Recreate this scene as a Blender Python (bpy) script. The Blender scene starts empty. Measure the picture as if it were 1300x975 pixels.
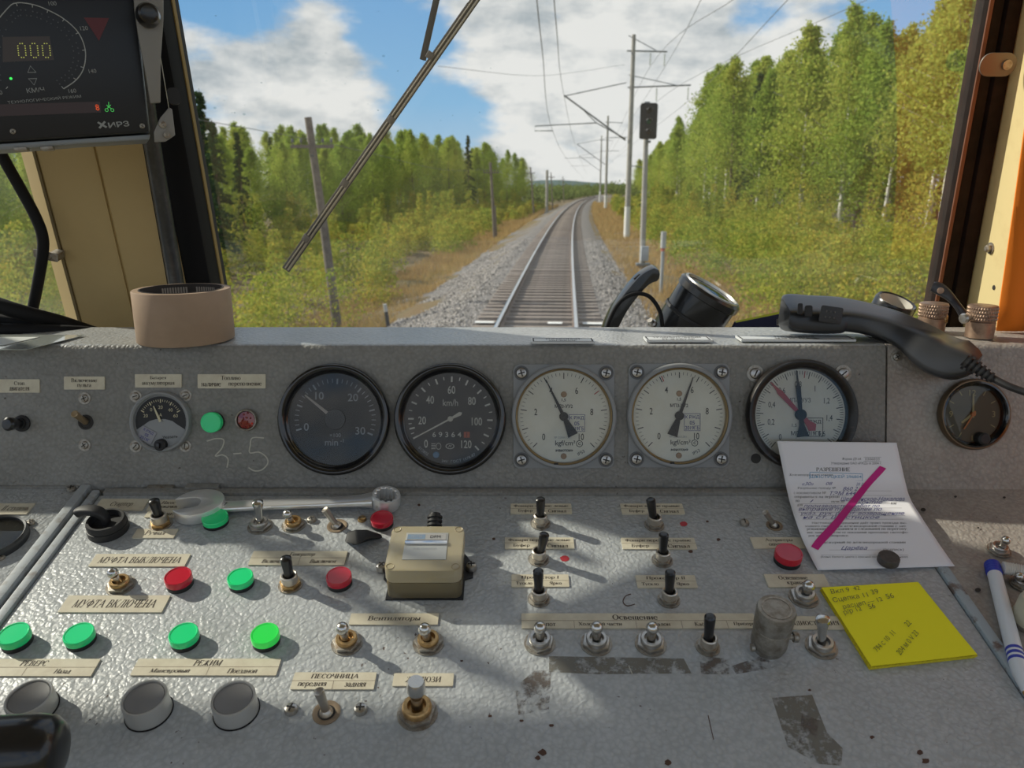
import bpy, bmesh, math, random
import numpy as np
from math import sin, cos, tan, atan, atan2, radians, degrees, pi, sqrt
from mathutils import Vector, Matrix

C = bpy.context.scene.collection
scn = bpy.context.scene

# ------------------------------------------------------------------ camera
F_PX, CX, CY = 976.0, 650.0, 487.5
PITCH = atan((487.5 - 238) / F_PX)
EYE = Vector((0, 0, 2.6))
cam_d = bpy.data.cameras.new('camera')
cam = bpy.data.objects.new('camera', cam_d)
C.objects.link(cam)
cam.location = EYE
cam.rotation_euler = (pi / 2 - PITCH, 0, 0)
cam_d.sensor_width = 36
cam_d.lens = F_PX / 1300 * 36
cam_d.clip_start = 0.02
cam_d.clip_end = 3000
cam_d.dof.use_dof = True
cam_d.dof.focus_distance = 0.74
cam_d.dof.aperture_fstop = 13
scn.camera = cam

# ------------------------------------------------------------------ light
SUN_DIR = Vector((-0.79, 0.265, 0.55)).normalized()
sun_d = bpy.data.lights.new('sun', 'SUN')
sun_d.energy = 5.4
sun_d.angle = radians(0.9)
sun_d.color = (1.0, 0.93, 0.80)
sun = bpy.data.objects.new('sun', sun_d)
C.objects.link(sun)
sun.rotation_euler = SUN_DIR.to_track_quat('Z', 'Y').to_euler()

scn.view_settings.view_transform = 'Standard'
scn.view_settings.look = 'None'
scn.view_settings.gamma = 1
scn.view_settings.use_curve_mapping = False
scn.view_settings.exposure = 0.0

FV = Vector((0, cos(PITCH), -sin(PITCH)))
RV = Vector((1, 0, 0))
UV = Vector((0, sin(PITCH), cos(PITCH)))
def ray(x, y): return FV + RV * ((x - CX) / F_PX) - UV * ((y - CY) / F_PX)
def proj(p):
    d = Vector(p) - EYE; z = d.dot(FV)
    return CX + F_PX * d.dot(RV) / z, CY - F_PX * d.dot(UV) / z, z
def hit(x, y, o, n):
    r = ray(x, y); return EYE + r * ((o - EYE).dot(n) / r.dot(n))

# world: blue sky with broken cloud
w = bpy.data.worlds.new('sky'); scn.world = w; w.use_nodes = True
nt = w.node_tree; nt.nodes.clear()
def N(t, **k):
    n = nt.nodes.new(t)
    for a, b in k.items(): setattr(n, a, b)
    return n
def K(a, b): nt.links.new(a, b)
def MATH(op, a, b=None, clamp=False):
    n = N('ShaderNodeMath', operation=op); n.use_clamp = clamp
    for i, v in enumerate((a, b)):
        if v is None: continue
        if isinstance(v, (int, float)): n.inputs[i].default_value = v
        else: K(v, n.inputs[i])
    return n.outputs[0]
tc = N('ShaderNodeTexCoord')
mp = N('ShaderNodeMapping'); mp.inputs['Scale'].default_value = (4.2, 4.2, 9.0); mp.inputs['Location'].default_value = (3.1, 1.7, 0.4)
K(tc.outputs['Generated'], mp.inputs['Vector'])
n1 = N('ShaderNodeTexNoise'); n1.inputs['Scale'].default_value = 1.25; n1.inputs['Detail'].default_value = 7; n1.inputs['Roughness'].default_value = .58
K(mp.outputs[0], n1.inputs['Vector'])
n2 = N('ShaderNodeTexNoise'); n2.inputs['Scale'].default_value = 2.6; n2.inputs['Detail'].default_value = 6; n2.inputs['Roughness'].default_value = .6
K(mp.outputs[0], n2.inputs['Vector'])
dens = n1.outputs['Fac']
for px, py, r, amt in (
        (270, 15, .13, -.22), (340, 20, .10, -.12), (520, 90, .11, -.22), (470, 20, .07, -.10), (600, 165, .09, -.16), (565, 150, .06, -.10), (1190, 30, .12, -.16), (960, 20, .07, -.12),
        (350, 105, .17, .18), (300, 60, .10, .10), (700, 70, .24, .14), (860, 60, .2, .10), (650, 215, .12, .15), (960, 110, .16, .14), (1020, 30, .12, .06)):
    d = ray(px, py).normalized()
    vd = N('ShaderNodeVectorMath', operation='DISTANCE'); K(tc.outputs['Generated'], vd.inputs[0]); vd.inputs[1].default_value = d
    mr = N('ShaderNodeMapRange'); mr.interpolation_type = 'SMOOTHSTEP'
    K(vd.outputs['Value'], mr.inputs['Value']); mr.inputs['From Min'].default_value = r; mr.inputs['From Max'].default_value = 0
    mr.inputs['To Min'].default_value = 0; mr.inputs['To Max'].default_value = amt
    dens = MATH('ADD', dens, mr.outputs[0])
mask = N('ShaderNodeMapRange'); mask.interpolation_type = 'SMOOTHSTEP'
K(dens, mask.inputs['Value']); mask.inputs['From Min'].default_value = .37; mask.inputs['From Max'].default_value = .54
sep = N('ShaderNodeSeparateXYZ'); K(tc.outputs['Generated'], sep.inputs[0])
blue = N('ShaderNodeValToRGB'); K(sep.outputs['Z'], blue.inputs[0])
e = blue.color_ramp.elements
e[0].position = 0.0; e[0].color = (.52, .68, .82, 1)
e[1].position = .35; e[1].color = (.10, .32, .72, 1)
m_ = e.new(.1); m_.color = (.28, .55, .84, 1)
shade = MATH('ADD', MATH('MULTIPLY', n2.outputs['Fac'], 1.0), MATH('MULTIPLY', MATH('SUBTRACT', dens, .5), -.35))
cl = N('ShaderNodeValToRGB'); K(shade, cl.inputs[0])
e = cl.color_ramp.elements
e[0].position = .40; e[0].color = (.93, .93, .92, 1)
e[1].position = .66; e[1].color = (.46, .52, .57, 1)
mx = N('ShaderNodeMix', data_type='RGBA'); K(mask.outputs[0], mx.inputs[0]); K(blue.outputs[0], mx.inputs[6]); K(cl.outputs[0], mx.inputs[7])
gm = MATH('GREATER_THAN', sep.outputs['Z'], -.01)
mg = N('ShaderNodeMix', data_type='RGBA'); K(gm, mg.inputs[0]); mg.inputs[6].default_value = (.12, .13, .07, 1); K(mx.outputs[2], mg.inputs[7])
bg = N('ShaderNodeBackground'); K(mg.outputs[2], bg.inputs[0]); bg.inputs[1].default_value = .95
ow = N('ShaderNodeOutputWorld'); K(bg.outputs[0], ow.inputs[0])

# ------------------------------------------------------------------ reference planes of the cab
TILT, SLOPE, RAKE = radians(13), radians(15.3), radians(12)
EDGE = EYE + ray(650, 436) * (0.78 / ray(650, 436).y)          # front edge of the ledge
PN = Vector((0, -cos(TILT), sin(TILT))); PU = Vector((0, sin(TILT), cos(TILT)))
PBOT = hit(650, 620, EDGE, PN)                                 # foot of the instrument panel
DN = Vector((0, -sin(SLOPE), cos(SLOPE))); DU = Vector((0, cos(SLOPE), sin(SLOPE)))
WN = Vector((0, -cos(RAKE), -sin(RAKE))); WU = Vector((0, -sin(RAKE), cos(RAKE))); WO = Vector((0, 1.0, 2.36))
ZV = Vector((0, 0, 1)); YV = Vector((0, 1, 0))
def Tp(x, y, h=0): return hit(x, y, EDGE + ZV * h, ZV)
def Pp(x, y, h=0): return hit(x, y, EDGE + PN * h, PN)
def Dp(x, y, h=0): return hit(x, y, PBOT + DN * h, DN)
def Wp(x, y, h=0): return hit(x, y, WO + WN * h, WN)
def Vp(x, y, Y): return hit(x, y, Vector((0, Y, 0)), YV)
def Gp(x, y, z): return hit(x, y, Vector((0, 0, z)), ZV)
def mpp(p): return proj(p)[2] / F_PX                            # metres per pixel at a point
def frame(p, ey, ez):
    ex = ey.cross(ez).normalized()
    m = Matrix((ex, ey, ez)).transposed().to_4x4(); m.translation = p
    return m
def fD(p): return frame(p, DU, DN)
def fP(p): return frame(p, PU, PN)
def fT(p): return frame(p, YV, ZV)
def solve_tip(fr, x, y, ly=0.0):
    """local point on the line (lx, ly, h) that projects to pixel (x, y)"""
    lo, hi = 0.0, 0.3
    for _ in range(50):
        h = (lo + hi) / 2
        if proj(fr @ Vector((0, ly, h)))[1] > y: lo = h
        else: hi = h
    lx = 0.0
    for _ in range(6):
        p = fr @ Vector((lx, ly, h)); q = proj(p)
        lx += (x - q[0]) * q[2] / F_PX
    return Vector((lx, ly, h))

# ------------------------------------------------------------------ materials
MATS = {}
def mat(name, col, rough=.5, metal=0.0, noise=None, bump=None, coat=0.0, spec=.5, emit=None, alpha=None, trans=0.0):
    """noise=(scale, other colour, lo, hi, detail)  bump=(kind, scale, strength, distance)"""
    if name in MATS: return MATS[name]
    m = bpy.data.materials.new(name); m.use_nodes = True
    t = m.node_tree; b = t.nodes['Principled BSDF']
    b.inputs['Base Color'].default_value = (*col, 1); b.inputs['Roughness'].default_value = rough
    b.inputs['Metallic'].default_value = metal; b.inputs['Coat Weight'].default_value = coat
    b.inputs['Specular IOR Level'].default_value = spec
    if trans: b.inputs['Transmission Weight'].default_value = trans
    if emit: b.inputs['Emission Color'].default_value = (*emit[0], 1); b.inputs['Emission Strength'].default_value = emit[1]
    if alpha is not None: b.inputs['Alpha'].default_value = alpha
    if noise or bump:
        c = t.nodes.new('ShaderNodeTexCoord')
    if noise:
        nz = t.nodes.new('ShaderNodeTexNoise'); nz.inputs['Scale'].default_value = noise[0]; nz.inputs['Detail'].default_value = noise[4] if len(noise) > 4 else 5
        nz.inputs['Roughness'].default_value = .65
        t.links.new(c.outputs['Object'], nz.inputs['Vector'])
        r = t.nodes.new('ShaderNodeMapRange'); t.links.new(nz.outputs['Fac'], r.inputs['Value'])
        r.inputs['From Min'].default_value = noise[2]; r.inputs['From Max'].default_value = noise[3]
        x = t.nodes.new('ShaderNodeMix'); x.data_type = 'RGBA'
        t.links.new(r.outputs[0], x.inputs[0]); x.inputs[6].default_value = (*col, 1); x.inputs[7].default_value = (*noise[1], 1)
        t.links.new(x.outputs[2], b.inputs['Base Color'])
    if bump:
        if bump[0] == 'voronoi':
            v = t.nodes.new('ShaderNodeTexVoronoi'); v.feature = 'SMOOTH_F1'; v.inputs['Scale'].default_value = bump[1]
            out = v.outputs['Distance']
            nn = t.nodes.new('ShaderNodeTexNoise'); nn.inputs['Scale'].default_value = bump[1] * .7; nn.inputs['Detail'].default_value = 2
            t.links.new(c.outputs['Object'], nn.inputs['Vector'])
            ad = t.nodes.new('ShaderNodeVectorMath'); ad.operation = 'MULTIPLY_ADD'
            t.links.new(nn.outputs['Color'], ad.inputs[0]); ad.inputs[1].default_value = (.008,) * 3
            t.links.new(c.outputs['Object'], ad.inputs[2]); t.links.new(ad.outputs[0], v.inputs['Vector'])
        else:
            v = t.nodes.new('ShaderNodeTexNoise'); v.inputs['Scale'].default_value = bump[1]; v.inputs['Detail'].default_value = 3
            t.links.new(c.outputs['Object'], v.inputs['Vector']); out = v.outputs['Fac']
        bp = t.nodes.new('ShaderNodeBump'); bp.inputs['Strength'].default_value = bump[2]; bp.inputs['Distance'].default_value = bump[3]
        t.links.new(out, bp.inputs['Height']); t.links.new(bp.outputs[0], b.inputs['Normal'])
    MATS[name] = m
    return m

def hammer(name, col, col2, stain, rough=.42):
    """hammered enamel: cellular dimples, cloudy tone, dark pin specks"""
    m = bpy.data.materials.new(name); m.use_nodes = True; MATS[name] = m
    t = m.node_tree; b = t.nodes['Principled BSDF']; L = t.links.new
    nn = t.nodes.new
    c = nn('ShaderNodeTexCoord')
    wob = nn('ShaderNodeTexNoise'); wob.inputs['Scale'].default_value = 150; wob.inputs['Detail'].default_value = 2; L(c.outputs['Object'], wob.inputs['Vector'])
    ad = nn('ShaderNodeVectorMath'); ad.operation = 'MULTIPLY_ADD'; L(wob.outputs['Color'], ad.inputs[0]); ad.inputs[1].default_value = (.006,) * 3; L(c.outputs['Object'], ad.inputs[2])
    vo = nn('ShaderNodeTexVoronoi'); vo.feature = 'SMOOTH_F1'; vo.inputs['Scale'].default_value = 260; vo.inputs['Smoothness'].default_value = .35; L(ad.outputs[0], vo.inputs['Vector'])
    n1 = nn('ShaderNodeTexNoise'); n1.inputs['Scale'].default_value = 9; n1.inputs['Detail'].default_value = 6; n1.inputs['Roughness'].default_value = .65; L(c.outputs['Object'], n1.inputs['Vector'])
    r1 = nn('ShaderNodeMapRange'); L(n1.outputs['Fac'], r1.inputs['Value']); r1.inputs['From Min'].default_value = .4; r1.inputs['From Max'].default_value = .65
    x1 = nn('ShaderNodeMix'); x1.data_type = 'RGBA'; L(r1.outputs[0], x1.inputs[0]); x1.inputs[6].default_value = (*col, 1); x1.inputs[7].default_value = (*col2, 1)
    r0 = nn('ShaderNodeMapRange'); L(vo.outputs['Distance'], r0.inputs['Value']); r0.inputs['From Min'].default_value = .25; r0.inputs['From Max'].default_value = .75
    r0.inputs['To Min'].default_value = 1.04; r0.inputs['To Max'].default_value = .86
    x0 = nn('ShaderNodeMix'); x0.data_type = 'RGBA'; x0.blend_type = 'MULTIPLY'; x0.inputs[0].default_value = 1
    L(x1.outputs[2], x0.inputs[6]); L(r0.outputs[0], x0.inputs[7])
    n2 = nn('ShaderNodeTexNoise'); n2.inputs['Scale'].default_value = 210; n2.inputs['Detail'].default_value = 3; L(c.outputs['Object'], n2.inputs['Vector'])
    n3 = nn('ShaderNodeTexNoise'); n3.inputs['Scale'].default_value = 14; n3.inputs['Detail'].default_value = 4; L(c.outputs['Object'], n3.inputs['Vector'])
    s = nn('ShaderNodeMath'); s.operation = 'MULTIPLY_ADD'; L(n3.outputs['Fac'], s.inputs[0]); s.inputs[1].default_value = .38; L(n2.outputs['Fac'], s.inputs[2])
    r2 = nn('ShaderNodeMapRange'); L(s.outputs[0], r2.inputs['Value']); r2.inputs['From Min'].default_value = .93; r2.inputs['From Max'].default_value = .975
    x2 = nn('ShaderNodeMix'); x2.data_type = 'RGBA'; L(r2.outputs[0], x2.inputs[0]); L(x0.outputs[2], x2.inputs[6]); x2.inputs[7].default_value = (*stain, 1)
    L(x2.outputs[2], b.inputs['Base Color']); b.inputs['Roughness'].default_value = rough
    bp = nn('ShaderNodeBump'); bp.inputs['Strength'].default_value = .7; bp.inputs['Distance'].default_value = .0011; bp.invert = True
    L(vo.outputs['Distance'], bp.inputs['Height']); L(bp.outputs[0], b.inputs['Normal'])
    return m

M_DESK = hammer('hammered_grey_enamel', (.445, .465, .475), (.385, .405, .41), (.07, .04, .03))
M_PANEL = hammer('aged_grey_enamel', (.275, .27, .25), (.225, .22, .20), (.06, .045, .035), .5)
M_RIGHT = hammer('worn_grey_enamel', (.40, .375, .34), (.31, .28, .25), (.07, .04, .03), .5)
M_BLACK = mat('black_plastic', (.010, .010, .011), .28, coat=.3)
M_BLACKM = mat('matt_black_plastic', (.016, .016, .017), .55, bump=('noise', 900, .12, .0004))
M_RUBBER = mat('black_rubber', (.007, .007, .008), .7, bump=('noise', 60, .1, .001), spec=.3)
M_SEALBR = mat('dusty_brown_rubber', (.012, .008, .007), .75, noise=(30, (.024, .015, .012), .4, .7), spec=.15)
M_CHROME = mat('chrome', (.72, .72, .72), .14, 1.0)
M_STEEL = mat('brushed_steel', (.50, .49, .47), .36, 1.0, noise=(160, (.36, .33, .29), .45, .7))
M_DULL = mat('dull_zinc', (.40, .38, .34), .5, .85, noise=(200, (.26, .21, .16), .45, .68))
M_BRASS = mat('brass', (.55, .36, .16), .36, .9, noise=(220, (.35, .22, .10), .4, .7))
M_IVORY = mat('cream_plastic_plate', (.66, .61, .47), .5, noise=(60, (.54, .48, .36), .4, .75))
M_WHITEP = mat('white_plastic_plate', (.68, .70, .70), .45)
M_INK = mat('black_print', (.03, .027, .024), .7)
M_INKB = mat('brown_print', (.035, .022, .016), .7)
M_BLUEINK = mat('blue_ink', (.035, .04, .25), .7)
M_STAMP = mat('violet_stamp_ink', (.07, .07, .24), .7)
M_CYANINK = mat('cyan_stamp_ink', (.12, .33, .52), .7)
M_WHITEPR = mat('white_print', (.56, .56, .52), .6)
M_GREYPR = mat('grey_print', (.36, .38, .40), .6)
M_RED = mat('red_print', (.45, .03, .03), .5)
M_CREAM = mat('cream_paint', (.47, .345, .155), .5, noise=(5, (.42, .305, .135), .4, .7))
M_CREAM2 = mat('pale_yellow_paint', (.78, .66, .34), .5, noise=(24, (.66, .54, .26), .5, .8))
M_WHITEROOF = mat('white_roof_lining', (.62, .60, .54), .7)

def glass_mat(name, ior, tint=(1, 1, 1), dirt=0.0, rough=0.0, dirtscale=8, boost=1.0):
    m = bpy.data.materials.new(name); m.use_nodes = True; MATS[name] = m
    t = m.node_tree; t.nodes.clear(); L = t.links.new; nn = t.nodes.new
    tr = nn('ShaderNodeBsdfTransparent'); tr.inputs[0].default_value = (*tint, 1)
    gl = nn('ShaderNodeBsdfGlossy'); gl.inputs['Roughness'].default_value = rough
    fr = nn('ShaderNodeFresnel'); fr.inputs[0].default_value = ior
    sc = nn('ShaderNodeMath'); sc.operation = 'MULTIPLY'; L(fr.outputs[0], sc.inputs[0]); sc.inputs[1].default_value = boost; sc.use_clamp = True
    mx = nn('ShaderNodeMixShader'); L(sc.outputs[0], mx.inputs[0]); L(tr.outputs[0], mx.inputs[1]); L(gl.outputs[0], mx.inputs[2])
    out = nn('ShaderNodeOutputMaterial'); last = mx
    if dirt:
        df = nn('ShaderNodeBsdfDiffuse'); df.inputs[0].default_value = (.7, .68, .62, 1)
        tl = nn('ShaderNodeBsdfTranslucent'); tl.inputs[0].default_value = (.7, .68, .62, 1)
        ms = nn('ShaderNodeMixShader'); ms.inputs[0].default_value = .6; L(df.outputs[0], ms.inputs[1]); L(tl.outputs[0], ms.inputs[2])
        c = nn('ShaderNodeTexCoord'); nz = nn('ShaderNodeTexNoise'); nz.inputs['Scale'].default_value = dirtscale; nz.inputs['Detail'].default_value = 8; L(c.outputs['Object'], nz.inputs['Vector'])
        r = nn('ShaderNodeMapRange'); L(nz.outputs['Fac'], r.inputs['Value']); r.inputs['From Min'].default_value = .35; r.inputs['From Max'].default_value = .8
        r.inputs['To Min'].default_value = dirt * .4; r.inputs['To Max'].default_value = dirt * 1.6
        m2 = nn('ShaderNodeMixShader'); L(r.outputs[0], m2.inputs[0]); L(mx.outputs[0], m2.inputs[1]); L(ms.outputs[0], m2.inputs[2]); last = m2
    L(last.outputs[0], out.inputs[0])
    return m
M_GLASS = glass_mat('windscreen_glass', 1.9, (.97, .985, .97), dirt=.035)
M_SIDEGLASS = glass_mat('dusty_side_glass', 1.7, (.95, .98, .96), dirt=.10)
M_DIALGLASS = glass_mat('dial_glass', 1.45, (.98, .98, .97), dirt=.006, dirtscale=60)
M_DIALGLASS2 = glass_mat('glossy_dial_glass', 1.5, (.93, .93, .93), dirt=.02, dirtscale=40, boost=1.0)

# ------------------------------------------------------------------ mesh helpers
class MB:
    def __init__(s): s.v = []; s.f = []
    def add(s, vs, fs):
        o = len(s.v); s.v += [tuple(v) for v in vs]; s.f += [tuple(i + o for i in f) for f in fs]
        return s
    def box(s, a, b, m=None):
        x0, y0, z0 = a; x1, y1, z1 = b
        vs = [Vector(p) for p in ((x0, y0, z0), (x1, y0, z0), (x1, y1, z0), (x0, y1, z0), (x0, y0, z1), (x1, y0, z1), (x1, y1, z1), (x0, y1, z1))]
        if m is not None: vs = [m @ v for v in vs]
        return s.add(vs, [(0, 3, 2, 1), (4, 5, 6, 7), (0, 1, 5, 4), (1, 2, 6, 5), (2, 3, 7, 6), (3, 0, 4, 7)])
    def lathe(s, prof, n=32, m=None, close=False):
        """prof: list of (r, z) ; revolved about local z"""
        vs, fs = [], []; rows = []
        for r, z in prof:
            if r < 1e-7:
                rows.append([len(vs)]); vs.append(Vector((0, 0, z)))
            else:
                rows.append(list(range(len(vs), len(vs) + n)))
                for i in range(n):
                    a = 2 * pi * i / n; vs.append(Vector((r * cos(a), r * sin(a), z)))
        pr = list(zip(rows[:-1], rows[1:]))
        if close: pr.append((rows[-1], rows[0]))
        for A, B in pr:
            for i in range(n):
                j = (i + 1) % n
                if len(A) == 1 and len(B) == 1: continue
                if len(A) == 1: fs.append((A[0], B[i], B[j])[::-1])
                elif len(B) == 1: fs.append((A[i], A[j], B[0]))
                else: fs.append((A[i], A[j], B[j], B[i]))
        if m is not None: vs = [m @ v for v in vs]
        return s.add(vs, fs)
    def tube(s, pts, r, n=10, cap=True):
        pts = [Vector(p) for p in pts]; rs = r if isinstance(r, (list, tuple)) else [r] * len(pts)
        rings = []; up = None; vs, fs = [], []
        for i, p in enumerate(pts):
            t = (pts[min(i + 1, len(pts) - 1)] - pts[max(i - 1, 0)]).normalized()
            if up is None:
                up = Vector((0, 0, 1)) if abs(t.z) < .9 else Vector((1, 0, 0))
            x = t.cross(up).normalized(); up = x.cross(t).normalized()
            rings.append(range(len(vs), len(vs) + n))
            for k in range(n):
                a = 2 * pi * k / n; vs.append(p + (x * cos(a) + up * sin(a)) * rs[i])
        for A, B in zip(rings[:-1], rings[1:]):
            for k in range(n): fs.append((A[k], A[(k + 1) % n], B[(k + 1) % n], B[k]))
        if cap: fs.append(tuple(reversed(rings[0]))); fs.append(tuple(rings[-1]))
        return s.add(vs, fs)
    def prism(s, poly, z0, z1, m=None):
        n = len(poly)
        vs = [Vector((x, y, z0)) for x, y in poly] + [Vector((x, y, z1)) for x, y in poly]
        if m is not None: vs = [m @ v for v in vs]
        return s.add(vs, [tuple(reversed(range(n))), tuple(range(n, 2 * n))] + [(i, (i + 1) % n, n + (i + 1) % n, n + i) for i in range(n)])
    def loft(s, rings, cap=True, closed=True):
        n = len(rings[0]); vs = [Vector(p) for r in rings for p in r]; fs = []
        for k in range(len(rings) - 1):
            for i in range(n if closed else n - 1):
                j = (i + 1) % n
                fs.append((k * n + i, k * n + j, (k + 1) * n + j, (k + 1) * n + i))
        if cap and closed:
            fs.append(tuple(reversed(range(n)))); fs.append(tuple(range((len(rings) - 1) * n, len(rings) * n)))
        return s.add(vs, fs)
    def mesh(s, name, material=None, bevel=0, seg=2, smooth=35, sub=0):
        me = bpy.data.meshes.new(name); me.from_pydata(s.v, [], s.f)
        bm = bmesh.new(); bm.from_mesh(me)
        bmesh.ops.recalc_face_normals(bm, faces=bm.faces)
        if bevel:
            ed = [e for e in bm.edges if len(e.link_faces) == 2 and e.calc_face_angle(0) > radians(25)]
            bmesh.ops.bevel(bm, geom=ed, offset=bevel, segments=seg, affect='EDGES', profile=.6, clamp_overlap=True)
        bm.to_mesh(me); bm.free()
        if material: me.materials.append(material)
        if smooth:
            me.polygons.foreach_set('use_smooth', [True] * len(me.polygons)); me.set_sharp_from_angle(angle=radians(smooth))
        return me
    def build(s, name, material, parent=None, **k):
        return link(name, s.mesh(name, material, **k), parent)

def link(name, me, parent=None, mw=None):
    o = bpy.data.objects.new(name, me); C.objects.link(o)
    if parent is not None: o.parent = parent
    if mw is not None: o.matrix_world = mw
    return o
def tag(o, label=None, cat=None, group=None, kind=None):
    if label: o['label'] = label
    if cat: o['category'] = cat
    if group: o['group'] = group
    if kind: o['kind'] = kind
    return o
def thing(name, mw, label, cat, group=None):
    o = bpy.data.objects.new(name, None); C.objects.link(o); o.matrix_world = mw; o.empty_display_size = .02
    return tag(o, label, cat, group)
def rrect(w, h, r, n=4, cx=0, cy=0):
    pts = []
    for (sx, sy, a0) in ((1, 1, 0), (-1, 1, 90), (-1, -1, 180), (1, -1, 270)):
        for k in range(n + 1):
            a = radians(a0 + 90 * k / n)
            pts.append((cx + sx * (w / 2 - r) + r * cos(a), cy + sy * (h / 2 - r) + r * sin(a)))
    return pts
def disc_poly(r, n=24, cx=0, cy=0, sx=1, sy=1): return [(cx + sx * r * cos(2 * pi * k / n), cy + sy * r * sin(2 * pi * k / n)) for k in range(n)]

# a small serif face for the engraved plates and printed form: strokes per letter
#  V thick stem x,y0,y1  T thin stem  H thin bar x0,x1,y  D thick / d thin diagonal  A arc cx,cy,rx,ry,a0,a1  S foot serif x,y
GL = {'А': (.76, 'd.06,0,.38,1 D.38,1,.70,0 H.2,.56,.34 S.06,.02 S.70,.02'), 'Б': (.66, 'V.14,0,1 H.14,.58,.97 T.58,.80,.98 A.36,.28,.22,.26,-90,90 H.14,.36,.54 H.14,.36,.02'),
 'В': (.68, 'V.14,0,1 A.33,.75,.18,.23,-90,90 A.35,.27,.23,.25,-90,90 H.14,.34,.98 H.14,.36,.52 H.14,.36,.02'), 'Г': (.58, 'V.14,0,1 H.14,.54,.97 T.54,.78,.98'),
 'Д': (.76, 'd.14,.04,.32,1 V.56,0,1 H.3,.56,.97 H.04,.72,.03 T.05,-.2,.05 T.71,-.2,.05'), 'Е': (.64, 'V.14,0,1 H.14,.56,.97 H.14,.44,.52 H.14,.58,.03 T.56,.80,.98 T.58,.02,.22 T.44,.42,.62'),
 'Ж': (1.0, 'V.5,0,1 d.14,.98,.46,.5 D.46,.52,.1,0 d.86,.98,.54,.5 D.54,.52,.9,0 S.1,.02 S.9,.02'), 'З': (.56, 'A.24,.75,.20,.23,-90,150 A.24,.27,.24,.25,-150,90 H.18,.28,.52'),
 'И': (.78, 'V.14,0,1 V.64,0,1 d.14,.05,.64,.95'), 'Й': (.78, 'V.14,0,1 V.64,0,1 d.14,.05,.64,.95 A.39,1.18,.12,.10,180,360'), 'К': (.72, 'V.14,0,1 d.16,.46,.58,.98 D.28,.60,.62,0 S.62,.02 S.58,.98'),
 'Л': (.74, 'V.6,0,1 H.3,.6,.97 d.14,.04,.32,1 S.12,.03'), 'М': (.92, 'T.14,0,1 V.78,0,1 D.14,1,.46,.05 d.46,.05,.78,1 S.14,.02'), 'Н': (.78, 'V.14,0,1 V.64,0,1 H.14,.64,.5'),
 'О': (.76, 'A.38,.5,.30,.50,0,360'), 'П': (.78, 'V.14,0,1 V.64,0,1 H.14,.64,.97'), 'Р': (.62, 'V.14,0,1 A.34,.74,.21,.24,-90,90 H.14,.34,.98 H.14,.34,.50'), 'С': (.68, 'A.37,.5,.29,.50,42,318 T.60,.70,.95'),
 'Т': (.66, 'V.33,0,1 H.04,.62,.97 T.04,.78,.98 T.62,.78,.98'), 'У': (.70, 'D.1,1,.38,.40 d.62,1,.30,.05 A.24,.1,.08,.09,180,360 S.1,.98 S.62,.98'), 'Ф': (.86, 'V.43,0,1 A.43,.52,.33,.28,0,360'),
 'Х': (.72, 'D.1,1,.62,0 d.62,1,.1,0 S.1,.98 S.62,.98 S.1,.02 S.62,.02'), 'Ц': (.80, 'V.14,0,1 V.62,0,1 H.14,.76,.03 T.76,-.2,.05'), 'Ч': (.70, 'V.58,0,1 A.36,.68,.24,.24,180,275 V.14,.68,1 H.36,.58,.44'),
 'Ш': (1.04, 'V.14,0,1 V.52,0,1 V.90,0,1 H.14,.90,.03'), 'Щ': (1.06, 'V.14,0,1 V.52,0,1 V.90,0,1 H.14,1.02,.03 T1.02,-.2,.05'), 'Ы': (.90, 'V.14,0,1 A.34,.28,.19,.26,-90,90 H.14,.34,.54 H.14,.34,.02 V.76,0,1'),
 'Ь': (.62, 'V.14,0,1 A.34,.28,.21,.26,-90,90 H.14,.34,.54 H.14,.34,.02'), 'Э': (.66, 'A.28,.5,.30,.50,-140,140 H.25,.58,.5'), 'Ю': (1.02, 'V.14,0,1 A.66,.5,.27,.50,0,360 H.14,.38,.5'),
 'Я': (.68, 'V.56,0,1 A.36,.74,.21,.24,90,270 H.36,.56,.98 H.36,.56,.50 d.42,.50,.12,0 S.1,.02'), 'I': (.30, 'V.15,0,1'), '.': (.24, 'V.12,0,.08'), ',': (.24, 'd.14,.1,.08,-.12'), '-': (.36, 'H.04,.32,.34'),
 'а': (.50, 'V.38,0,.42 A.22,.18,.15,.17,0,360 A.22,.44,.16,.20,0,150'), 'е': (.52, 'A.27,.33,.22,.34,20,325 H.06,.48,.39'), 'б': (.56, 'A.28,.32,.22,.32,0,360 d.08,.5,.18,.88 d.18,.88,.48,1'),
 'р': (.58, 'V.14,-.3,.66 A.34,.33,.19,.34,0,360'), 'у': (.54, 'D.08,.66,.28,.05 d.48,.66,.18,-.26 S.08,.65 S.48,.65'), 'ф': (.74, 'V.37,-.3,.98 A.20,.33,.14,.33,0,360 A.54,.33,.14,.33,0,360')}
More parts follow.
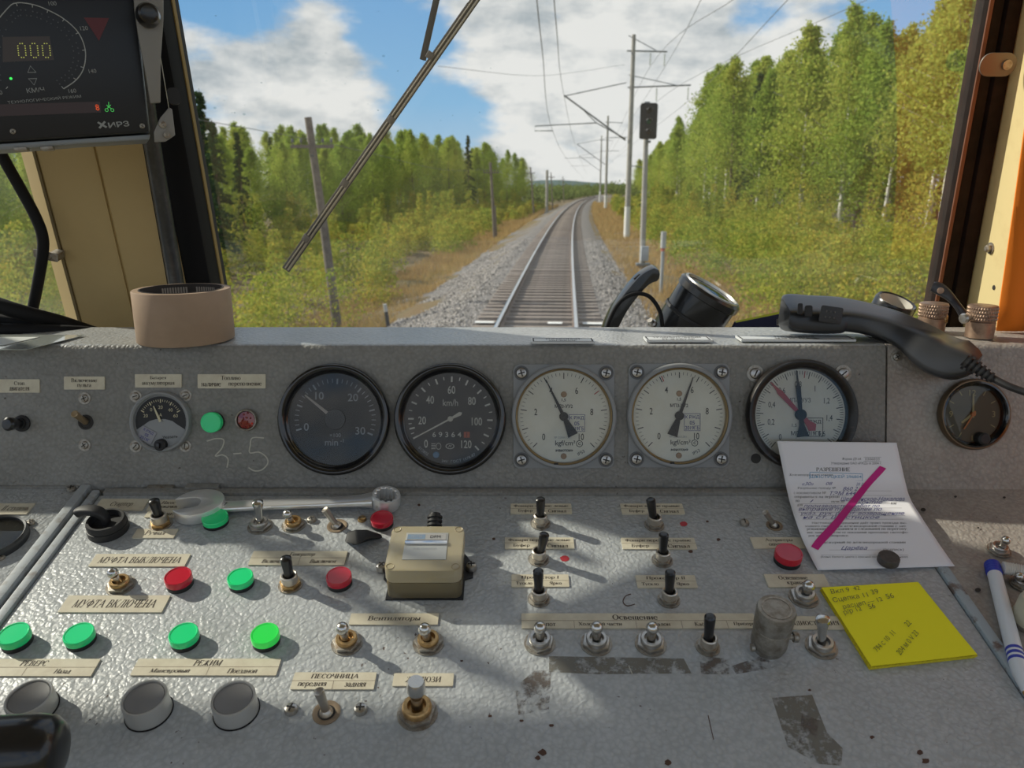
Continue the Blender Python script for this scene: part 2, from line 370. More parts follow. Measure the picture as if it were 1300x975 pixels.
def serif_text(s, shear, bold):
    vs, fs = [], []; th0, tn0 = .135 * bold, .055 * bold
    def quad(a, b, c, d): o = len(vs); vs.extend((a, b, c, d)); fs.append((o, o + 1, o + 2, o + 3))
    for li, line in enumerate(s.split('\n')):
        x = 0
        for ch in line:
            if ch == ' ': x += .34; continue
            low = ch not in GL; up_ = ch.upper() if low else ch
            if up_ not in GL: return None
            k = .68 if low else 1.0; th = th0 * (.86 if low or ch.islower() else 1); tn = tn0
            wd, spec = GL[up_]; yo = -1.5 * li
            for tok in spec.split():
                c = tok[0]; p = [float(v) * k for v in tok[1:].split(',')]
                P_ = lambda a, b: (x + a, yo + b)
                if c in 'VT':
                    w_ = (th if c == 'V' else tn) / 2; quad(P_(p[0] - w_, p[1]), P_(p[0] + w_, p[1]), P_(p[0] + w_, p[2]), P_(p[0] - w_, p[2]))
                    if c == 'V' and p[2] - p[1] > .3 * k:
                        for yy in (p[1], p[2] - .04): quad(P_(p[0] - w_ - .07 * k, yy), P_(p[0] + w_ + .07 * k, yy), P_(p[0] + w_ + .07 * k, yy + .04), P_(p[0] - w_ - .07 * k, yy + .04))
                elif c == 'H': quad(P_(p[0], p[2] - tn / 2), P_(p[1], p[2] - tn / 2), P_(p[1], p[2] + tn / 2), P_(p[0], p[2] + tn / 2))
                elif c == 'S': quad(P_(p[0] - .12 * k, p[1] - .02), P_(p[0] + .12 * k, p[1] - .02), P_(p[0] + .12 * k, p[1] + .02), P_(p[0] - .12 * k, p[1] + .02))
                elif c in 'Dd':
                    w_ = (th if c == 'D' else tn * 1.1) / 2; quad(P_(p[0] - w_, p[1]), P_(p[0] + w_, p[1]), P_(p[2] + w_, p[3]), P_(p[2] - w_, p[3]))
                else:
                    a0, a1 = float(tok.split(',')[4]), float(tok.split(',')[5]); n = max(4, int(abs(a1 - a0) / 22)); pr = None
                    for i in range(n + 1):
                        a = radians(a0 + (a1 - a0) * i / n); w_ = (tn + (th - tn) * abs(cos(a)) ** 1.5) / 2
                        q = (P_(p[0] + (p[2] - w_) * cos(a), p[1] + (p[3] - w_) * sin(a)), P_(p[0] + (p[2] + w_) * cos(a), p[1] + (p[3] + w_) * sin(a)))
                        if pr: quad(pr[0], pr[1], q[1], q[0])
                        pr = q
            x += wd * k + .04
    me = bpy.data.meshes.new('lettering'); me.from_pydata([(a + b * shear, b, 0) for a, b in vs], [], fs); return me
TEXTS = []
def text(parent, s, c, w=None, h=None, z=0, material=None, shear=0, bold=0, rot=0, name='lettering', warp=None, align='CENTER', size=None, spacing=1.0, sx=None, serif=0):
    """lettering fitted into width w and height h, centred on c=(x, y) in the parent's frame"""
    if serif:
        me = serif_text(s, shear, serif)
        if me: TEXTS.append((me, parent, c, w, h, z, material or M_INK, rot, name, warp, size, sx)); return
    cu = bpy.data.curves.new('tmp_text', 'FONT'); cu.body = s; cu.size = 1; cu.shear = shear; cu.offset = bold
    cu.align_x = align; cu.resolution_u = 3; cu.space_character = spacing; cu.space_line = 1.0
    o = bpy.data.objects.new('tmp_text', cu); C.objects.link(o)
    TEXTS.append((o, parent, c, w, h, z, material or M_INK, rot, name, warp, size, sx))
def flush_text():
    bpy.context.view_layer.update()
    dg = bpy.context.evaluated_depsgraph_get()
    pend = []
    for (o, *r) in TEXTS:
        pend.append((o if isinstance(o, bpy.types.Mesh) else bpy.data.meshes.new_from_object(o.evaluated_get(dg)), r))
    for (o, *r) in TEXTS:
        if isinstance(o, bpy.types.Mesh): continue
        cu = o.data; bpy.data.objects.remove(o); bpy.data.curves.remove(cu)
    for me, (parent, c, w, h, z, material, rot, name, warp, size, sx) in pend:
        n = len(me.vertices)
        if not n: continue
        co = np.empty(n * 3); me.vertices.foreach_get('co', co); co = co.reshape(n, 3)
        lo, hi = co.min(0), co.max(0); ext = np.maximum(hi - lo, 1e-6); ce = (lo + hi) / 2
        if size: kx = ky = size
        else:
            kx = w / ext[0] if w else None; ky = h / ext[1] if h else None
            kx = kx or ky; ky = ky or kx
        if sx: kx *= sx
        q = (co - ce) * [kx, ky, 1]; a = radians(rot)
        x = q[:, 0] * cos(a) - q[:, 1] * sin(a) + c[0]; y = q[:, 0] * sin(a) + q[:, 1] * cos(a) + c[1]
        if warp: out = np.array([warp(float(i), float(j)) for i, j in zip(x, y)])
        else: out = np.stack([x, y, np.full(n, z)], 1)
        me.vertices.foreach_set('co', out.ravel())
        me.materials.clear(); me.materials.append(material); me.name = name; me.update()
        link(name, me, parent)
    TEXTS.clear()
def smooth_path(pts, k=6):
    pts = [Vector(p) for p in pts]; out = []
    for i in range(len(pts) - 1):
        p0, p1, p2, p3 = pts[max(i - 1, 0)], pts[i], pts[i + 1], pts[min(i + 2, len(pts) - 1)]
        for j in range(k):
            t = j / k
            out.append(.5 * ((2 * p1) + (p2 - p0) * t + (2 * p0 - 5 * p1 + 4 * p2 - p3) * t * t + (3 * p1 - p0 - 3 * p2 + p3) * t ** 3))
    out.append(pts[-1]); return out

# ================================================================== SETTING: the cab shell
def wbuild(mb, name, material, root, **k):
    inv = root.matrix_world.inverted(); mb.v = [tuple(inv @ Vector(v)) for v in mb.v]
    return mb.build(name, material, root, **k)
def structure(name, mb, material, **k):
    o = mb.build(name, material, None, **k); o['kind'] = 'structure'; return o
def Wx(x, t, d=0): return WO + Vector((x, 0, 0)) + WU * t + WN * d       # point of the windscreen plane: across, up, towards the driver
WT = 1.04                                                              # height of the windscreen opening along the rake
structure('floor', MB().box((-1.71, -1.2, 1.16), (1.45, 1.3, 1.2)), mat('cab_lino', (.10, .09, .08), .6))
structure('ceiling', MB().box((-1.76, -1.0, 3.39), (1.5, Wx(0, WT).y + .04, 3.45)), M_WHITEROOF)
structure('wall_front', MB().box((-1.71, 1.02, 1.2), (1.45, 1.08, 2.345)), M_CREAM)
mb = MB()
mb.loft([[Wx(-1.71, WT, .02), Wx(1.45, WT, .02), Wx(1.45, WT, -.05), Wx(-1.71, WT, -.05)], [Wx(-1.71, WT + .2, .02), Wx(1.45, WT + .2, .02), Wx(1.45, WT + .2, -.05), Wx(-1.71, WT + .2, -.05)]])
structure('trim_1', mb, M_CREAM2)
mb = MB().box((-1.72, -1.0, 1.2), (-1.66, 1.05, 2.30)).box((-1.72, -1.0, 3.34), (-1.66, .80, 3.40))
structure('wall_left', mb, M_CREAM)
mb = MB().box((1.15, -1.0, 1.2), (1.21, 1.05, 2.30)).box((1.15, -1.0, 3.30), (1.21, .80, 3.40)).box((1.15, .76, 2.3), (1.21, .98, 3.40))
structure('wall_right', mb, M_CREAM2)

# windscreen: glass, seals, raindrops
GLx0, GLx1 = -.367, .5365
def W_strip(x0, x1, t0, t1, d0, d1, x2=None, x3=None):
    x2 = x0 if x2 is None else x2; x3 = x1 if x3 is None else x3
    return MB().loft([[Wx(x0, t0, d0), Wx(x1, t0, d0), Wx(x1, t0, d1), Wx(x0, t0, d1)], [Wx(x2, t1, d0), Wx(x3, t1, d0), Wx(x3, t1, d1), Wx(x2, t1, d1)]])
win = bpy.data.objects.new('window_1', None); C.objects.link(win); win.matrix_world = Matrix.Translation(WO); win['kind'] = 'structure'
def pane(x0, x1, t0, t1, d):
    return MB().add([Wx(x0, t0, d), Wx(x1, t0, d), Wx(x1, t1, d), Wx(x0, t1, d)], [(0, 1, 2, 3)])
wbuild(pane(GLx0 - .01, .60, -.02, WT + .01, 0), 'glass', M_GLASS, win, smooth=0)
sl = Wp(248.7, 366).x
sl = Wp(237, 300).x
wbuild(W_strip(sl, GLx0, -.03, WT, .035, -.02), 'rubber_seal', M_RUBBER, win, bevel=.004)
tl_ = lambda y, x: (Wp(x, y) - WO).dot(WU)
# right seal leans: measured at two heights
def xt(px, py): q = Wp(px, py); return q.x, (q - WO).dot(WU)
def line_x(pa, pb, t):
    (xa, ta), (xb, tb) = xt(*pa), xt(*pb); return xa + (xb - xa) * (t - ta) / (tb - ta)
ra = [((1250, 0), (1180, 390)), ((1290, 0), (1223, 370))]
r0, r1 = line_x(*ra[0], -.03), line_x(*ra[0], WT)
s0, s1 = line_x(*ra[1], -.03), line_x(*ra[1], WT)
wbuild(W_strip(r0, (r0 + s0) / 2, -.03, WT, .012, -.02, r1, (r1 + s1) / 2), 'rubber_seal', M_SEALBR, win, bevel=.006)
wbuild(W_strip((r0 + s0) / 2, s0, -.03, WT, .016, -.02, (r1 + s1) / 2, s1), 'seal_lip', M_SEALBR, win, bevel=.008)
wbuild(W_strip(r0 - .001, r0 + .003, -.03, WT, .014, .0115, r1 - .001, r1 + .003), 'seal_edge', mat('rusty_edge', (.16, .06, .03), .7), win)
wbuild(W_strip(GLx0 - .001, GLx0 + .0012, -.03, WT, .004, -.004), 'seal_edge', mat('yellow_edge', (.30, .20, .06), .7), win)
rng = random.Random(5); mb = MB()
drops = [(273, 137, 3), (298, 143, 2), (258, 153, 2), (274, 20, 2), (310, 145, 3), (314, 169, 4), (345, 200, 2), (288, 274, 4), (396, 198, 4), (390, 232, 3), (369, 302, 3), (310, 340, 2), (457, 156, 2), (487, 71, 3), (480, 140, 2), (436, 170, 2), (660, 203, 4), (387, 290, 2), (505, 90, 2), (355, 188, 2), (332, 105, 2), (864, 345, 3), (898, 346, 3)]
for k in range(70): drops.append((rng.uniform(260, 640), rng.uniform(10, 400), rng.uniform(.7, 1.6)))
for x, y, r in drops:
    p = Wp(x, y); m = frame(p, WU, WN); R_ = r * mpp(p) * .62
    mb.lathe([(R_, 0), (R_ * .8, R_ * .35), (R_ * .4, R_ * .55), (0, R_ * .6)], 8, m @ Matrix.Diagonal((1.15, .8, 1, 1)))
o = wbuild(mb, 'raindrops', glass_mat('water', 1.33, (.8, .85, .85), boost=2.5), win); o['kind'] = 'stuff'
# left pane beyond the pillar
win2 = bpy.data.objects.new('window_2', None); C.objects.link(win2); win2.matrix_world = Matrix.Translation(Wx(-.9, 0)); win2['kind'] = 'structure'
wbuild(pane(-1.66, -.585, -.02, WT + .01, -.03), 'glass', M_SIDEGLASS, win2, smooth=0)
wbuild(W_strip(-1.67, -1.635, -.03, WT, .02, -.04), 'rubber_seal', M_RUBBER, win2, bevel=.004)
structure('trim_4', W_strip(-1.66, -.60, .72, WT, .03, -.05), M_CREAM)  # unseen header, added over the left pane to keep sun off part of the desk
# cream pillar between the two panes
pil = bpy.data.objects.new('trim_2', None); C.objects.link(pil); pil.matrix_world = Matrix.Translation(Wx(-.48, 0)); pil['kind'] = 'structure'
xa, xb = Wp(43, 300, -.0).x, Wp(73, 290, .03).x
ring = lambda t: [Wx(xa, t, -.045), Wx(xa, t, -.02), Wx(xb - .002, t, .03), Wx(xb + .002, t, .033), Wx(-.47, t, .036), Wx(-.466, t, .038), Wx(sl + .003, t, .036), Wx(sl + .003, t, -.045)]
wbuild(MB().loft([ring(-.03), ring(WT)]), 'pillar_casing', M_CREAM, pil, smooth=12)
wbuild(W_strip(xb - .0035, xb - .0005, -.03, WT, .0335, .02), 'panel_joint', mat('dark_joint', (.20, .15, .07), .7), pil)
wbuild(W_strip(-.4705, -.4690, -.03, WT, .0392, .03), 'panel_edge', M_CREAM, pil)
# right jamb: pale lit strip outside the seal
jam = bpy.data.objects.new('trim_3', None); C.objects.link(jam); jam.matrix_world = Matrix.Translation(Wx(.6, 0)); jam['kind'] = 'structure'
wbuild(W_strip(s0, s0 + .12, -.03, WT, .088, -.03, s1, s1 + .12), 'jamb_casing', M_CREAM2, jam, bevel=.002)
JN = (Wx(s1, WT) - Wx(s0, -.03)).normalized().cross(WN).normalized()
if JN.x > 0: JN = -JN
def Jp(x, y, h=0): return hit(x, y, Wx(s0, -.03) + JN * h, JN)
fj = frame(Jp(1258, 315), WU, JN); fj = Matrix(((*JN.cross(WU).normalized(), 0), (*WU, 0), (*JN, 0), (0, 0, 0, 1))).transposed(); fj.translation = Jp(1258, 315)
wbuild(MB().lathe([(.0045, 0), (.0045, .005), (.003, .0065), (0, .0065)], 6, fj).lathe([(.007, 0), (.007, .0012), (0, .0012)], 12, fj), 'bolt', M_DULL, jam)
fj = fj.copy(); fj.translation = Jp(1262, 365); wbuild(MB().prism(disc_poly(.003, 9), 0, .0004, fj), 'paint_chip', M_INK, jam)

# ------------------------------------------------------------------ outside: ground, track
def cl(y): return -.5 + .06304 * y + 1.794e-4 * y * y if y < 260 else 28.02 + .1563 * (y - 260)
nz_rng = np.random.default_rng(3)
def prof(u):
    return float(np.interp(u, [-300, -60, -25, -7, -5, -4.4, -2.2, 2.2, 3.2, 6, 12, 30, 60, 300], [3, -.5, -1.1, -1.25, -1.2, -1.12, -.34, -.32, -.6, -.75, -.6, -.2, .3, 3]))
us = [-300, -150, -80, -50, -35, -25, -18, -13, -9, -7, -6, -5, -4.2, -3.6, -3, -2.2, -1, 0, 1, 2.2, 2.7, 3.2, 4, 5, 6, 8, 10, 13, 17, 22, 30, 45, 80, 150, 300]
ys = [-40, -10, 0, 5] + [8 + 1.5 * k for k in range(60)] + [100 + 8 * k for k in range(26)] + [320, 380, 460, 600, 900, 1400]
mb = MB(); vs = []; fs = []
for y in ys:
    for u in us:
        a = .10 if abs(u) > 3.4 else .02
        vs.append((cl(y) + u, y, prof(u) + float(nz_rng.normal()) * a * (1 if abs(u) < 60 else 0)))
for i in range(len(ys) - 1):
    for j in range(len(us) - 1):
        k = i * len(us) + j; fs.append((k, k + 1, k + 1 + len(us), k + len(us)))
mb.add(vs, fs)
M_SOIL = mat('grassy_soil', (.12, .10, .04), .9, noise=(.9, (.15, .09, .035), .35, .7))
g = structure('ground', mb, M_SOIL, smooth=180)
M_BALLAST = mat('grey_ballast', (.23, .215, .205), .9, noise=(9, (.12, .11, .10), .42, .6), bump=('noise', 14, 1.0, .08))
def ballast_strip(u0s, zs):
    vs, fs = [], []; yy = [6 + .5 * k for k in range(120)] + [66 + 4 * k for k in range(60)]
    for i, y in enumerate(yy):
        for j, (u, z) in enumerate(zip(u0s, zs)):
            e = 0
            if j in (0, len(zs) - 1): e = .5 * sin(y * .7 + j) * .5 + .3 * sin(y * 1.9 + 2 * j)
            vs.append((cl(y) + u + e, y, z + float(nz_rng.normal()) * .012))
    n = len(zs)
    for i in range(len(yy) - 1):
        for j in range(n - 1): k = i * n + j; fs.append((k, k + 1, k + 1 + n, k + n))
    return MB().add(vs, fs)
structure('ground_ballast', ballast_strip([-4.6, -3.0, -1.9, -1.4, -.9, -.6, 0, .6, .9, 1.4, 1.9, 2.3, 3.5], [-1.10, -.62, -.22, -.20, -.215, -.225, -.23, -.225, -.215, -.20, -.22, -.36, -.63]), M_BALLAST, smooth=180)
# loose stones of the ballast, near part
R = np.random.default_rng(8)
def np_mesh(name, V, Fq, material):
    me = bpy.data.meshes.new(name); n, k = Fq.shape
    me.vertices.add(len(V)); me.vertices.foreach_set('co', V.astype(np.float32).ravel())
    me.loops.add(n * k); me.loops.foreach_set('vertex_index', Fq.astype(np.int32).ravel())
    me.polygons.add(n); me.polygons.foreach_set('loop_start', np.arange(0, n * k, k, dtype=np.int32))
    me.update(calc_edges=True); me.validate(); me.materials.append(material)
    return me
def clv(y): return np.where(y < 260, -.5 + .06304 * y + 1.794e-4 * y * y, 28.02 + .1563 * (y - 260))
n = 46000
yy = 10 + 34 * R.random(n) ** 1.7
uu = np.where(R.random(n) < .55, -1.35 - 2.7 * R.random(n), 1.35 + 1.9 * R.random(n))
zz = np.interp(uu, [-4.6, -3.0, -1.9, 1.9, 2.3, 3.4], [-1.1, -.62, -.22, -.22, -.36, -.62])
P0 = np.stack([clv(yy) + uu, yy, zz], 1)
oc = np.array([(1, 0, 0), (-1, 0, 0), (0, 1, 0), (0, -1, 0), (0, 0, 1), (0, 0, -1)], float)
of = np.array([(0, 2, 4), (2, 1, 4), (1, 3, 4), (3, 0, 4), (2, 0, 5), (1, 2, 5), (3, 1, 5), (0, 3, 5)])
V = P0[:, None, :] + oc[None] * (.022 + .026 * R.random((n, 1, 1))) * (.6 + .8 * R.random((n, 6, 1))) + R.normal(size=(n, 6, 3)) * .006
Fq = (of[None] + (np.arange(n) * 6)[:, None, None]).reshape(-1, 3)
M_STONE = mat('crushed_stone', (.26, .245, .235), .85)
tS = M_STONE.node_tree; gN = tS.nodes.new('ShaderNodeNewGeometry'); rN = tS.nodes.new('ShaderNodeValToRGB'); tS.links.new(gN.outputs['Random Per Island'], rN.inputs[0])
rN.color_ramp.elements[0].color = (.06, .055, .05, 1); rN.color_ramp.elements[1].color = (.42, .39, .36, 1); tS.links.new(rN.outputs[0], tS.nodes['Principled BSDF'].inputs['Base Color'])
tag(link('ballast_stones', np_mesh('ballast_stones', V.reshape(-1, 3), Fq, M_STONE)), 'loose grey crushed stones covering the track shoulders', 'gravel', None, 'stuff')

# track: rails, sleepers
trk = thing('railway_track', Matrix.Translation((cl(12), 12, -.2)), 'single railway track with two shiny rails on weathered grey-brown sleepers', 'railway track')
RAILP = [(-.07, -.18), (.07, -.18), (.07, -.165), (.012, -.15), (.012, -.05), (.036, -.04), (.036, -.004), (.028, 0), (-.028, 0), (-.036, -.004), (-.036, -.04), (-.012, -.05), (-.012, -.15), (-.07, -.165)]
M_RAIL = mat('rusty_rail', (.17, .115, .085), .55, .3); M_RAILTOP = mat('polished_rail_head', (.62, .66, .70), .22, 1.0)
for sgn in (-1, 1):
    yy = [7 + 1.0 * k for k in range(60)] + [67 + 3 * k for k in range(65)]
    rings = [[Vector((cl(y) + sgn * .78 + a, y, b)) for a, b in RAILP] for y in yy]
    r_ = wbuild(MB().loft(rings), 'rail', M_RAIL, trk, smooth=30)
    r_.data.materials.append(M_RAILTOP)
    for pl in r_.data.polygons:
        if pl.center.z + trk.matrix_world.translation.z > -.0045 and abs(pl.normal.z) > .5: pl.material_index = 1
mb = MB(); mb.loft([[(-1.35, -.125, 0), (1.35, -.125, 0), (1.35, .125, 0), (-1.35, .125, 0)], [(-1.35, -.10, .09), (1.35, -.10, .09), (1.35, .10, .09), (-1.35, .10, .09)]])
M_SLEEP = mat('weathered_sleeper', (.27, .225, .19), .85, noise=(6, (.17, .14, .12), .35, .7))
sl_me = mb.mesh('sleeper', M_SLEEP, bevel=.012, seg=1)
M_SLEEPW = mat('whitewashed_sleeper_end', (.75, .75, .72), .8)
far_v = MB(); y = 9.0; i = 0
while y < 250:
    ang = atan(.063 + 2 * 1.794e-4 * y); mw = Matrix.Translation((cl(y), y, -.25 + R.normal() * .006)) @ Matrix.Rotation(-ang, 4, 'Z')
    if i < 290:
        o = bpy.data.objects.new('sleeper', sl_me); C.objects.link(o); o.parent = trk; o.matrix_basis = trk.matrix_world.inverted() @ mw
    else: far_v.add([mw @ Vector(v) for v in mb.v], mb.f)
    y += .55; i += 1
o = wbuild(far_v, 'distant_sleepers', M_SLEEP, trk); o['kind'] = 'stuff'
y = 15.96; ang = atan(.063 + 2 * 1.794e-4 * y); mw = Matrix.Translation((cl(y), y, -.155)) @ Matrix.Rotation(-ang, 4, 'Z')
for a, b in ((-1.34, -.93), (.93, 1.34), (.2, .5)):
    wbuild(MB().box((a, -.10, 0), (b, .10, .008), mw), 'white_paint_mark', M_SLEEPW, trk)

# ------------------------------------------------------------------ vegetation
def leaf_mat(name, cols, transl=.35, scale=.25, cmax=1.25):
    m = bpy.data.materials.new(name); m.use_nodes = True; MATS[name] = m
    t = m.node_tree; t.nodes.clear(); L = t.links.new; nn = t.nodes.new
    g = nn('ShaderNodeNewGeometry'); oi = nn('ShaderNodeObjectInfo')
    nz = nn('ShaderNodeTexNoise'); nz.inputs['Scale'].default_value = scale; nz.inputs['Detail'].default_value = 4; L(g.outputs['Position'], nz.inputs['Vector'])
    a = nn('ShaderNodeMath'); a.operation = 'MULTIPLY_ADD'; L(g.outputs['Random Per Island'], a.inputs[0]); a.inputs[1].default_value = .45; L(nz.outputs['Fac'], a.inputs[2])
    b = nn('ShaderNodeMath'); b.operation = 'MULTIPLY_ADD'; L(oi.outputs['Random'], b.inputs[0]); b.inputs[1].default_value = .35; L(a.outputs[0], b.inputs[2])
    c = nn('ShaderNodeMapRange'); L(b.outputs[0], c.inputs['Value']); c.inputs['From Min'].default_value = .35; c.inputs['From Max'].default_value = cmax
    r = nn('ShaderNodeValToRGB'); L(c.outputs[0], r.inputs[0])
    e = r.color_ramp.elements
    for k, col in enumerate(cols):
        if k < 2: el = e[k]; el.position = k / (len(cols) - 1)
        else: el = e.new(k / (len(cols) - 1))
        el.color = (*col, 1)
    if len(cols) > 2: e[1].position = 1 / (len(cols) - 1)
    ps = sorted([(x.position) for x in e])
    for k, x in enumerate(e): x.position = k / (len(cols) - 1); x.color = (*cols[k], 1)
    d = nn('ShaderNodeBsdfDiffuse'); L(r.outputs[0], d.inputs[0])
    tl = nn('ShaderNodeBsdfTranslucent'); L(r.outputs[0], tl.inputs[0])
    mx = nn('ShaderNodeMixShader'); mx.inputs[0].default_value = transl; L(d.outputs[0], mx.inputs[1]); L(tl.outputs[0], mx.inputs[2])
    out = nn('ShaderNodeOutputMaterial'); L(mx.outputs[0], out.inputs[0]); return m
M_BIRCH = leaf_mat('birch_leaves', [(.15, .24, .045), (.27, .38, .065), (.38, .46, .09), (.54, .52, .11)], .45)
M_BIRCH2 = leaf_mat('aspen_leaves', [(.15, .25, .045), (.25, .36, .06), (.36, .45, .08), (.47, .48, .10)], .45)
M_SPRUCE = leaf_mat('spruce_needles', [(.025, .065, .025), (.05, .10, .035), (.08, .13, .04)], .15)
M_SHRUB = leaf_mat('shrub_leaves', [(.09, .17, .03), (.19, .29, .045), (.30, .36, .06), (.46, .43, .08), (.52, .32, .06)], .4, .22, 1.38)
M_DRY = leaf_mat('dry_grass', [(.24, .15, .06), (.42, .28, .12), (.50, .36, .17), (.36, .30, .10)], .3, .4)
M_BARKW = mat('birch_bark', (.62, .60, .55), .8, noise=(3, (.13, .11, .09), .55, .66))
M_BARK = mat('brown_bark', (.16, .12, .09), .9)
M_WOODP = mat('weathered_pole_timber', (.20, .17, .145), .85, noise=(8, (.12, .10, .09), .4, .7))
M_CONC = mat('concrete_pole', (.40, .385, .35), .8, noise=(2.5, (.30, .285, .26), .4, .7))
M_GALV = mat('galvanised_steel', (.28, .30, .31), .5, .6)
M_WIRE = mat('dull_wire', (.12, .125, .13), .6)

def leaf_quads(cent, size, rg, flat=.0):
    n = len(cent); a = rg.normal(size=(n, 3)); a[:, 2] *= (1 - flat); a /= np.linalg.norm(a, axis=1, keepdims=True)
    b = np.cross(a, rg.normal(size=(n, 3))); b /= np.linalg.norm(b, axis=1, keepdims=True)
    s = size[:, None] if isinstance(size, np.ndarray) else size
    a = a * s; b = b * s * .62
    V = np.stack([cent - a, cent - b * .9, cent + a, cent + b * .9], 1).reshape(-1, 3)
    return V, np.arange(n * 4).reshape(n, 4)
def birch_meshes(h, seed, wide=.17, base=.22, bark=None, leaves=None, shape=None):
    rg = np.random.default_rng(seed)
    bend = rg.normal(size=2) * .25
    ts = np.linspace(0, 1, 8); pts = [(bend[0] * t * t, bend[1] * t * t, h * t * .97) for t in ts]
    mb = MB().tube(pts, [max(.014, .0125 * h * (1 - t * .93)) for t in ts], 7)
    cs = []
    nb = 72
    for k in range(nb):
        t = base + (1 - base) * (k + rg.random()) / nb; an = rg.random() * 2 * pi
        tau = (t - base) / (1 - base)
        ln = h * wide * ((1 - tau ** 1.7) if shape else 1.15 * (1 - tau) ** .85) * (.45 + .55 * min(1, tau / .18)) * (.55 + .6 * rg.random()) + .10
        p0 = np.array([bend[0] * t * t, bend[1] * t * t, h * t * .97]); dr = np.array([cos(an), sin(an), .55])
        p1 = p0 + dr * ln
        if k % 2 == 0: mb.tube([p0, p0 + dr * ln * .5, p1], [.02, .013, .006], 4)
        m = 130
        f = rg.random(m) ** .7
        cs.append(p0 + dr * ln * f[:, None] + rg.normal(size=(m, 3)) * (.10 + .16 * ln))
    cs = np.concatenate(cs)
    V, Fq = leaf_quads(cs, .05 + .058 * rg.random(len(cs)), rg)
    return mb.mesh('trunk', bark or M_BARKW, smooth=60), np_mesh('crown', V, Fq, leaves or M_BIRCH)
def spruce_meshes(h, seed):
    rg = np.random.default_rng(seed)
    mb = MB().tube([(0, 0, 0), (0, 0, h * .5), (0, 0, h)], [.012 * h, .008 * h, .01], 7)
    cs = []
    for k in range(90):
        t = .08 + .9 * (k / 90); an = rg.random() * 2 * pi; ln = h * .19 * (1 - t) * (.7 + .5 * rg.random()) + .06
        m = 40; f = rg.random(m)
        p = np.array([0, 0, h * t]) + np.stack([cos(an) * ln * f, sin(an) * ln * f, -.35 * ln * f * f], 1) + rg.normal(size=(m, 3)) * np.array([.07, .07, .05])
        cs.append(p)
    cs = np.concatenate(cs); V, Fq = leaf_quads(cs, .09 + .08 * rg.random(len(cs)), rg, .3)
    return mb.mesh('trunk', M_BARK, smooth=60), np_mesh('crown', V, Fq, M_SPRUCE)
BV = [birch_meshes(10, 10 + k, wide=.17 + .03 * (k % 3), base=.22 + .05 * (k % 4), leaves=(M_BIRCH if k % 2 else M_BIRCH2)) for k in range(6)]
GV = [birch_meshes(10, 40 + k, wide=.23 + .03 * k, base=.08, bark=M_BARK, leaves=M_BIRCH2, shape=1) for k in range(3)]
SV = [spruce_meshes(10, 60 + k) for k in range(3)]
def tree(kind, name, x, y, z, h, rg, label, group):
    t, c = kind; s = h / 10
    o = bpy.data.objects.new(name, t); C.objects.link(o); o.location = (x, y, z); k = .85 + .3 * rg.random(); o.scale = (s * k, s * k, s); o.rotation_euler.z = rg.random() * 6.28
    tag(o, label, 'tree', group); TREES.append((o, kind))
    q = bpy.data.objects.new('crown', c); C.objects.link(q); q.parent = o; q['kind'] = 'stuff'
    return o
rg = random.Random(21); TREES = []
LBL = {('r', 'b'): ('tall slender birch with pale trunk in the forest wall right of the track', 'birches in the forest right of the track'),
       ('r', 'g'): ('dense green broadleaf tree in the forest wall right of the track', 'dense broadleaf trees right of the track'),
       ('r', 's'): ('dark pointed spruce in the forest wall right of the track', 'spruces right of the track'),
       ('l', 'b'): ('yellow-green birch in the forest left of the track', 'birches in the forest left of the track'),
       ('l', 'g'): ('dense green broadleaf tree in the forest left of the track', 'dense broadleaf trees left of the track'),
       ('l', 's'): ('dark spruce in the forest left of the track', 'spruces left of the track')}
NM = {'b': 'birch_tree', 'g': 'broadleaf_tree', 's': 'spruce_tree'}; KD = {'b': BV, 'g': GV, 's': SV}
def plant(side, kind, x, y, h):
    u = x - cl(y); tree(rg.choice(KD[kind]), NM[kind], x, y, prof(u) - .1, h, rg, *LBL[(side, kind)])
yv = 24.0
while yv < 230:
    step = 2.2 + yv * .017
    for row in range(3):
        u = 15.5 + row * 3.6 + rg.uniform(-1.6, 1.6) + (2.0 if yv < 60 else 0) - (yv > 130) * 1.0
        y = yv + rg.uniform(-1, 1) * step * .6
        h = (12.0 + 2.6 * min(1, max(0, (y - 30) / 40)) - 3.6 * min(1, max(0, (y - 85) / 70))) * rg.uniform(.80, 1.06) + row * .5
        kind = rg.choices(['b', 'g', 's'], [.74, .20, .06])[0]
        plant('r', kind, cl(y) + u, y, h)
    yv += step
yv = 26.0
while yv < 152:
    step = 2.0 + yv * .014
    for row in range(3):
        edge = 20.5 - max(0, (yv - 90)) * .15
        u = -edge - row * 4.0 + rg.uniform(-1.6, 1.6); y = yv + rg.uniform(-1, 1) * step * .6
        h = np.interp(y, [25, 45, 70, 100, 125, 152], [5.4, 6.6, 8.2, 10.4, 11.2, 9.6]) * rg.uniform(.88, 1.05) + row * .35
        kind = rg.choices(['b', 'g', 's'], [.40, .58, .02])[0]
        plant('l', kind, cl(y) + u, y, h)
    yv += step
for (px, top, y) in ((252, 112, 34), (268, 150, 38), (300, 165, 44)):
    q = Vp(px, top, y); tree(SV[px % 3], 'spruce_tree', q.x, y, -1.1, q.z + 1.1, rg, {252: 'tall dark spruce rising beside the black seal left of the windscreen', 268: 'second dark spruce just right of the tall one by the windscreen seal', 300: 'lone slender spruce above the left forest line'}[px], 'spruces left of the track')
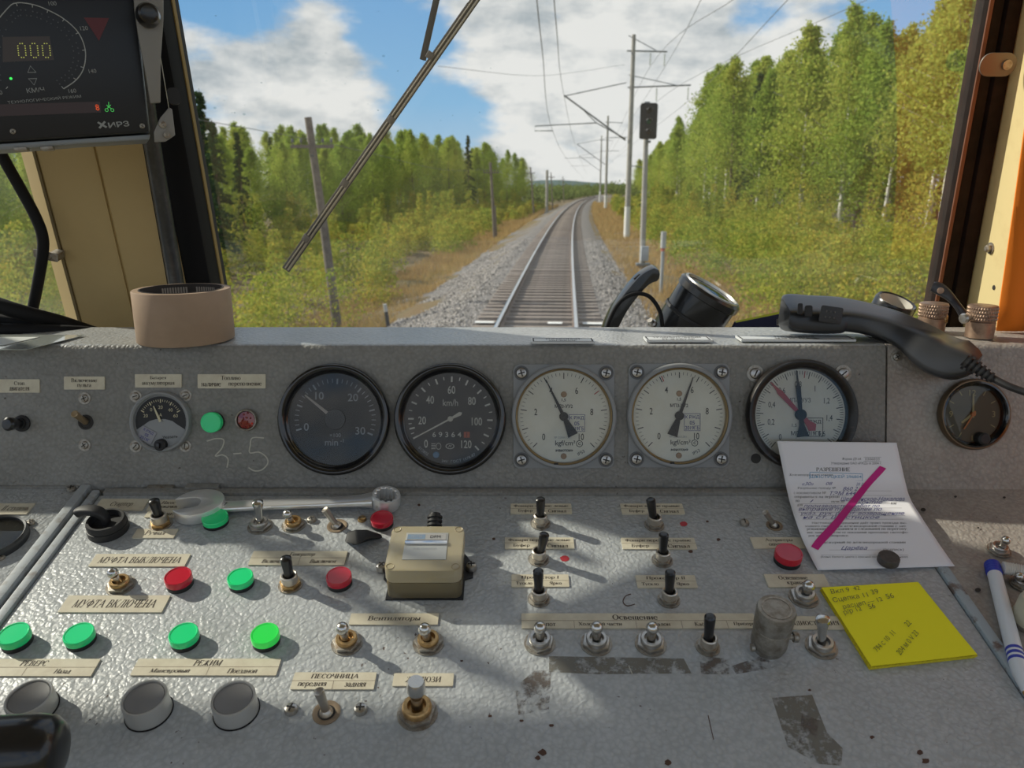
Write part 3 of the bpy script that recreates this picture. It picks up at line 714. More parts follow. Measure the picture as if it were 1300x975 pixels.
# front-row trees can be told apart by counting from the window seals
ORD = 'first second third fourth fifth sixth seventh eighth ninth tenth eleventh twelfth thirteenth fourteenth fifteenth sixteenth seventeenth eighteenth nineteenth twentieth'.split()
for side in (1, -1):
    fr_ = []
    for o, kd in TREES:
        x, y, z = o.location; u = x - cl(y)
        if u * side < 0 or 's' == o.name[0]: continue
        if abs(u) < (17.6 if y > 60 else 19.4) and y < 120: fr_.append((proj(o.location)[0], o))
    fr_ = [(p, o) for p, o in fr_ if 285 < p < 1215]
    fr_.sort(key=lambda q: -side * q[0])
    for i, (p, o) in enumerate(fr_[:20]):
        kn = 'birch' if o.name.startswith('birch') else 'broadleaf tree'
        o['label'] = f"{ORD[i]} front-row tree, a {kn}, counting from the {'right' if side > 0 else 'left'} window seal towards the track"
        o['group'] = f"front row of the forest {'right' if side > 0 else 'left'} of the track"
# far woods beyond
cs = []
for side in (-1, 1):
    for k in range(900):
        y = 150 + 420 * R.random() ** .8; u = side * ((9 if side < 0 else 13) + 60 * R.random() ** 1.5) if y < 330 else 120 * (R.random() - .5) + 18
        hh = (3.2 if side < 0 and y < 330 else 4.4) * (.6 + .6 * R.random()); m = 36
        base = np.array([float(cl(y)) + u, y, prof(u)]); cs.append(base + R.normal(size=(m, 3)) * np.array([1.2, 1.2, hh * .27]) + np.array([0, 0, hh * .5]))
cs = np.concatenate(cs); V, Fq = leaf_quads(cs, .35 + .35 * R.random(len(cs)), R)
tag(link('distant_woods', np_mesh('distant_woods', V, Fq, leaf_mat('distant_leaves', [(.09, .14, .05), (.15, .20, .06), (.22, .25, .07)], .3, .02))), 'hazy distant woods closing the view at the end of the track', 'woods', None, 'stuff')

def shrub_mass(side, n, seed):
    rg = np.random.default_rng(seed); VV = []
    for k in range(n):
        y = 11 + 130 * rg.random() ** 1.6
        u = (5.6 + 11.5 * rg.random()) if side > 0 else -(5.6 + 17 * rg.random())
        if side < 0 and y < 26: u = -(5.2 + 16 * rg.random() ** .8)
        hh = (.8 + .9 * rg.random()) * (1.25 if side > 0 else 1.1)
        m = int(np.interp(y, [12, 40, 140], [460, 340, 110])); sz = np.interp(y, [12, 40, 140], [.04, .065, .16])
        wd = .5 + .5 * rg.random()
        if abs(u) > 9 and rg.random() < .22: hh *= 1.9; wd *= .8; m = int(m * 1.5)
        ph = rg.random(m); an = rg.random(m) * 6.283; rr = wd * np.sqrt(rg.random(m)) * (1.15 - .75 * ph)
        c = np.stack([cl(y) + u + rr * np.cos(an), y + rr * np.sin(an), prof(u) + hh * (.05 + ph)], 1)
        V, _ = leaf_quads(c, sz * (.7 + .6 * rg.random(m)), rg); VV.append(V)
    V = np.concatenate(VV); return np_mesh('shrubs', V, np.arange(len(V)).reshape(-1, 4), M_SHRUB)
tag(link('undergrowth', shrub_mass(1, 700, 5)), 'yellow-green young shrubs filling the strip between ballast and right forest', 'undergrowth', None, 'stuff')
tag(link('undergrowth', shrub_mass(-1, 760, 6)), 'yellow-green young shrubs filling the ditch between ballast and left forest', 'undergrowth', None, 'stuff')
def grass_mass(side, n, seed):
    rg = np.random.default_rng(seed); y = 10 + 140 * rg.random(n) ** 1.9
    u = (2.6 + 4.6 * rg.random(n) ** 1.1) if side > 0 else -(4.1 + 3.0 * rg.random(n))
    z = np.interp(u, [-7, -5, -4.6, -2.2, 2.2, 3.2, 6, 12], [-1.25, -1.2, -1.1, -.32, -.32, -.6, -.75, -.6])
    hgt = (.16 + .30 * rg.random(n)) * np.interp(y, [10, 140], [.8, 1.6]); wd = np.interp(y, [10, 40, 140], [.010, .02, .10])
    an = rg.random(n) * 6.283; p = np.stack([clv(y) + u, y, z - .03], 1)
    w = np.stack([np.cos(an), np.sin(an), 0 * an], 1) * wd[:, None]; tip = np.stack([rg.normal(size=n) * .12, rg.normal(size=n) * .12, hgt], 1)
    V = np.stack([p - w, p + w, p + tip], 1).reshape(-1, 3); return np_mesh('dry_grass', V, np.arange(3 * n).reshape(-1, 3), M_DRY)
tag(link('dry_grass', grass_mass(1, 42000, 9)), 'straw-coloured dry grass along the right ballast edge', 'grass', None, 'stuff')
tag(link('dry_grass', grass_mass(-1, 38000, 10)), 'straw-coloured dry grass along the left ballast edge', 'grass', None, 'stuff')

hv, hf = [], []
for i in range(41):
    x = -260 + 16 * i; hv += [(x, 760, -3), (x, 800, 2 + 7 * math.exp(-((x - 60) / 90) ** 2) + 1.5 * sin(x * .05)), (x, 1000, -3)]
for i in range(40):
    for j in (0, 1): hf.append((3 * i + j, 3 * i + j + 1, 3 * i + j + 4, 3 * i + j + 3))
structure('hills', MB().add(hv, hf), mat('distant_hill_green', (.07, .12, .11), .9, noise=(.05, (.05, .09, .09), .4, .6)), smooth=180)

# ------------------------------------------------------------------ poles, signal, wires
def base_at(px, py, z): return Gp(px, py, z)
def mast(name, px, pb, ptop, z, rb, rt, label, group, arms=True, detail=True):
    b = base_at(px, pb, z); Y = b.y; top = Vp(px - .5, ptop, Y)
    t = thing(name, Matrix.Translation(b), label, 'utility pole', group); H = top.z - b.z
    MB().tube([(0, 0, -.3), (0, 0, H * .5), (0, 0, H)], [rb, (rb + rt) / 2, rt], 12).build('pole_shaft', M_CONC, t, smooth=60)
    MB().tube([(0, 0, -.3), (0, 0, H * .155)], [rb * 1.03, rb * 1.01], 12).build('whitewashed_foot', M_SLEEPW, t)
    return t, Y, b
def bar_px(t, b, Y, pts, r, name, material=M_GALV):
    return MB().tube([Vp(x, y, Y + dy) - b for x, y, dy in [(p + (0,))[:3] if len(p) == 2 else p for p in pts]], r, 6).build(name, material, t, smooth=60)
def insulator(t, b, Y, x, y0, y1):
    p0 = Vp(x, y0, Y) - b; p1 = Vp(x, y1, Y) - b; L_ = p0.z - p1.z; pr = [(0, 0)]
    for k in range(5): zt = -L_ * (.25 + .15 * k); pr += [(.02, zt + .05 * L_), (.075, zt), (.02, zt - .03 * L_)]
    pr += [(.015, -L_), (0, -L_)]
    MB().lathe(pr, 10, Matrix.Translation(p0)).build('insulator', mat('glass_insulator', (.55, .58, .52), .3), t)
t, Y, b = mast('catenary_mast', 795.5, 300, 44, -.45, .19, .12, 'tall concrete mast with line brackets right behind the signal', 'catenary masts right of the track')
bar_px(t, b, Y, [(796, 64.5), (847, 65.5)], .05, 'upper_crossarm'); bar_px(t, b, Y, [(798, 45), (833, 64)], .025, 'brace')
bar_px(t, b, Y, [(797, 111), (877, 108)], .05, 'lower_crossarm'); bar_px(t, b, Y, [(798, 95), (858, 108)], .025, 'brace')
bar_px(t, b, Y, [(795, 105), (716, 122, -1.5)], .035, 'top_stay'); bar_px(t, b, Y, [(794, 178), (716, 121, -1.5)], .05, 'cantilever')
bar_px(t, b, Y, [(794, 176), (757, 156, -1), (679, 160, -1.5), (679, 166, -1.5), (702, 166, -1.5)], .035, 'registration_arm')
bar_px(t, b, Y, [(740, 139, -1), (757, 156, -1)], .03, 'hanger')
for x, y in ((826, 64), (844, 65), (834, 109), (874, 108)): insulator(t, b, Y, x, y, y + 20)
for k, (px, pb, pt) in enumerate(((768.5, 266, 147), (761.5, 256, 172))):
    t, Y, b = mast('catenary_mast', px, pb, pt, -.45, .2, .13, ('second concrete mast along the right side, beyond the tallest one', 'most distant concrete mast along the right side')[k], 'catenary masts right of the track')
    s = (1, .72)[k]
    bar_px(t, b, Y, [(px, pt + 8 * s), (px + 22 * s, pt + 9 * s)], .05, 'upper_crossarm'); bar_px(t, b, Y, [(px, pt + 28 * s), (px + 34 * s, pt + 27 * s)], .05, 'lower_crossarm')
    bar_px(t, b, Y, [(px, pt + 62 * s), (px - 36 * s, pt + 36 * s)], .05, 'cantilever'); bar_px(t, b, Y, [(px, pt + 29 * s), (px - 36 * s, pt + 36 * s)], .03, 'top_stay')
    bar_px(t, b, Y, [(px - 12, pt + 53 * s), (px - 52 * s, pt + 54 * s)], .03, 'registration_arm')
# colour-light signal
b = Gp(815, 345, -.55); Y = b.y; top = Vp(821.5, 131, Y)
t = thing('railway_signal', Matrix.Translation(b), 'three-lamp railway signal with black head on a pale concrete mast', 'signal')
lean = top.x - b.x; H = top.z - b.z
MB().tube([(0, 0, -.3), (lean * .5, 0, H * .5), (lean, 0, H)], [.115, .10, .085], 14).build('mast', M_CONC, t, smooth=60)
c = Vp(823, 154, Y - .22) - b; hw, hh = 10.3 * Y / F_PX, 20.5 * Y / F_PX
MB().prism(rrect(2 * hw, 2 * hh, .09), 0, .1, Matrix.Translation(c) @ Matrix.Rotation(pi / 2, 4, 'X')).build('signal_head', M_BLACKM, t, bevel=.01)
for k, col in enumerate(((.02, .02, .022), (.02, .10, .05), (.03, .02, .02))):
    q = c + Vector((0, -.1, hh * (.56 - .58 * k)))
    ln = MB().lathe([(.085, 0), (.07, .012), (0, .022)], 16, Matrix.Translation(q) @ Matrix.Rotation(pi / 2, 4, 'X')).build('lens', mat('signal_lens_' + 'dark green black'.split()[k], col, .15), t)
    vs = []; 
    rings = [[q + Vector((r * cos(a), -L_, r * sin(a))) for a in [radians(20 + 140 * i / 10) for i in range(11)]] for r, L_ in ((.11, 0), (.105, .22), (.099, .22), (.104, 0))]
    MB().loft(rings, cap=False, closed=False).build('hood', mat('signal_grey', (.20, .21, .22), .5), t)
q = Vp(818, 322, Y - .16) - b; MB().box((q.x - .13, q.y - .06, q.z - .28), (q.x + .16, q.y + .1, q.z + .28)).build('relay_box', mat('grey_box_paint', (.40, .43, .46), .5), t, bevel=.02)
q = Vp(816, 336, Y - .12) - b; MB().box((q.x - .25, q.y - .05, q.z - .05), (q.x + .28, q.y + .2, q.z + .06)).build('foot_clamp', M_GALV, t, bevel=.02)
q = Vp(822, 180, Y) - b; MB().box((q.x - .1, q.y - .16, q.z - .04), (q.x + .1, q.y + .1, q.z + .04)).build('head_bracket', M_GALV, t, bevel=.01)
MB().box((lean - .1, -.1, H - .02), (lean + .1, .1, H + .05)).build('mast_cap', M_GALV, t, bevel=.02)
# marker post
b = Gp(839, 373, -.6); t = thing('marker_post', Matrix.Translation(b), 'short grey post with a red band right of the signal', 'post'); H = Vp(839, 294, b.y).z - b.z
MB().tube([(0, 0, -.2), (0, 0, H * .98)], .055, 12).build('shaft', mat('grey_post_paint', (.33, .35, .36), .6), t, smooth=60)
MB().tube([(0, 0, H * .74), (0, 0, H)], .085, 12).build('head', mat('pale_post_head', (.42, .43, .42), .6), t, smooth=60)
MB().tube([(0, 0, H * .69), (0, 0, H * .74)], .06, 12).build('red_band', mat('faded_red_paint', (.45, .10, .07), .6), t, smooth=60)
# service post between mast and signal
b = Gp(813.5, 300, -.5); t = thing('thin_post', Matrix.Translation(b), 'thin grey post standing just behind the signal mast', 'post'); H = Vp(813.5, 190, b.y).z - b.z
MB().tube([(0, 0, 0), (0, 0, H)], .05, 8).build('shaft', M_CONC, t); MB().tube([(-.9, 0, H * .82), (0, 0, H * .8)], .03, 6).build('arm', M_GALV, t)
# telegraph poles on the left
def tele(pb, pt, z, label, r=.12, braced=False, arm=True):
    b = Gp(*pb, z); top = Vp(*pt, b.y) - b
    t = thing('telegraph_pole', Matrix.Translation(b), label, 'utility pole', 'telegraph poles left of the track')
    MB().tube([(0, 0, -.4), tuple(top * .5), tuple(top)], [r, r * .85, r * .7], 10).build('pole_shaft', M_WOODP, t, smooth=60)
    if braced: MB().tube([(.10, -.05, -.4), tuple(top * .45 + Vector((.1, 0, 0)))], r * .8, 8).build('stub_post', M_WOODP, t, smooth=60)
    if arm:
        q = top * .87; MB().box((q.x - .55, q.y - .05, q.z - .04), (q.x + .55, q.y + .05, q.z + .04)).build('crossarm', M_WOODP, t)
        for dx in (-.5, -.28, .28, .5): MB().lathe([(.012, 0), (.012, .06), (.035, .06), (.04, .12), (.02, .16), (0, .16)], 8, Matrix.Translation(q + Vector((dx, 0, .04)))).build('insulator', mat('dark_insulator', (.10, .11, .10), .3), t)
    return b, top
tp = [tele((430, 418), (391, 149), -1.15, 'leaning wooden telegraph pole with crossarm behind the wiper blade', .13),
      tele((628.5, 305), (622.5, 206), -1.1, 'double-legged wooden telegraph pole beside the track, second from the cab', .13, True),
      tele((678, 272), (673.5, 212), -1.0, 'slim wooden telegraph pole, third along the left side', .13)]
b = Gp(694, 271, -.9); t = thing('concrete_post', Matrix.Translation(b), 'pale concrete post without arms on the left side near the bend', 'post'); H = Vp(691.5, 216, b.y).z - b.z
MB().tube([(0, 0, -.2), (0, 0, H)], [.2, .18], 12).build('shaft', M_CONC, t, smooth=60); MB().box((-.3, -.3, 0), (.3, .3, .35)).build('footing', M_CONC, t)
tp.append(tele((702, 266), (699.5, 219), -.9, 'slim wooden telegraph pole, fourth along the left side', .12))
tp.append(tele((716, 256), (714.5, 224), -.9, 'farthest wooden telegraph pole along the left side', .12))
b = Gp(494, 418, -1.0); t = thing('marker_stake', Matrix.Translation(b), 'short dark stake with a pale top at the foot of the left ballast', 'post'); H = Vp(490, 386, b.y).z - b.z
MB().tube([(0, 0, -.2), (-.06, 0, H * .7)], .05, 10).build('shaft', mat('dark_stake', (.06, .06, .065), .7), t); MB().tube([(-.06, 0, H * .7), (-.09, 0, H)], .05, 10).build('pale_tip', mat('pale_stake_paint', (.5, .5, .48), .7), t)
# wires
def wire(name, pts, r, label, sag=0):
    pts = smooth_path(pts, 8); mb = MB().tube(pts, r, 5)
    o = mb.build(name, M_WIRE, None); return tag(o, label, 'wire')
mY = 46.0
wire('contact_wire', [Vp(679, -30, 14), Vp(688, 60, 20), Vp(701, 164, 44), Vp(722, 205, 90), Vp(742, 228, 190)], .011, 'contact wire hanging over the track, left of the messenger wire')
wire('messenger_wire', [Vp(703, -30, 14), Vp(706, 30, 19), Vp(716, 121, 44), Vp(731, 186, 90), Vp(745, 222, 190)], .011, 'messenger wire above the contact wire over the track')
wire('feeder_wire', [Vp(895, -10, 22), Vp(844, 85, 46), Vp(790, 170, 100), Vp(764, 212, 200)], .010, 'feeder wire from the upper crossarm tip of the nearest mast')
wire('feeder_wire', [Vp(937, -5, 22), Vp(826, 84, 46), Vp(783, 170, 100), Vp(762, 212, 200)], .010, 'feeder wire from the inner end of the upper crossarm')
wire('feeder_wire', [Vp(1000, 0, 20), Vp(874, 128, 46), Vp(800, 186, 100), Vp(767, 214, 200)], .010, 'feeder wire from the lower crossarm tip of the nearest mast')
wire('feeder_wire', [Vp(1100, 0, 20), Vp(834, 129, 46), Vp(790, 190, 100), Vp(765, 216, 200)], .008, 'feeder wire from the inner end of the lower crossarm')
wire('guy_wire', [Vp(556, 84, 24), Vp(690, 96, 40), Vp(793, 82, 46)], .007, 'thin wire slanting from mast towards the upper left over the track')
pa = [b_ + t_ * .9 for b_, t_ in tp]
wire('telegraph_wire', [pa[0] + Vector((-3.2, -12, .3)), pa[0], pa[0].lerp(pa[1], .5) - Vector((0, 0, .35)), pa[1], pa[1].lerp(pa[2], .5) - Vector((0, 0, .5)), pa[2]], .007, 'sagging telegraph wire strung along the left wooden poles')

# ================================================================== instrument panel and desk
SEAMX = Pp(1125, 500).x
panel = thing('instrument_panel', Matrix.Translation(PBOT), 'grey enamelled instrument panel with a flat ledge along the windscreen', 'control panel')
def panel_profile(x):
    pts = [PBOT + Vector((0, .0, -.05))]
    pts += [PBOT - PN * 0 + PU * 0]
    top = (EDGE - PBOT).length
    r = .007
    c = EDGE - PU * r * 1.0 - PN * r
    for k in range(5):
        a = radians(90 * k / 4); pts.append(c + PN * r * cos(a) + PU * r * sin(a) * 1.0)
    pts += [Vector((0, .875, EDGE.z)), Vector((0, .879, EDGE.z - .004)), Vector((0, .879, 2.375)), Vector((0, 1.03, 2.375)), Vector((0, 1.03, 2.25))]
    return [Vector((x, p.y, p.z)) for p in pts]
M_LEDGE = hammer('ledge_grey_enamel', (.44, .45, .45), (.36, .37, .365), (.06, .045, .035), .30)  # panel enamel painted paler on top, for the sky reflected along the ledge
pf = wbuild(MB().loft([panel_profile(-1.655), panel_profile(SEAMX - .0008)]), 'panel_face', M_PANEL, panel, smooth=40)
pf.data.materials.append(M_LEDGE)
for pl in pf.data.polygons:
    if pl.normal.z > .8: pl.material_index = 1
wbuild(MB().loft([panel_profile(SEAMX + .0012), panel_profile(1.145)]), 'side_panel_face', M_RIGHT, panel, smooth=40)
def screw_at(mw, r, name, material, parent, slot='cross', h=None):
    h = h or r * .55; a = random.Random(int(mw.translation.x * 9999)).random() * 90
    mb = MB().lathe([(r, 0), (r, h * .35), (r * .85, h * .8), (r * .5, h), (0, h * 1.04)], 18)
    o = link(name, mb.mesh(name, material), parent); o.matrix_basis = (parent.matrix_world.inverted() @ mw)
    s = MB(); m = Matrix.Rotation(radians(a), 4, 'Z'); e = h * 1.06; L_ = r * .62
    s.box((-L_, -r * .11, e - .0002), (L_, r * .11, e + .0001), m)
    if slot == 'cross': s.box((-r * .11, -L_, e - .0002), (r * .11, L_, e + .0001), m)
    return o, s.build('screw_slot', M_INK, o, smooth=0)
def washer_screw(mw, r, parent, material=M_STEEL, slot='cross'):
    o, _ = screw_at(mw, r, 'screw', material, parent, slot)
    MB().lathe([(r * 1.5, 0), (r * 1.5, r * .16), (r * .9, r * .16)], 20).build('washer', M_DULL, o)
for x, y in ((107.7, 505.6), (107.7, 565)): washer_screw(fP(Pp(x, y)), .0042, panel, M_DULL)
washer_screw(fP(Pp(1138, 453)), .0042, panel, M_DULL)

desk = thing('control_desk', Matrix.Translation(PBOT), 'sloping grey hammered-enamel control desk under the instrument panel', 'control desk')
XL = Dp(118, 640).x; XLL = Dp(97, 625).x; XR = Dp(1190, 725).x
NEAR = (Dp(650, 1180) - PBOT).dot(DU)
def DL(x, v, h=0): return Vector((x, PBOT.y, PBOT.z)) + DU * v + DN * h          # desk coordinates: x, up-slope, height
v1 = (Dp(650, 623) - PBOT).dot(DU); v2 = (Dp(650, 629) - PBOT).dot(DU)
def slab(x0, x1, va, vb, h0, h1):
    return MB().loft([[DL(x0, va, h0), DL(x1, va, h0), DL(x1, va, h1), DL(x0, va, h1)], [DL(x0, vb, h0), DL(x1, vb, h0), DL(x1, vb, h1), DL(x0, vb, h1)]])
wbuild(slab(XL, XR, NEAR, v2, -.012, 0), 'desk_lid', M_DESK, desk, bevel=.0012)
wbuild(slab(XL + .004, XR, v2 - .0006, v1, -.012, .004), 'lid_lip', M_PANEL, desk, bevel=.0018)
wbuild(slab(-1.65, XLL, NEAR, v1 + .004, -.012, 0), 'left_lid', M_DESK, desk, bevel=.0015)
wbuild(slab(-1.65, XLL, v1 + .003, v1 + .006, -.012, .003), 'lid_lip', M_PANEL, desk, bevel=.0012)
M_EDGE = mat('worn_blue_grey_edge', (.40, .43, .45), .45, noise=(70, (.24, .22, .2), .5, .68))
wbuild(slab(XLL + .0025, XLL + .0125, NEAR, v1 + .005, -.012, .005), 'divider_bar', M_EDGE, desk, bevel=.002)
wbuild(slab(XL - .0095, XL - .0012, NEAR, v1 - .002, -.012, .003), 'lid_rim', M_EDGE, desk, bevel=.0018)
wbuild(slab(XR + .001, XR + .011, NEAR, (Dp(650, 722) - PBOT).dot(DU), -.012, .003), 'lid_rim', mat('scuffed_blue_edge', (.36, .43, .47), .45, noise=(60, (.17, .13, .11), .5, .62)), desk, bevel=.002)
wbuild(slab(XR + .001, XR + .008, (Dp(650, 722) - PBOT).dot(DU), v1, -.012, .0005), 'lid_rim', M_RIGHT, desk, bevel=.001)
wbuild(slab(XR + .0125, 1.14, NEAR, v1 + .006, -.012, -.001), 'right_shelf', M_RIGHT, desk)
wbuild(slab(-1.65, 1.14, NEAR, .0, -.06, -.0125), 'desk_bed', mat('dark_gap', (.05, .045, .04), .8), desk)
p0, p1 = DL(-1.65, NEAR), DL(1.14, NEAR)
wbuild(MB().box((-1.65, p0.y, 1.25), (1.14, p0.y + .03, p0.z - .05)), 'desk_front', M_PANEL, desk)
# hinge leaf behind the wrench
q = Dp(258, 622); wbuild(MB().prism(rrect(42 * mpp(q), .008, .002), 0, .006, fD(q)), 'hinge', M_PANEL, desk, bevel=.001)
q = Dp(205, 621); wbuild(MB().prism(rrect(34 * mpp(q), .006, .002), 0, .004, fD(q)), 'hinge', M_DULL, desk, bevel=.001)
for (x, y, r, m_, sl_) in ((91, 622, .0048, M_DULL, 'cross'), (39, 664.7, .0042, M_DULL, 'cross'), (1, 709, .004, M_DULL, 'cross'), (395.8, 661, .0046, M_DULL, 'cross'), (459.8, 660, .0043, M_BRASS, 'slot'), (945, 664.7, .0046, M_DULL, 'slot'), (370, 902, .0052, M_STEEL, 'cross'), (458, 902, .0052, M_STEEL, 'cross')):
    screw_at(fD(Dp(x, y)), r, 'screw', m_, desk, sl_, r * .8)
# old tape marks, paint dots, holes, scratches: thin films on the enamel
def film_mat(name, col, scale, thr, rough=.7):
    m = bpy.data.materials.new(name); m.use_nodes = True; t = m.node_tree; b = t.nodes['Principled BSDF']
    b.inputs['Base Color'].default_value = (*col, 1); b.inputs['Roughness'].default_value = rough
    c = t.nodes.new('ShaderNodeTexCoord'); n = t.nodes.new('ShaderNodeTexNoise'); n.inputs['Scale'].default_value = scale; n.inputs['Detail'].default_value = 6; n.inputs['Roughness'].default_value = .7
    t.links.new(c.outputs['Object'], n.inputs['Vector']); r = t.nodes.new('ShaderNodeMapRange'); t.links.new(n.outputs['Fac'], r.inputs['Value'])
    r.inputs['From Min'].default_value = thr; r.inputs['From Max'].default_value = thr + .14; r.inputs['To Max'].default_value = .72
    t.links.new(r.outputs[0], b.inputs['Alpha']); return m
M_RES = film_mat('tape_residue', (.20, .185, .15), 90, .38); M_RES2 = film_mat('broken_tape_residue', (.15, .12, .10), 80, .44); M_PAINTDOT = mat('red_paint', (.42, .03, .04), .5)
def film(poly, m_, name, h=.00015):
    return wbuild(MB().add([Dp(x, y, h) for x, y in poly], [tuple(range(len(poly)))]), name, m_, desk, smooth=0)
film([(697, 833), (758, 834), (868, 836), (878, 855), (757, 856), (697, 853)], M_RES, 'tape_residue')
film([(700, 850), (697, 900), (658, 908), (654, 872), (678, 852)], M_RES2, 'tape_residue')
film([(888, 833), (926, 836), (926, 856), (890, 856)], M_RES2, 'tape_residue'); film([(928, 846), (985, 826), (990, 846), (935, 856)], M_RES2, 'tape_residue')
film([(980, 886), (1031, 882), (1050, 930), (1070, 950), (1068, 972), (1040, 970), (1000, 948)], M_RES, 'tape_residue')
film([(1018, 905), (1040, 915), (1034, 948), (1014, 945)], M_RES2, 'tape_residue', .0003)
for x, y, r in ((868, 665, 5), (717, 709, 6)): film([(x + r * cos(a * .7) * (1 + .15 * sin(3 * a)), y + r * .65 * sin(a * .7)) for a in range(9)], M_PAINTDOT, 'red_paint_dot', .0002)
M_RUST = mat('rust_spot', (.09, .045, .03), .85)
for x, y, r in ((689, 955, 6), (683, 962, 4), (912, 685, 2.6), (532, 641, 2.2), (627, 684, 2.4), (1107, 936, 3), (586, 839, 1.8), (622, 909, 2.6), (1168, 955, 4.5), (1175, 966, 5), (877, 700, 3), (700, 921, 3), (662, 915, 2.5), (1028, 876, 2.2), (898, 662, 2), (848, 968, 5)):
    film([(x + r * cos(a * .785) * (1 + .25 * sin(2.7 * a + x)), y + r * .7 * sin(a * .785) * (1 + .2 * cos(3 * a + y))) for a in range(8)], M_RUST, 'rust_spot', .0002)
for x, y, r in ((1172, 647, 3.4), (1242, 670, 1.6), (1241.5, 749, 4), (1213, 630.5, 2), (1275, 631.5, 2)): film([(x + r * cos(a * .785), y + r * .7 * sin(a * .785)) for a in range(8)], M_INK, 'drilled_hole', .0003)
def stroke(pts, wpx, m_, name, at, parent, h=.0003):
    """a scratched or written line: a thin ribbon on the surface `at`"""
    pts = [Vector((x, y)) for x, y in pts]; vs, fs = [], []
    for i, p in enumerate(pts):
        t = (pts[min(i + 1, len(pts) - 1)] - pts[max(i - 1, 0)]).normalized(); n = Vector((-t.y, t.x)) * wpx / 2
        a, b = p + n, p - n; vs += [at(a.x, a.y, h), at(b.x, b.y, h)]
    fs = [(2 * i, 2 * i + 1, 2 * i + 3, 2 * i + 2) for i in range(len(pts) - 1)]
    return wbuild(MB().add(vs, fs), name, m_, parent, smooth=0)
M_CHALK = mat('scratched_paint', (.50, .48, .41), .8)
def sp2(pts, k=5): return [(p.x, p.y) for p in smooth_path([(x, y, 0) for x, y in pts], k)]
Z3 = lambda pts: [(x / 3.714, y / 3.714 + 420) for x, y in pts]
stroke(sp2(Z3([(975, 520), (1020, 508), (1055, 515), (1045, 555), (1015, 590), (1050, 585), (1075, 605), (1070, 645)])), 1.6, M_CHALK, 'scratched_figure', Pp, panel)
stroke(Z3([(1100, 580), (1138, 577)]), 1.6, M_CHALK, 'scratched_dash', Pp, panel)
stroke(sp2(Z3([(1245, 505), (1190, 505), (1180, 540), (1178, 575), (1220, 572), (1255, 595), (1262, 625), (1235, 655), (1200, 660), (1172, 645)])), 1.6, M_CHALK, 'scratched_figure', Pp, panel)
stroke(sp2([(801, 754), (794, 757), (791, 764), (796, 769), (806, 767)]), 1.2, M_RUST, 'scratch', Dp, desk)
stroke([(899, 908), (902, 922), (906, 939)], 1.1, M_RUST, 'scratch', Dp, desk)
stroke([(798, 845), (803, 856)], 1.2, M_CHALK, 'scratch', Dp, desk)

# ------------------------------------------------------------------ plates
def plate(at, fr, xl, xr, yt, yb, label, rows, material=M_IVORY, t=.0012, shear=.22, rules=True, ink=None, name='label_plate', border=False):
    """rows: list of (text, cx 0..1, cy 0..1 from top, width share, height share)"""
    a, b, c = at(xl, yb), at(xr, yb), at((xl + xr) / 2, yt)
    ybm = at((xl + xr) / 2, yb); p = (ybm + c) / 2; wd = (b - a).length; hd = (c - ybm).length
    # perspective: measure the width half-way up
    f_ = fr(p); o = thing(name, f_, label, 'label', 'engraved label plates')
    MB().prism(rrect(wd, hd, .0006, 2), 0, t).build('plate', material, o, smooth=0)
    for s, cx_, cy_, ws, hs in rows:
        text(o, s, ((cx_ - .5) * wd, (.5 - cy_) * hd), ws * wd, hs * hd if hs else None, t + .00015, ink or M_INKB, shear, .005, serif=1.0 if hs and hs > .42 else 1.15)
    if border:
        e = .0014; bb = MB()
        for q in ((-wd / 2 + e, -hd / 2 + e, wd / 2 - e, -hd / 2 + 2 * e), (-wd / 2 + e, hd / 2 - 2 * e, wd / 2 - e, hd / 2 - e), (-wd / 2 + e, -hd / 2 + e, -wd / 2 + 2 * e, hd / 2 - e), (wd / 2 - 2 * e, -hd / 2 + e, wd / 2 - e, hd / 2 - e)):
            bb.box((q[0], q[1], t), (q[2], q[3], t + .0001))
        bb.build('border_line', M_INK, o, smooth=0)
    if rules is not True and rules:
        lm = MB()
        for x0, y0, x1, y1 in rules:
            q0 = ((x0 - .5) * wd, (.5 - y0) * hd); q1 = ((x1 - .5) * wd, (.5 - y1) * hd); g_ = .00022
            lm.box((min(q0[0], q1[0]) - g_, min(q0[1], q1[1]) - g_, t), (max(q0[0], q1[0]) + g_, max(q0[1], q1[1]) + g_, t + .0001))
        lm.build('ruled_line', mat('thin_rule', (.33, .27, .2), .7), o, smooth=0)
    return o
def dplate(*a, **k): return plate(Dp, fD, *a, **k)
def pplate(*a, **k): return plate(Pp, fP, *a, **k)
one = lambda s, w=.8, h=.55: [(s, .5, .5, w, h)]
two = lambda a, b, wa=.8, wb=.8: [(a, .5, .29, wa, .30), (b, .5, .73, wb, .30)]
dplate(-22, 40, 641, 653, 'cream plate lettered II ступень cut by the left edge on the left desk lid', [('II ступень', .68, .5, .55, .55)])
dplate(124, 186, 635, 648, 'cream plate for the starter (Стартер) behind the black rotary starter switch', one('Стартер', .46, .5))
dplate(190, 236, 636, 648.5, 'cream plate for the priming pump half hidden behind a black-tipped toggle', two('Насос', 'прокачки', .4, .62))
dplate(186, 232, 649, 657.5, 'cream plate for automatic mode (Автомат) beside the open jaw of the spanner', one('Автомат', .6, .5))
dplate(171, 224, 673, 683.5, 'cream plate for manual mode (Ручная) below a black-tipped toggle', one('Ручная', .5, .6))
dplate(117, 239, 705, 719.5, 'cream plate lettered МУФТА ВЫКЛЮЧЕНА above the tilted brass-ring toggle, clutch off', one('МУФТА ВЫКЛЮЧЕНА', .86, .52))
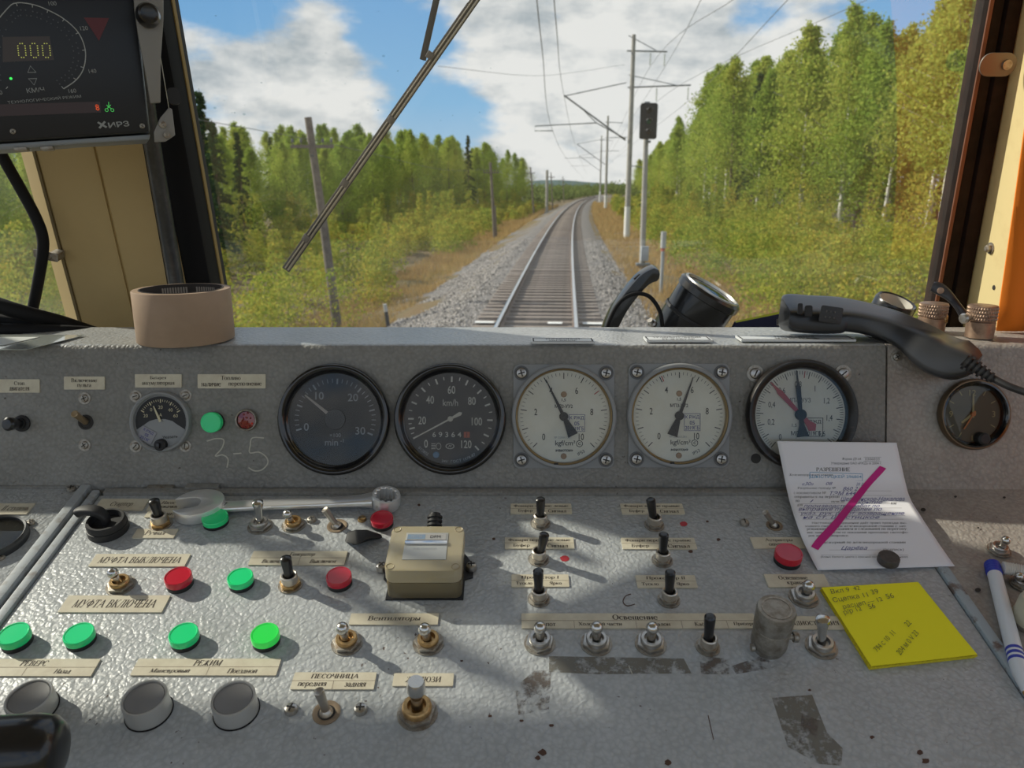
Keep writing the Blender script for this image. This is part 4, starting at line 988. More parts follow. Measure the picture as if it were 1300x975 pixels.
dplate(80, 212, 758, 777.5, 'cream plate lettered МУФТА ВКЛЮЧЕНА below the tilted brass-ring toggle, clutch on', one('МУФТА ВКЛЮЧЕНА', .80, .48))
dplate(318, 440, 701, 718, 'cream plate for the generator (Генератор Включен Выключен) behind a black-tipped toggle', [('Генератор', .53, .27, .27, .33), ('Включен', .25, .75, .24, .27), ('Выключен', .77, .75, .28, .27)], rules=[(0, .5, 1, .5), (.52, .5, .52, 1)])
dplate(444, 557, 780, 794, 'cream plate for the fans (Вентиляторы) above two ball-tipped toggles', one('Вентиляторы', .60, .52), shear=.1)
dplate(-72, 123, 839, 858, 'cream plate for reversing (РЕВЕРС Назад) above the leftmost grey push button', [('РЕВЕРС', .58, .27, .18, .33), ('Назад', .80, .75, .11, .3)], rules=[(0, .5, 1, .5), (.55, .5, .55, 1)])
dplate(170, 355, 838, 858, 'cream plate for the running mode (РЕЖИМ Маневровый Поездной) above two grey push buttons', [('РЕЖИМ', .5, .27, .20, .33), ('Маневровый', .26, .76, .28, .3), ('Поездной', .76, .76, .21, .3)], rules=[(0, .5, 1, .5), (.52, .5, .52, 1)])
dplate(371, 477, 855, 876, 'cream plate for the sand box (ПЕСОЧНИЦА) behind a bare pin switch', [('ПЕСОЧНИЦА', .5, .26, .58, .32), ('передняя', .25, .76, .35, .3), ('задняя', .77, .76, .26, .27)], rules=[(0, .5, 1, .5), (.5, .5, .5, 1)], shear=.12)
dplate(499, 576, 856, 872, 'cream plate for the louvres (ЖАЛЮЗИ) behind the large capped toggle', one('ЖАЛЮЗИ', .60, .45), shear=.1)
bs = lambda a: [(a, .5, .27, .90, .30), ('Буфер', .24, .75, .24, .32), ('Сигнал', .76, .75, .30, .32)]
ty = lambda a: [(a, .5, .27, .66, .30), ('Тускло', .22, .75, .28, .3), ('Ярко', .76, .75, .22, .3)]
RL = [(0, .5, 1, .5)]
dplate(648, 726, 640.5, 653, 'cream plate for the rear left lights (Фонари задние левые)', bs('Фонари задние левые'), rules=RL, shear=.05)
dplate(788, 868, 640.5, 653.5, 'cream plate for the rear right lights (Фонари задние правые)', bs('Фонари задние правые'), rules=RL, shear=.05)
dplate(640.5, 729, 683.5, 697.5, 'cream plate for the front left lights (Фонари передние левые)', bs('Фонари передние левые'), rules=RL, shear=.05)
dplate(789, 883.5, 684, 698, 'cream plate for the front right lights (Фонари передние правые)', bs('Фонари передние правые'), rules=RL, shear=.05)
dplate(649, 722.5, 730.5, 746, 'cream plate for searchlight one, dim or bright (Прожектор I)', ty('Прожектор I'), rules=RL, shear=.05)
dplate(807.5, 884, 731.5, 747, 'cream plate for searchlight two, dim or bright (Прожектор II)', ty('Прожектор II'), rules=RL, shear=.05)
def strip(x): return (x - 660) / 300
dplate(660.5, 961, 780, 798.5, 'long cream plate for lighting (Освещение) over a row of lighting toggles', [('Освещение', strip(806), .29, .195, .38), ('Капот', strip(692), .74, .075, .28), ('Холодной части', strip(760), .74, .185, .26), ('Салон', strip(838), .74, .075, .26), ('Кабины', strip(893), .74, .085, .26), ('Приборов', strip(945), .74, .10, .28)], rules=[(0, .5, 1, .5), (strip(727), .5, strip(727), 1), (strip(806), .5, strip(806), 1), (strip(864), .5, strip(864), 1), (strip(922), .5, strip(922), 1)], shear=0)
dplate(992, 1070, 784, 799.5, 'cream plate for the radio (Радиостанция) right of the round grey connector', one('Радиостанция', .86, .5), shear=0)
dplate(954, 1033, 683.5, 696.5, 'cream plate for the outriggers (Аутригеры опущены) behind the right red lamp', [('Аутригеры', .45, .3, .45, .34), ('опущены', .45, .74, .38, .32)], shear=0)
dplate(972, 1050, 730.5, 746, 'cream plate for the crane light (Освещение крана) below the right red lamp', [('Освещение', .46, .3, .48, .34), ('крана', .46, .74, .27, .3)], shear=0)
pplate(0, 51, 481.5, 498.5, 'cream plate for engine stop (Стоп двигателя) at the left end of the panel', two('Стоп', 'двигателя', .26, .5), shear=0)
pplate(82, 133.5, 478, 494.5, 'cream plate for console power (Включение пульта) over a pin toggle', two('Включение', 'пульта', .64, .35), shear=0)
pplate(172, 231, 475, 492, 'cream plate for the battery (Батарея аккумуляторная) over the ammeter', two('Батарея', 'аккумуляторная', .35, .70), shear=0)
pplate(251.5, 337.5, 475, 493, 'cream plate for fuel (Топливо) over two lamps', [('Топливо', .49, .26, .29, .3), ('наличие', .20, .74, .29, .26), ('переполнение', .70, .74, .49, .3)], shear=0)
def tplate(xl, xr, yt, yb, label, rows): return plate(Tp, fT, xl, xr, yt, yb, label, rows, M_WHITEP, .0022, 0, border=True, ink=M_INK)
tplate(674, 754.5, 431.5, 436.5, 'white black-edged plate for the brake cylinder, leftmost on the ledge', two('ТОРМОЗНОЙ', 'ЦИЛИНДР', .56, .44))
tplate(818, 902, 429.5, 434.5, 'white black-edged plate for the equalising reservoir, middle one on the ledge', two('УРАВНИТЕЛЬНЫЙ', 'РЕЗЕРВУАР', .74, .50))
tplate(936, 1082, 428.5, 433.5, 'white black-edged plate lettered ТОРМОЗНАЯ МАГИСТРАЛЬ beside the handset', two('ТОРМОЗНАЯ', 'МАГИСТРАЛЬ', .36, .38))

# ------------------------------------------------------------------ toggles
def hexa(r, n=6, a0=0): return [(r * cos(2 * pi * k / n + a0), r * sin(2 * pi * k / n + a0)) for k in range(n)]
def tip_at(f_, x, y, h):
    n = f_.to_3x3().col[2]; return f_.inverted() @ hit(x, y, f_.translation + n * h, n)
def toggle(at, fr, base, tip, kind, label, ly=0.0, sc=1.0, group='toggle switches on the desk', turn=0, h=None):
    f_ = fr(at(*base)); t = thing('toggle_switch', f_, label, 'toggle switch', group)
    k = sc; m = Matrix.Rotation(turn, 4, 'Z')
    T_ = solve_tip(f_, *tip, ly) if h is None else tip_at(f_, *tip, h)
    d = T_.normalized(); L_ = T_.length
    q = d.to_track_quat('Z', 'Y').to_matrix().to_4x4()
    if kind == 'black':            # tall nickel bushing, black sleeve
        MB().prism(disc_poly(.0098 * k, 22), 0, .0012).build('washer', M_DULL, t)
        MB().prism([(m @ Vector((*p, 0))).to_2d() for p in hexa(.0086 * k)], .0012, .0042 * k).build('hex_nut', M_BRASS if sc > 1.02 else M_DULL, t, bevel=.0006)
        MB().lathe([(.0066 * k, .004 * k), (.0066 * k, .0108 * k), (.0058 * k, .0116 * k), (.0048 * k, .0112 * k), (.0045 * k, .006 * k), (0, .006 * k)], 24).build('bushing', mat('nickel_bushing', (.60, .55, .47), .36, .85), t)
        z0 = .0075 * k; MB().lathe([(.0036 * k, z0), (.0039 * k, L_ * .55), (.0045 * k, L_ * .86), (.0044 * k, L_ * .96), (.003 * k, L_), (0, L_ + .0004)], 18, q).build('black_sleeve', M_BLACK, t)
    elif kind in ('ball', 'brass', 'bat'):
        n1, n2 = {'ball': (M_STEEL, M_STEEL), 'brass': (M_DULL, M_BRASS), 'bat': (M_STEEL, M_STEEL)}[kind]
        MB().prism(disc_poly(.0128 * k, 26), 0, .001).build('washer', M_DULL, t)
        MB().prism([(m @ Vector((*p, 0))).to_2d() for p in hexa(.0118 * k)], .001, .0040 * k).build('hex_nut', n1, t, bevel=.0008)
        MB().lathe([(.0084 * k, .004 * k), (.0087 * k, .0052 * k), (.0087 * k, .0068 * k), (.0080 * k, .0078 * k), (.0058 * k, .0078 * k), (.0050 * k, .0045 * k), (0, .0045 * k)], 26).build('ring_nut', n2, t)
        z0 = .0048 * k
        if kind == 'bat': pr = [(.0034 * k, z0), (.0034 * k, L_ * .45), (.0036 * k, L_ * .55), (.0046 * k, L_ * .78), (.0056 * k, L_ * .88), (.0054 * k, L_ * .96), (.0036 * k, L_), (0, L_ + .0003)]
        else:
            rb = .0052 * k; pr = [(.0036 * k, z0), (.0033 * k, L_ - 2.0 * rb), (.0034 * k, L_ - 1.75 * rb)] + [(rb * sin(a), L_ - rb - rb * cos(a)) for a in [radians(45 + 135 * i / 8) for i in range(9)]]
        MB().lathe(pr, 20, q).build('lever', mat('polished_lever', (.62, .61, .58), .25, 1.0), t)
    elif kind == 'cap':
        MB().prism(disc_poly(.0150, 26), 0, .001).build('washer', M_DULL, t)
        MB().prism(hexa(.0142, 6, .3), .001, .005).build('hex_nut', M_DULL, t, bevel=.0009)
        MB().lathe([(.0108, .005), (.0110, .0066), (.0106, .0088), (.0096, .0098), (.0070, .0098), (.0062, .0055), (0, .0055)], 26).build('ring_nut', M_BRASS, t)
        MB().lathe([(.0042, .006), (.0042, L_ * .5), (.0044, L_ * .58), (.0058, L_ * .64), (.0066, L_ * .72), (.0066, L_ * .93), (.0056, L_), (0, L_)], 22, q).build('lever', mat('polished_lever', (.62, .61, .58), .25, 1.0), t)
    elif kind == 'pin':            # bare pin in a countersunk hole
        MB().lathe([(.0098 * k, 0), (.0098 * k, .0008), (.0080 * k, .0010), (.0066 * k, .0003), (0, .0003)], 24).build('collar', mat('rusty_collar', (.30, .23, .16), .6, .6), t)
        MB().lathe([(.0062 * k, .0004), (0, .0006)], 20).build('socket', M_INK, t, smooth=0)
        MB().lathe([(.0050 * k, .0005), (.0042 * k, .003), (.0031 * k, .0042), (.0031 * k, L_ * .5), (.0036 * k, L_ * .98), (.0030 * k, L_), (0, L_ - .0006)], 16, q).build('lever', mat('worn_lever', (.50, .46, .40), .35, .9), t)
    elif kind == 'brasspin':
        MB().lathe([(.0078, 0), (.0078, .0009), (.0060, .0011), (.0055, .0004), (0, .0004)], 24).build('collar', M_INK, t)
        MB().lathe([(.0033, .0005), (.0031, L_ * .5), (.0037, L_ * .97), (.0030, L_), (0, L_ - .0004)], 16, q).build('lever', mat('worn_brass_lever', (.42, .32, .20), .42, .7), t)
    elif kind == 'blackbat':
        MB().lathe([(.0085, 0), (.0085, .002), (.0060, .003), (.0060, .006), (0, .006)], 24).build('collar', M_BLACKM, t)
        MB().lathe([(.0055, .003), (.0045, L_ * .35), (.0068, L_ * .7), (.0070, L_ * .9), (.005, L_), (0, L_ + .0005)], 20, q).build('lever', M_BLACK, t)
    return t
DT = lambda *a, **k: toggle(Dp, fD, *a, **k)
DT((204.3, 666), (195, 634.5), 'black', 'black-tipped toggle between the rotary starter switch and the spanner jaw', sc=1.12)
DT((369, 743), (362.3, 707.5), 'black', 'black-tipped toggle in front of the generator plate', sc=1.1)
for (b_, t_, s_) in (((686, 665), (686.3, 632.5), 'the rear left lights plate'), ((830.5, 667), (826, 633.5), 'the rear right lights plate'), ((684, 710.5), (691.5, 677.5), 'the front left lights plate'), ((840.7, 712), (842.7, 677.5), 'the front right lights plate'), ((684.2, 761), (683.3, 723.5), 'the searchlight one plate'), ((849, 762), (851, 725), 'the searchlight two plate'), ((898.5, 822), (901.6, 781.5), 'the long lighting plate')):
    DT(b_, t_, 'black', f'black-tipped toggle standing before {s_}')
DT((330.3, 668.5), (327, 636), 'bat', 'polished steel toggle beside the top green lamp, in front of the spanner shank', sc=.93)
DT((373, 667), (362.8, 649), 'brass', 'short tilted ball-tip toggle with dull nut in front of the spanner shank', ly=-.004, sc=.90)
DT((428, 668), (412.3, 646.5), 'pin', 'bare tilted pin switch in a rusty collar near the black rubber flap')
DT((153.5, 744), (139.5, 722), 'brass', 'tilted ball-tip toggle with brass ring between the two clutch plates', sc=.96)
DT((440.7, 817), (433, 793.5), 'brass', 'brass-ringed ball-tip toggle below the left end of the fan plate (Вентиляторы)', ly=-.006)
DT((544, 817), (537.7, 794.5), 'brass', 'brass-ringed ball-tip toggle below the right end of the fan plate (Вентиляторы)', ly=-.006)
DT((414.6, 905), (404.6, 877), 'pin', 'bare pin switch between two screws below the sand box plate', sc=1.05)
DT((530, 906), (527.8, 865), 'cap', 'large capped toggle with brass ring in front of the louvre plate (ЖАЛЮЗИ)')
for b_, t_, s_ in (((685.3, 817), (685.8, 792), 'the left end of the long lighting plate'), ((757, 817.5), (757.8, 792), 'the long lighting plate, second from its left end'), ((826, 818), (828.7, 792.5), 'the long lighting plate, left of a black-tipped one')):
    DT(b_, t_, 'ball', f'steel ball-tip toggle standing before the word {s_}', ly=-.004, turn=.3)
DT((1020.3, 759), (1028.6, 739.3), 'ball', 'steel ball-tip toggle below the crane light plate left of the yellow notes', ly=-.004, turn=.5)
DT((1042.5, 822), (1044.7, 783.5), 'bat', 'long steel toggle in front of the radio plate, right of the round grey connector', turn=.2)
DT((983, 667.5), (971, 649.5), 'pin', 'small bare pin switch near the left edge of the paper form', sc=.8)
DT((1268, 699), (1279.5, 682.5), 'ball', 'small steel toggle on the sunlit right shelf above the pen', ly=-.004, sc=.8)
DT((1296, 742), (1294, 728), 'ball', 'small steel toggle cut by the right picture edge beside the pen', sc=.75)
PT = lambda *a, **k: toggle(Pp, fP, *a, **k)
PT((28.5, 537.5), (8, 538.5), 'blackbat', 'black bat-handle switch under the engine stop plate at the left end of the panel', h=.022, group='toggle switches on the instrument panel')
PT((109, 536), (94, 525), 'brasspin', 'brass pin switch between two screws under the console power plate', h=.020, group='toggle switches on the instrument panel')

# ------------------------------------------------------------------ lamps and push buttons
def lens_mat(name, col, glow=0):
    m = bpy.data.materials.new(name); m.use_nodes = True; b = m.node_tree.nodes['Principled BSDF']
    b.inputs['Base Color'].default_value = (*col, 1); b.inputs['Roughness'].default_value = .22; b.inputs['Coat Weight'].default_value = .4
    b.inputs['Subsurface Weight'].default_value = .5; b.inputs['Subsurface Radius'].default_value = (.006, .006, .006)
    if glow: b.inputs['Emission Color'].default_value = (*col, 1); b.inputs['Emission Strength'].default_value = glow
    return m
M_GRN = lens_mat('green_lens', (.025, .78, .27)); M_GRNL = lens_mat('lit_green_lens', (.03, .62, .08), .35); M_REDL = lens_mat('red_lens', (.55, .012, .035))
def lamp_button(at, fr, base, top, rpx, material, label, group='indicator lamps on the desk', h=None):
    f_ = fr(at(*base)); t = thing('indicator_lamp', f_, label, 'indicator lamp', group)
    h = h or solve_tip(f_, *top).z; r = rpx * mpp(f_.translation)
    MB().lathe([(r * .98, 0), (r * .98, h * .32), (r * .90, h * .40), (0, h * .40)], 32).build('black_base', M_BLACKM, t)
    MB().lathe([(r * .95, h * .36), (r, h * .42), (r, h * .93), (r * .965, h), (r * .90, h * 1.0), (r * .86, h * .955), (0, h * .955)], 36).build('lens', material, t)
    return t
LB = lambda *a, **k: lamp_button(Dp, fD, *a, **k)
LB((274.5, 664), (272, 655.5), 16, M_GRN, 'green lamp in front of the spanner jaw')
LB((307, 742), (304.5, 731.5), 16, M_GRN, 'green lamp left of the generator plate (Генератор)')
LB((22.5, 816), (18.5, 803.5), 18.5, M_GRN, 'bright green lamp at the far left above the left end of the reversing plate')
LB((103.5, 814), (101, 803.5), 18.2, M_GRN, 'green lamp above the right end of the reversing plate')
LB((236, 815), (234, 803.5), 18, M_GRN, 'green lamp above the left half of the mode plate')
LB((338.5, 815), (336.5, 803.5), 17.6, M_GRNL, 'glowing green lamp above the right half of the mode plate')
LB((229, 742.5), (226.5, 730.5), 16.6, M_REDL, 'red lamp right of the upper clutch plate (МУФТА ВЫКЛЮЧЕНА)')
LB((431.5, 741), (430, 730), 16, M_REDL, 'red lamp below the right end of the generator plate')
LB((485.5, 666), (485, 656.5), 14.3, M_REDL, 'red lamp under the ring end of the spanner')
LB((999, 712.5), (998, 700.5), 17, M_REDL, 'red lamp beside the left edge of the paper form')
lamp_button(Pp, fP, (272.5, 535.5), (269.6, 533.6), 13, M_GRN, 'green panel lamp under the left half of the fuel plate (наличие)', 'indicator lamps on the panel', .011)
f_ = fP(Pp(314, 533)); t = thing('indicator_lamp', f_, 'faceted red panel lamp in a steel ring under the right half of the fuel plate (переполнение)', 'indicator lamp', 'indicator lamps on the panel')
r = 14 * mpp(f_.translation); MB().lathe([(r, 0), (r, .004), (r * .95, .0055), (r * .84, .005), (r * .82, .002), (r, 0)], 32).build('steel_ring', M_DULL, t)
mb = MB(); rr = random.Random(4)
mb.lathe([(r * .83, .002), (r * .80, .0035), (0, .005)], 9).build('lens', mat('dark_red_lens', (.22, .012, .012), .1, coat=1), t, smooth=0)
for i in range(16):
    a, q = rr.random() * 6.28, r * .68 * sqrt(rr.random()); MB().lathe([(r * .13, .0036), (r * .08, .0056 - q * .12), (0, .006 - q * .12)], 5, Matrix.Translation((q * cos(a), q * sin(a), -.0003))).build('facet', mat('bright_red_facet' if i == 3 else 'dark_red_lens', (.8, .06, .03) if i == 3 else (.22, .012, .012), .08), t, smooth=0)
def push(base, top, rpx, label):
    f_ = fD(Dp(*base)); t = thing('push_button', f_, label, 'push button', 'large grey push buttons')
    h = solve_tip(f_, *top).z; r = rpx * mpp(f_ @ Vector((0, 0, h)))
    MB().lathe([(r * 1.06, 0), (r * 1.06, .001), (r * .9, .001)], 40).build('gasket', M_RUBBER, t)
    MB().lathe([(r * 1.02, .001), (r, .003), (r, h * .93), (r * .97, h), (r * .90, h), (r * .87, h * .94), (r * .87, h * .7)], 48).build('bezel', mat('satin_grey_bezel', (.52, .52, .50), .36, .55), t)
    MB().lathe([(r * .865, h * .7), (r * .865, h * .90), (r * .84, h * .93), (r * .6, h * .87), (r * .3, h * .83), (0, h * .82)], 48).build('button_cap', mat('grey_button_cap', (.20, .195, .19), .45, bump=('noise', 500, .15, .0003)), t)
push((189.5, 904), (181.7, 885), 28, 'middle grey push button, under the shunting half of the mode plate')
push((300.5, 903), (292.5, 885.5), 27.6, 'right grey push button, under the train half of the mode plate')
push((43.5, 900), (33.5, 884), 28, 'grey push button left of the others, behind the black handle')

# ------------------------------------------------------------------ gauges
def ticks(R0, R1, w, angs):
    mb = MB()
    for a in angs:
        a = radians(a); u = Vector((cos(a), sin(a), 0)); n = Vector((-sin(a), cos(a), 0)) * w / 2
        p, q = u * R0, u * R1; mb.add([p + n, p - n, q - n, q + n], [(0, 1, 2, 3)])
    return mb
def at_z(mb, z): mb.v = [(x, y, z) for x, y, _ in mb.v]; return mb
def pol(r, a): return (r * cos(radians(a)), r * sin(radians(a)))
def needle_tri(parent, ang, pts, z, th, material, name='needle'):
    """pts: outline (along, across) of the pointer"""
    m = Matrix.Rotation(radians(ang), 4, 'Z')
    return MB().prism(pts, z, z + th, m).build(name, material, parent, smooth=0)
def gface(t, R, z, material): MB().lathe([(R, z), (0, z + .0001)], 48).build('dial_face', material, t, smooth=0)
def gglass(t, R, z, m=None):
    MB().lathe([(R, z), (0, z)], 48).build('glass', m or M_DIALGLASS, t, smooth=0)
M_DIALBK = mat('black_dial', (.010, .010, .011), .5); M_DIALW = mat('ivory_dial', (.80, .79, .70), .55, noise=(30, (.74, .72, .61), .4, .7))
M_GAUGEGREY = mat('grey_gauge_enamel', (.27, .28, .285), .42)
M_BEZBK = mat('gloss_black_bezel', (.006, .006, .007), .18, coat=.6)
# 1 rev counter, 2 speedometer
def black_gauge(px, py, rpx, name, label):
    f_ = fP(Pp(px, py)); t = thing(name, f_, label, 'gauge'); R = rpx * mpp(f_.translation)
    MB().lathe([(R * .97, 0), (R, .002), (R, .008), (R * .985, .0115), (R * .95, .0128), (R * .91, .0122), (R * .87, .009), (R * .835, .0055), (R * .825, .0052), (R * .82, .002), (R * .82, 0)], 64).build('bezel', M_BEZBK, t, smooth=50)
    gface(t, R * .83, .0012, M_DIALBK)
    return t, R
t, R = black_gauge(426, 532, 70.5, 'rev_counter', 'round black rev counter with scale from 0 to 30 and min-1')
A1 = lambda v: 196 - 219 * v / 30
at_z(ticks(R * .655, R * .73, R * .012, [A1(v) for v in range(31) if v % 5]), .0015).build('scale_marks', M_GREYPR, t, smooth=0)
at_z(ticks(R * .63, R * .73, R * .028, [A1(v) for v in range(0, 31, 5)]), .0015).build('scale_marks', M_GREYPR, t, smooth=0)
for v, x, y in ((0, -.52, -.14), (10, -.28, .42), (20, .32, .39), (30, .45, -.21)): text(t, str(v), (x * R, y * R), None, R * .14, .0015, M_GREYPR, bold=.012)
text(t, '×100', (.00 * R, -.29 * R), None, R * .07, .0015, M_GREYPR); text(t, 'min', (-.07 * R, -.42 * R), None, R * .11, .0015, M_GREYPR, bold=.006); text(t, '-1', (.12 * R, -.385 * R), None, R * .065, .0015, M_GREYPR, bold=.008)
MB().lathe([(R * .19, .0016), (R * .18, .0032), (0, .0036)], 32).build('hub_cover', mat('dull_black_hub', (.016, .015, .015), .35), t)
needle_tri(t, 141, [(R * .15, -R * .030), (R * .15, R * .030), (R * .69, R * .012), (R * .69, -R * .012)], .0024, .0006, mat('pale_pointer', (.50, .47, .42), .5))
gglass(t, R * .85, .0052, M_DIALGLASS2)
t, R = black_gauge(572, 531.5, 70.5, 'speedometer', 'round black speedometer with scale from 0 to 120 and km/h')
def A2(v): return float(np.interp(v, [0, 20, 40, 60, 80, 100, 120], [208, 180, 133, 88, 43, -2, -48]))
at_z(ticks(R * .70, R * .76, R * .016, [A2(v) for v in range(0, 121, 5) if v % 10]), .0015).build('scale_marks', M_WHITEPR, t, smooth=0)
at_z(ticks(R * .66, R * .76, R * .030, [A2(v) for v in range(0, 121, 10)]), .0015).build('scale_marks', M_WHITEPR, t, smooth=0)
for v, x, y in ((0, -.44, -.45), (20, -.51, -.03), (40, -.365, .34), (60, .02, .52), (80, .385, .32), (100, .475, -.05), (120, .285, -.46)): text(t, str(v), (x * R, y * R), None, R * .145, .0015, M_WHITEPR, bold=.01, sx=.72)
text(t, 'km/h', (.0 * R, .29 * R), R * .27, R * .12, .0015, M_WHITEPR)
text(t, '6 9 3 6 4', (-.065 * R, -.285 * R), R * .52, R * .095, .0015, M_WHITEPR, bold=.008)
MB().box((R * .24, -R * .34, .0012), (R * .345, -R * .235, .00145)).build('odometer_tenths', mat('orange_red_drum', (.45, .09, .04), .5), t, smooth=0); text(t, '1', (.293 * R, -.287 * R), None, R * .08, .0016, M_INK)
# headlamp symbol, oval symbol, blue tell-tale
mb = MB(); 
for k in range(4): mb.box((-.345 * R, (-.455 - .03 * k) * R, .0014), (-.27 * R, (-.445 - .03 * k) * R, .0015))
mb.lathe([(R * .06, .0014), (R * .05, .0014)], 18, Matrix.Translation((-.215 * R, -.495 * R, 0)) @ Matrix.Diagonal((.8, 1, 1, 1))); mb.build('headlamp_symbol', M_WHITEPR, t, smooth=0)
mb = MB().lathe([(R * .05, .0014), (R * .04, .0014)], 20, Matrix.Translation((-.01 * R, -.495 * R, 0)) @ Matrix.Diagonal((1.6, 1, 1, 1))); mb.build('oval_symbol', M_WHITEPR, t, smooth=0)
text(t, 'M', (-.01 * R, -.495 * R), None, R * .045, .0015, M_WHITEPR, shear=.5)
MB().lathe([(R * .06, .0013), (R * .05, .0018), (0, .002)], 20, Matrix.Translation((-.26 * R, -.65 * R, 0))).build('blue_tell_tale', mat('blue_tell_tale', (.04, .16, .32), .3), t)
def arc_text(parent, s, R_, a0, a1, h, z, material, name='lettering', bold=0):
    """letters one by one along an arc, as one mesh"""
    th = [radians(a0 + (a1 - a0) * (k + .5) / len(s)) for k in range(len(s))]
    span = (len(s) * .62 * h)
    def wp(x, y):
        f = (x + span / 2) / span; a = radians(a0 + (a1 - a0) * f); r = R_ + (y if a1 < a0 else -y); return (r * cos(a), r * sin(a), z)
    text(parent, s, (0, 0), span, h, z, material, warp=wp, name=name, bold=bold)
arc_text(t, '012802', R * .76, 222, 238, R * .05, .0015, M_GREYPR); arc_text(t, '24V  ГОСТ 1578-87', R * .77, 258, 305, R * .05, .0015, M_GREYPR)
needle_tri(t, 208, [(-R * .20, -R * .035), (R * .0, -R * .016), (R * .70, -R * .010), (R * .70, R * .010), (0, R * .016), (-R * .20, R * .035), (-R * .24, 0)], .0028, .0006, mat('pale_pointer2', (.55, .54, .48), .5))
MB().lathe([(R * .05, .0028), (R * .045, .0044), (0, .0046)], 20).build('hub', mat('pale_pointer2', (.5, .5, .45), .5), t)
gglass(t, R * .85, .0052)
# 3, 4 flange manometers
def flange_gauge(px, py, rpx, value, red, label, ang):
    f_ = fP(Pp(px, py)); t = thing('pressure_gauge', f_, label, 'gauge', 'pressure gauges with square flange'); k = mpp(f_.translation); R = rpx * k
    hx, hy = 64 * k, 66 * k; cr = 15 * k
    poly = []
    for sx, sy, order in ((1, 1, 0), (-1, 1, 1), (-1, -1, 0), (1, -1, 1)):
        e = [(hx, hy - 30 * k), (hx, hy - cr * .45), (hx - cr * .15, hy - cr * .15), (hx - cr * .45, hy), (hx - 30 * k, hy), ]
        if order: e = e[::-1]
        poly += [(sx * a, sy * b) for a, b in e]
    MB().prism(poly, 0, .0020).build('flange', M_GAUGEGREY, t, bevel=.0007)
    MB().lathe([(R, 0), (R, .006), (R * .985, .0085), (R * .955, .0092), (R * .92, .0085), (R * .915, .006), (R * .915, .002)], 64).build('case_rim', M_GAUGEGREY, t, smooth=50)
    MB().lathe([(R * .915, .0078), (R * .90, .0082), (R * .885, .0074), (R * .875, .0045), (R * .875, .002)], 64).build('bezel_ring', mat('brassy_bezel_ring', (.34, .25, .13), .4, .7), t, smooth=50)
    mbk = MB().box((-R * .19, -R * .905, .0068), (-R * .11, -R * .872, .0086)); mbk.build('bezel_clip', M_INK, t)
    gface(t, R * .885, .0022, M_DIALW)
    A = lambda v: 225 - 27 * v
    r0 = R * .86
    at_z(ticks(r0 * .90, r0 * .965, R * .0075, [A(v / 5) for v in range(51) if v % 5]), .0026).build('scale_marks', M_INK, t, smooth=0)
    at_z(ticks(r0 * .83, r0 * .965, R * .016, [A(v) for v in range(11)]), .0026).build('scale_marks', M_INK, t, smooth=0)
    at_z(ticks(r0 * .83, r0 * .965, R * .016, [A(red)]), .0027).build('red_mark', M_RED, t, smooth=0)
    for v in (0, 2, 4, 6, 8, 10):
        x, y = pol(r0 * .64, A(v)); text(t, str(v), (x * (.98 if v != 10 else .86), y), None, R * .125, .0026, M_INK, sx=.72, bold=.006)
    text(t, '1,5', (0, .31 * R), None, R * .065, .0026, M_INK, bold=.012); text(t, 'МП3-УУ2', (0, .195 * R), R * .34, R * .07, .0026, M_INK, bold=.014)
    text(t, 'kgf/cm²', (.03 * R, -.52 * R), R * .38, None, .0026, M_INK, bold=.006)
    MB().lathe([(R * .065, .0025), (R * .052, .0025)], 20, Matrix.Translation((.30 * R, -.52 * R, 0))).build('approval_mark', M_INK, t, smooth=0); text(t, 'C', (.30 * R, -.52 * R), None, R * .055, .0026, M_INK, bold=.03)
    text(t, 'манотомь', (.01 * R, -.65 * R), R * .34, R * .045, .0026, M_INK, shear=.3, bold=.02); text(t, 'IP53', (.33 * R, -.69 * R), R * .14, None, .0026, M_INK, rot=28); text(t, '№ 220601281', (-.02 * R, -.40 * R), R * .32, R * .04, .0026, M_GREYPR)
    for yy in (.42, -.76): MB().lathe([(R * .058, .0023), (R * .05, .0032), (0, .0033)], 16, Matrix.Translation((0, yy * R, 0))).build('dial_screw', mat('copper_screw', (.30, .19, .10), .5, .6), t)
    s = bpy.data.objects.new('inspection_stamp', None); C.objects.link(s); s.parent = t; s.location = ((.25 * R, -.125 * R, 0)); s.rotation_euler.z = 0
    w_, h_ = .155 * R, .165 * R; e = .008 * R; mb = MB()
    for q in ((-w_, -h_, w_, -h_ + e), (-w_, h_ - e, w_, h_), (-w_, -h_, -w_ + e, h_), (w_ - e, -h_, w_, h_), (-w_, -e / 2, w_, e / 2)) if False else ((-w_, -h_, w_, -h_ + e), (-w_, h_ - e, w_, h_), (-w_, -h_, -w_ + e, h_), (w_ - e, -h_, w_, h_)): mb.box((q[0], q[1], .0026), (q[2], q[3], .00265))
    mb.build('stamp_frame', M_STAMP, s, smooth=0)
    for a, b in (('К РЖД', .095), ('05', -.01), ('2019ГБ', -.105)): text(s, a, (0, b * R), None if a == '05' else .27 * R, .075 * R, .0026, M_STAMP, bold=.01)
    needle_tri(t, ang, [(-R * .40, -R * .10), (-R * .40, R * .10), (-R * .08, R * .045), (0, R * .035), (R * .78, R * .006), (R * .78, -R * .006), (0, -R * .035), (-R * .08, -R * .045)], .0036, .0008, M_INK)
    MB().lathe([(R * .085, .0030), (R * .085, .0050), (R * .06, .0055), (0, .0055)], 24).build('hub', M_INK, t)
    gglass(t, R * .885, .0062)
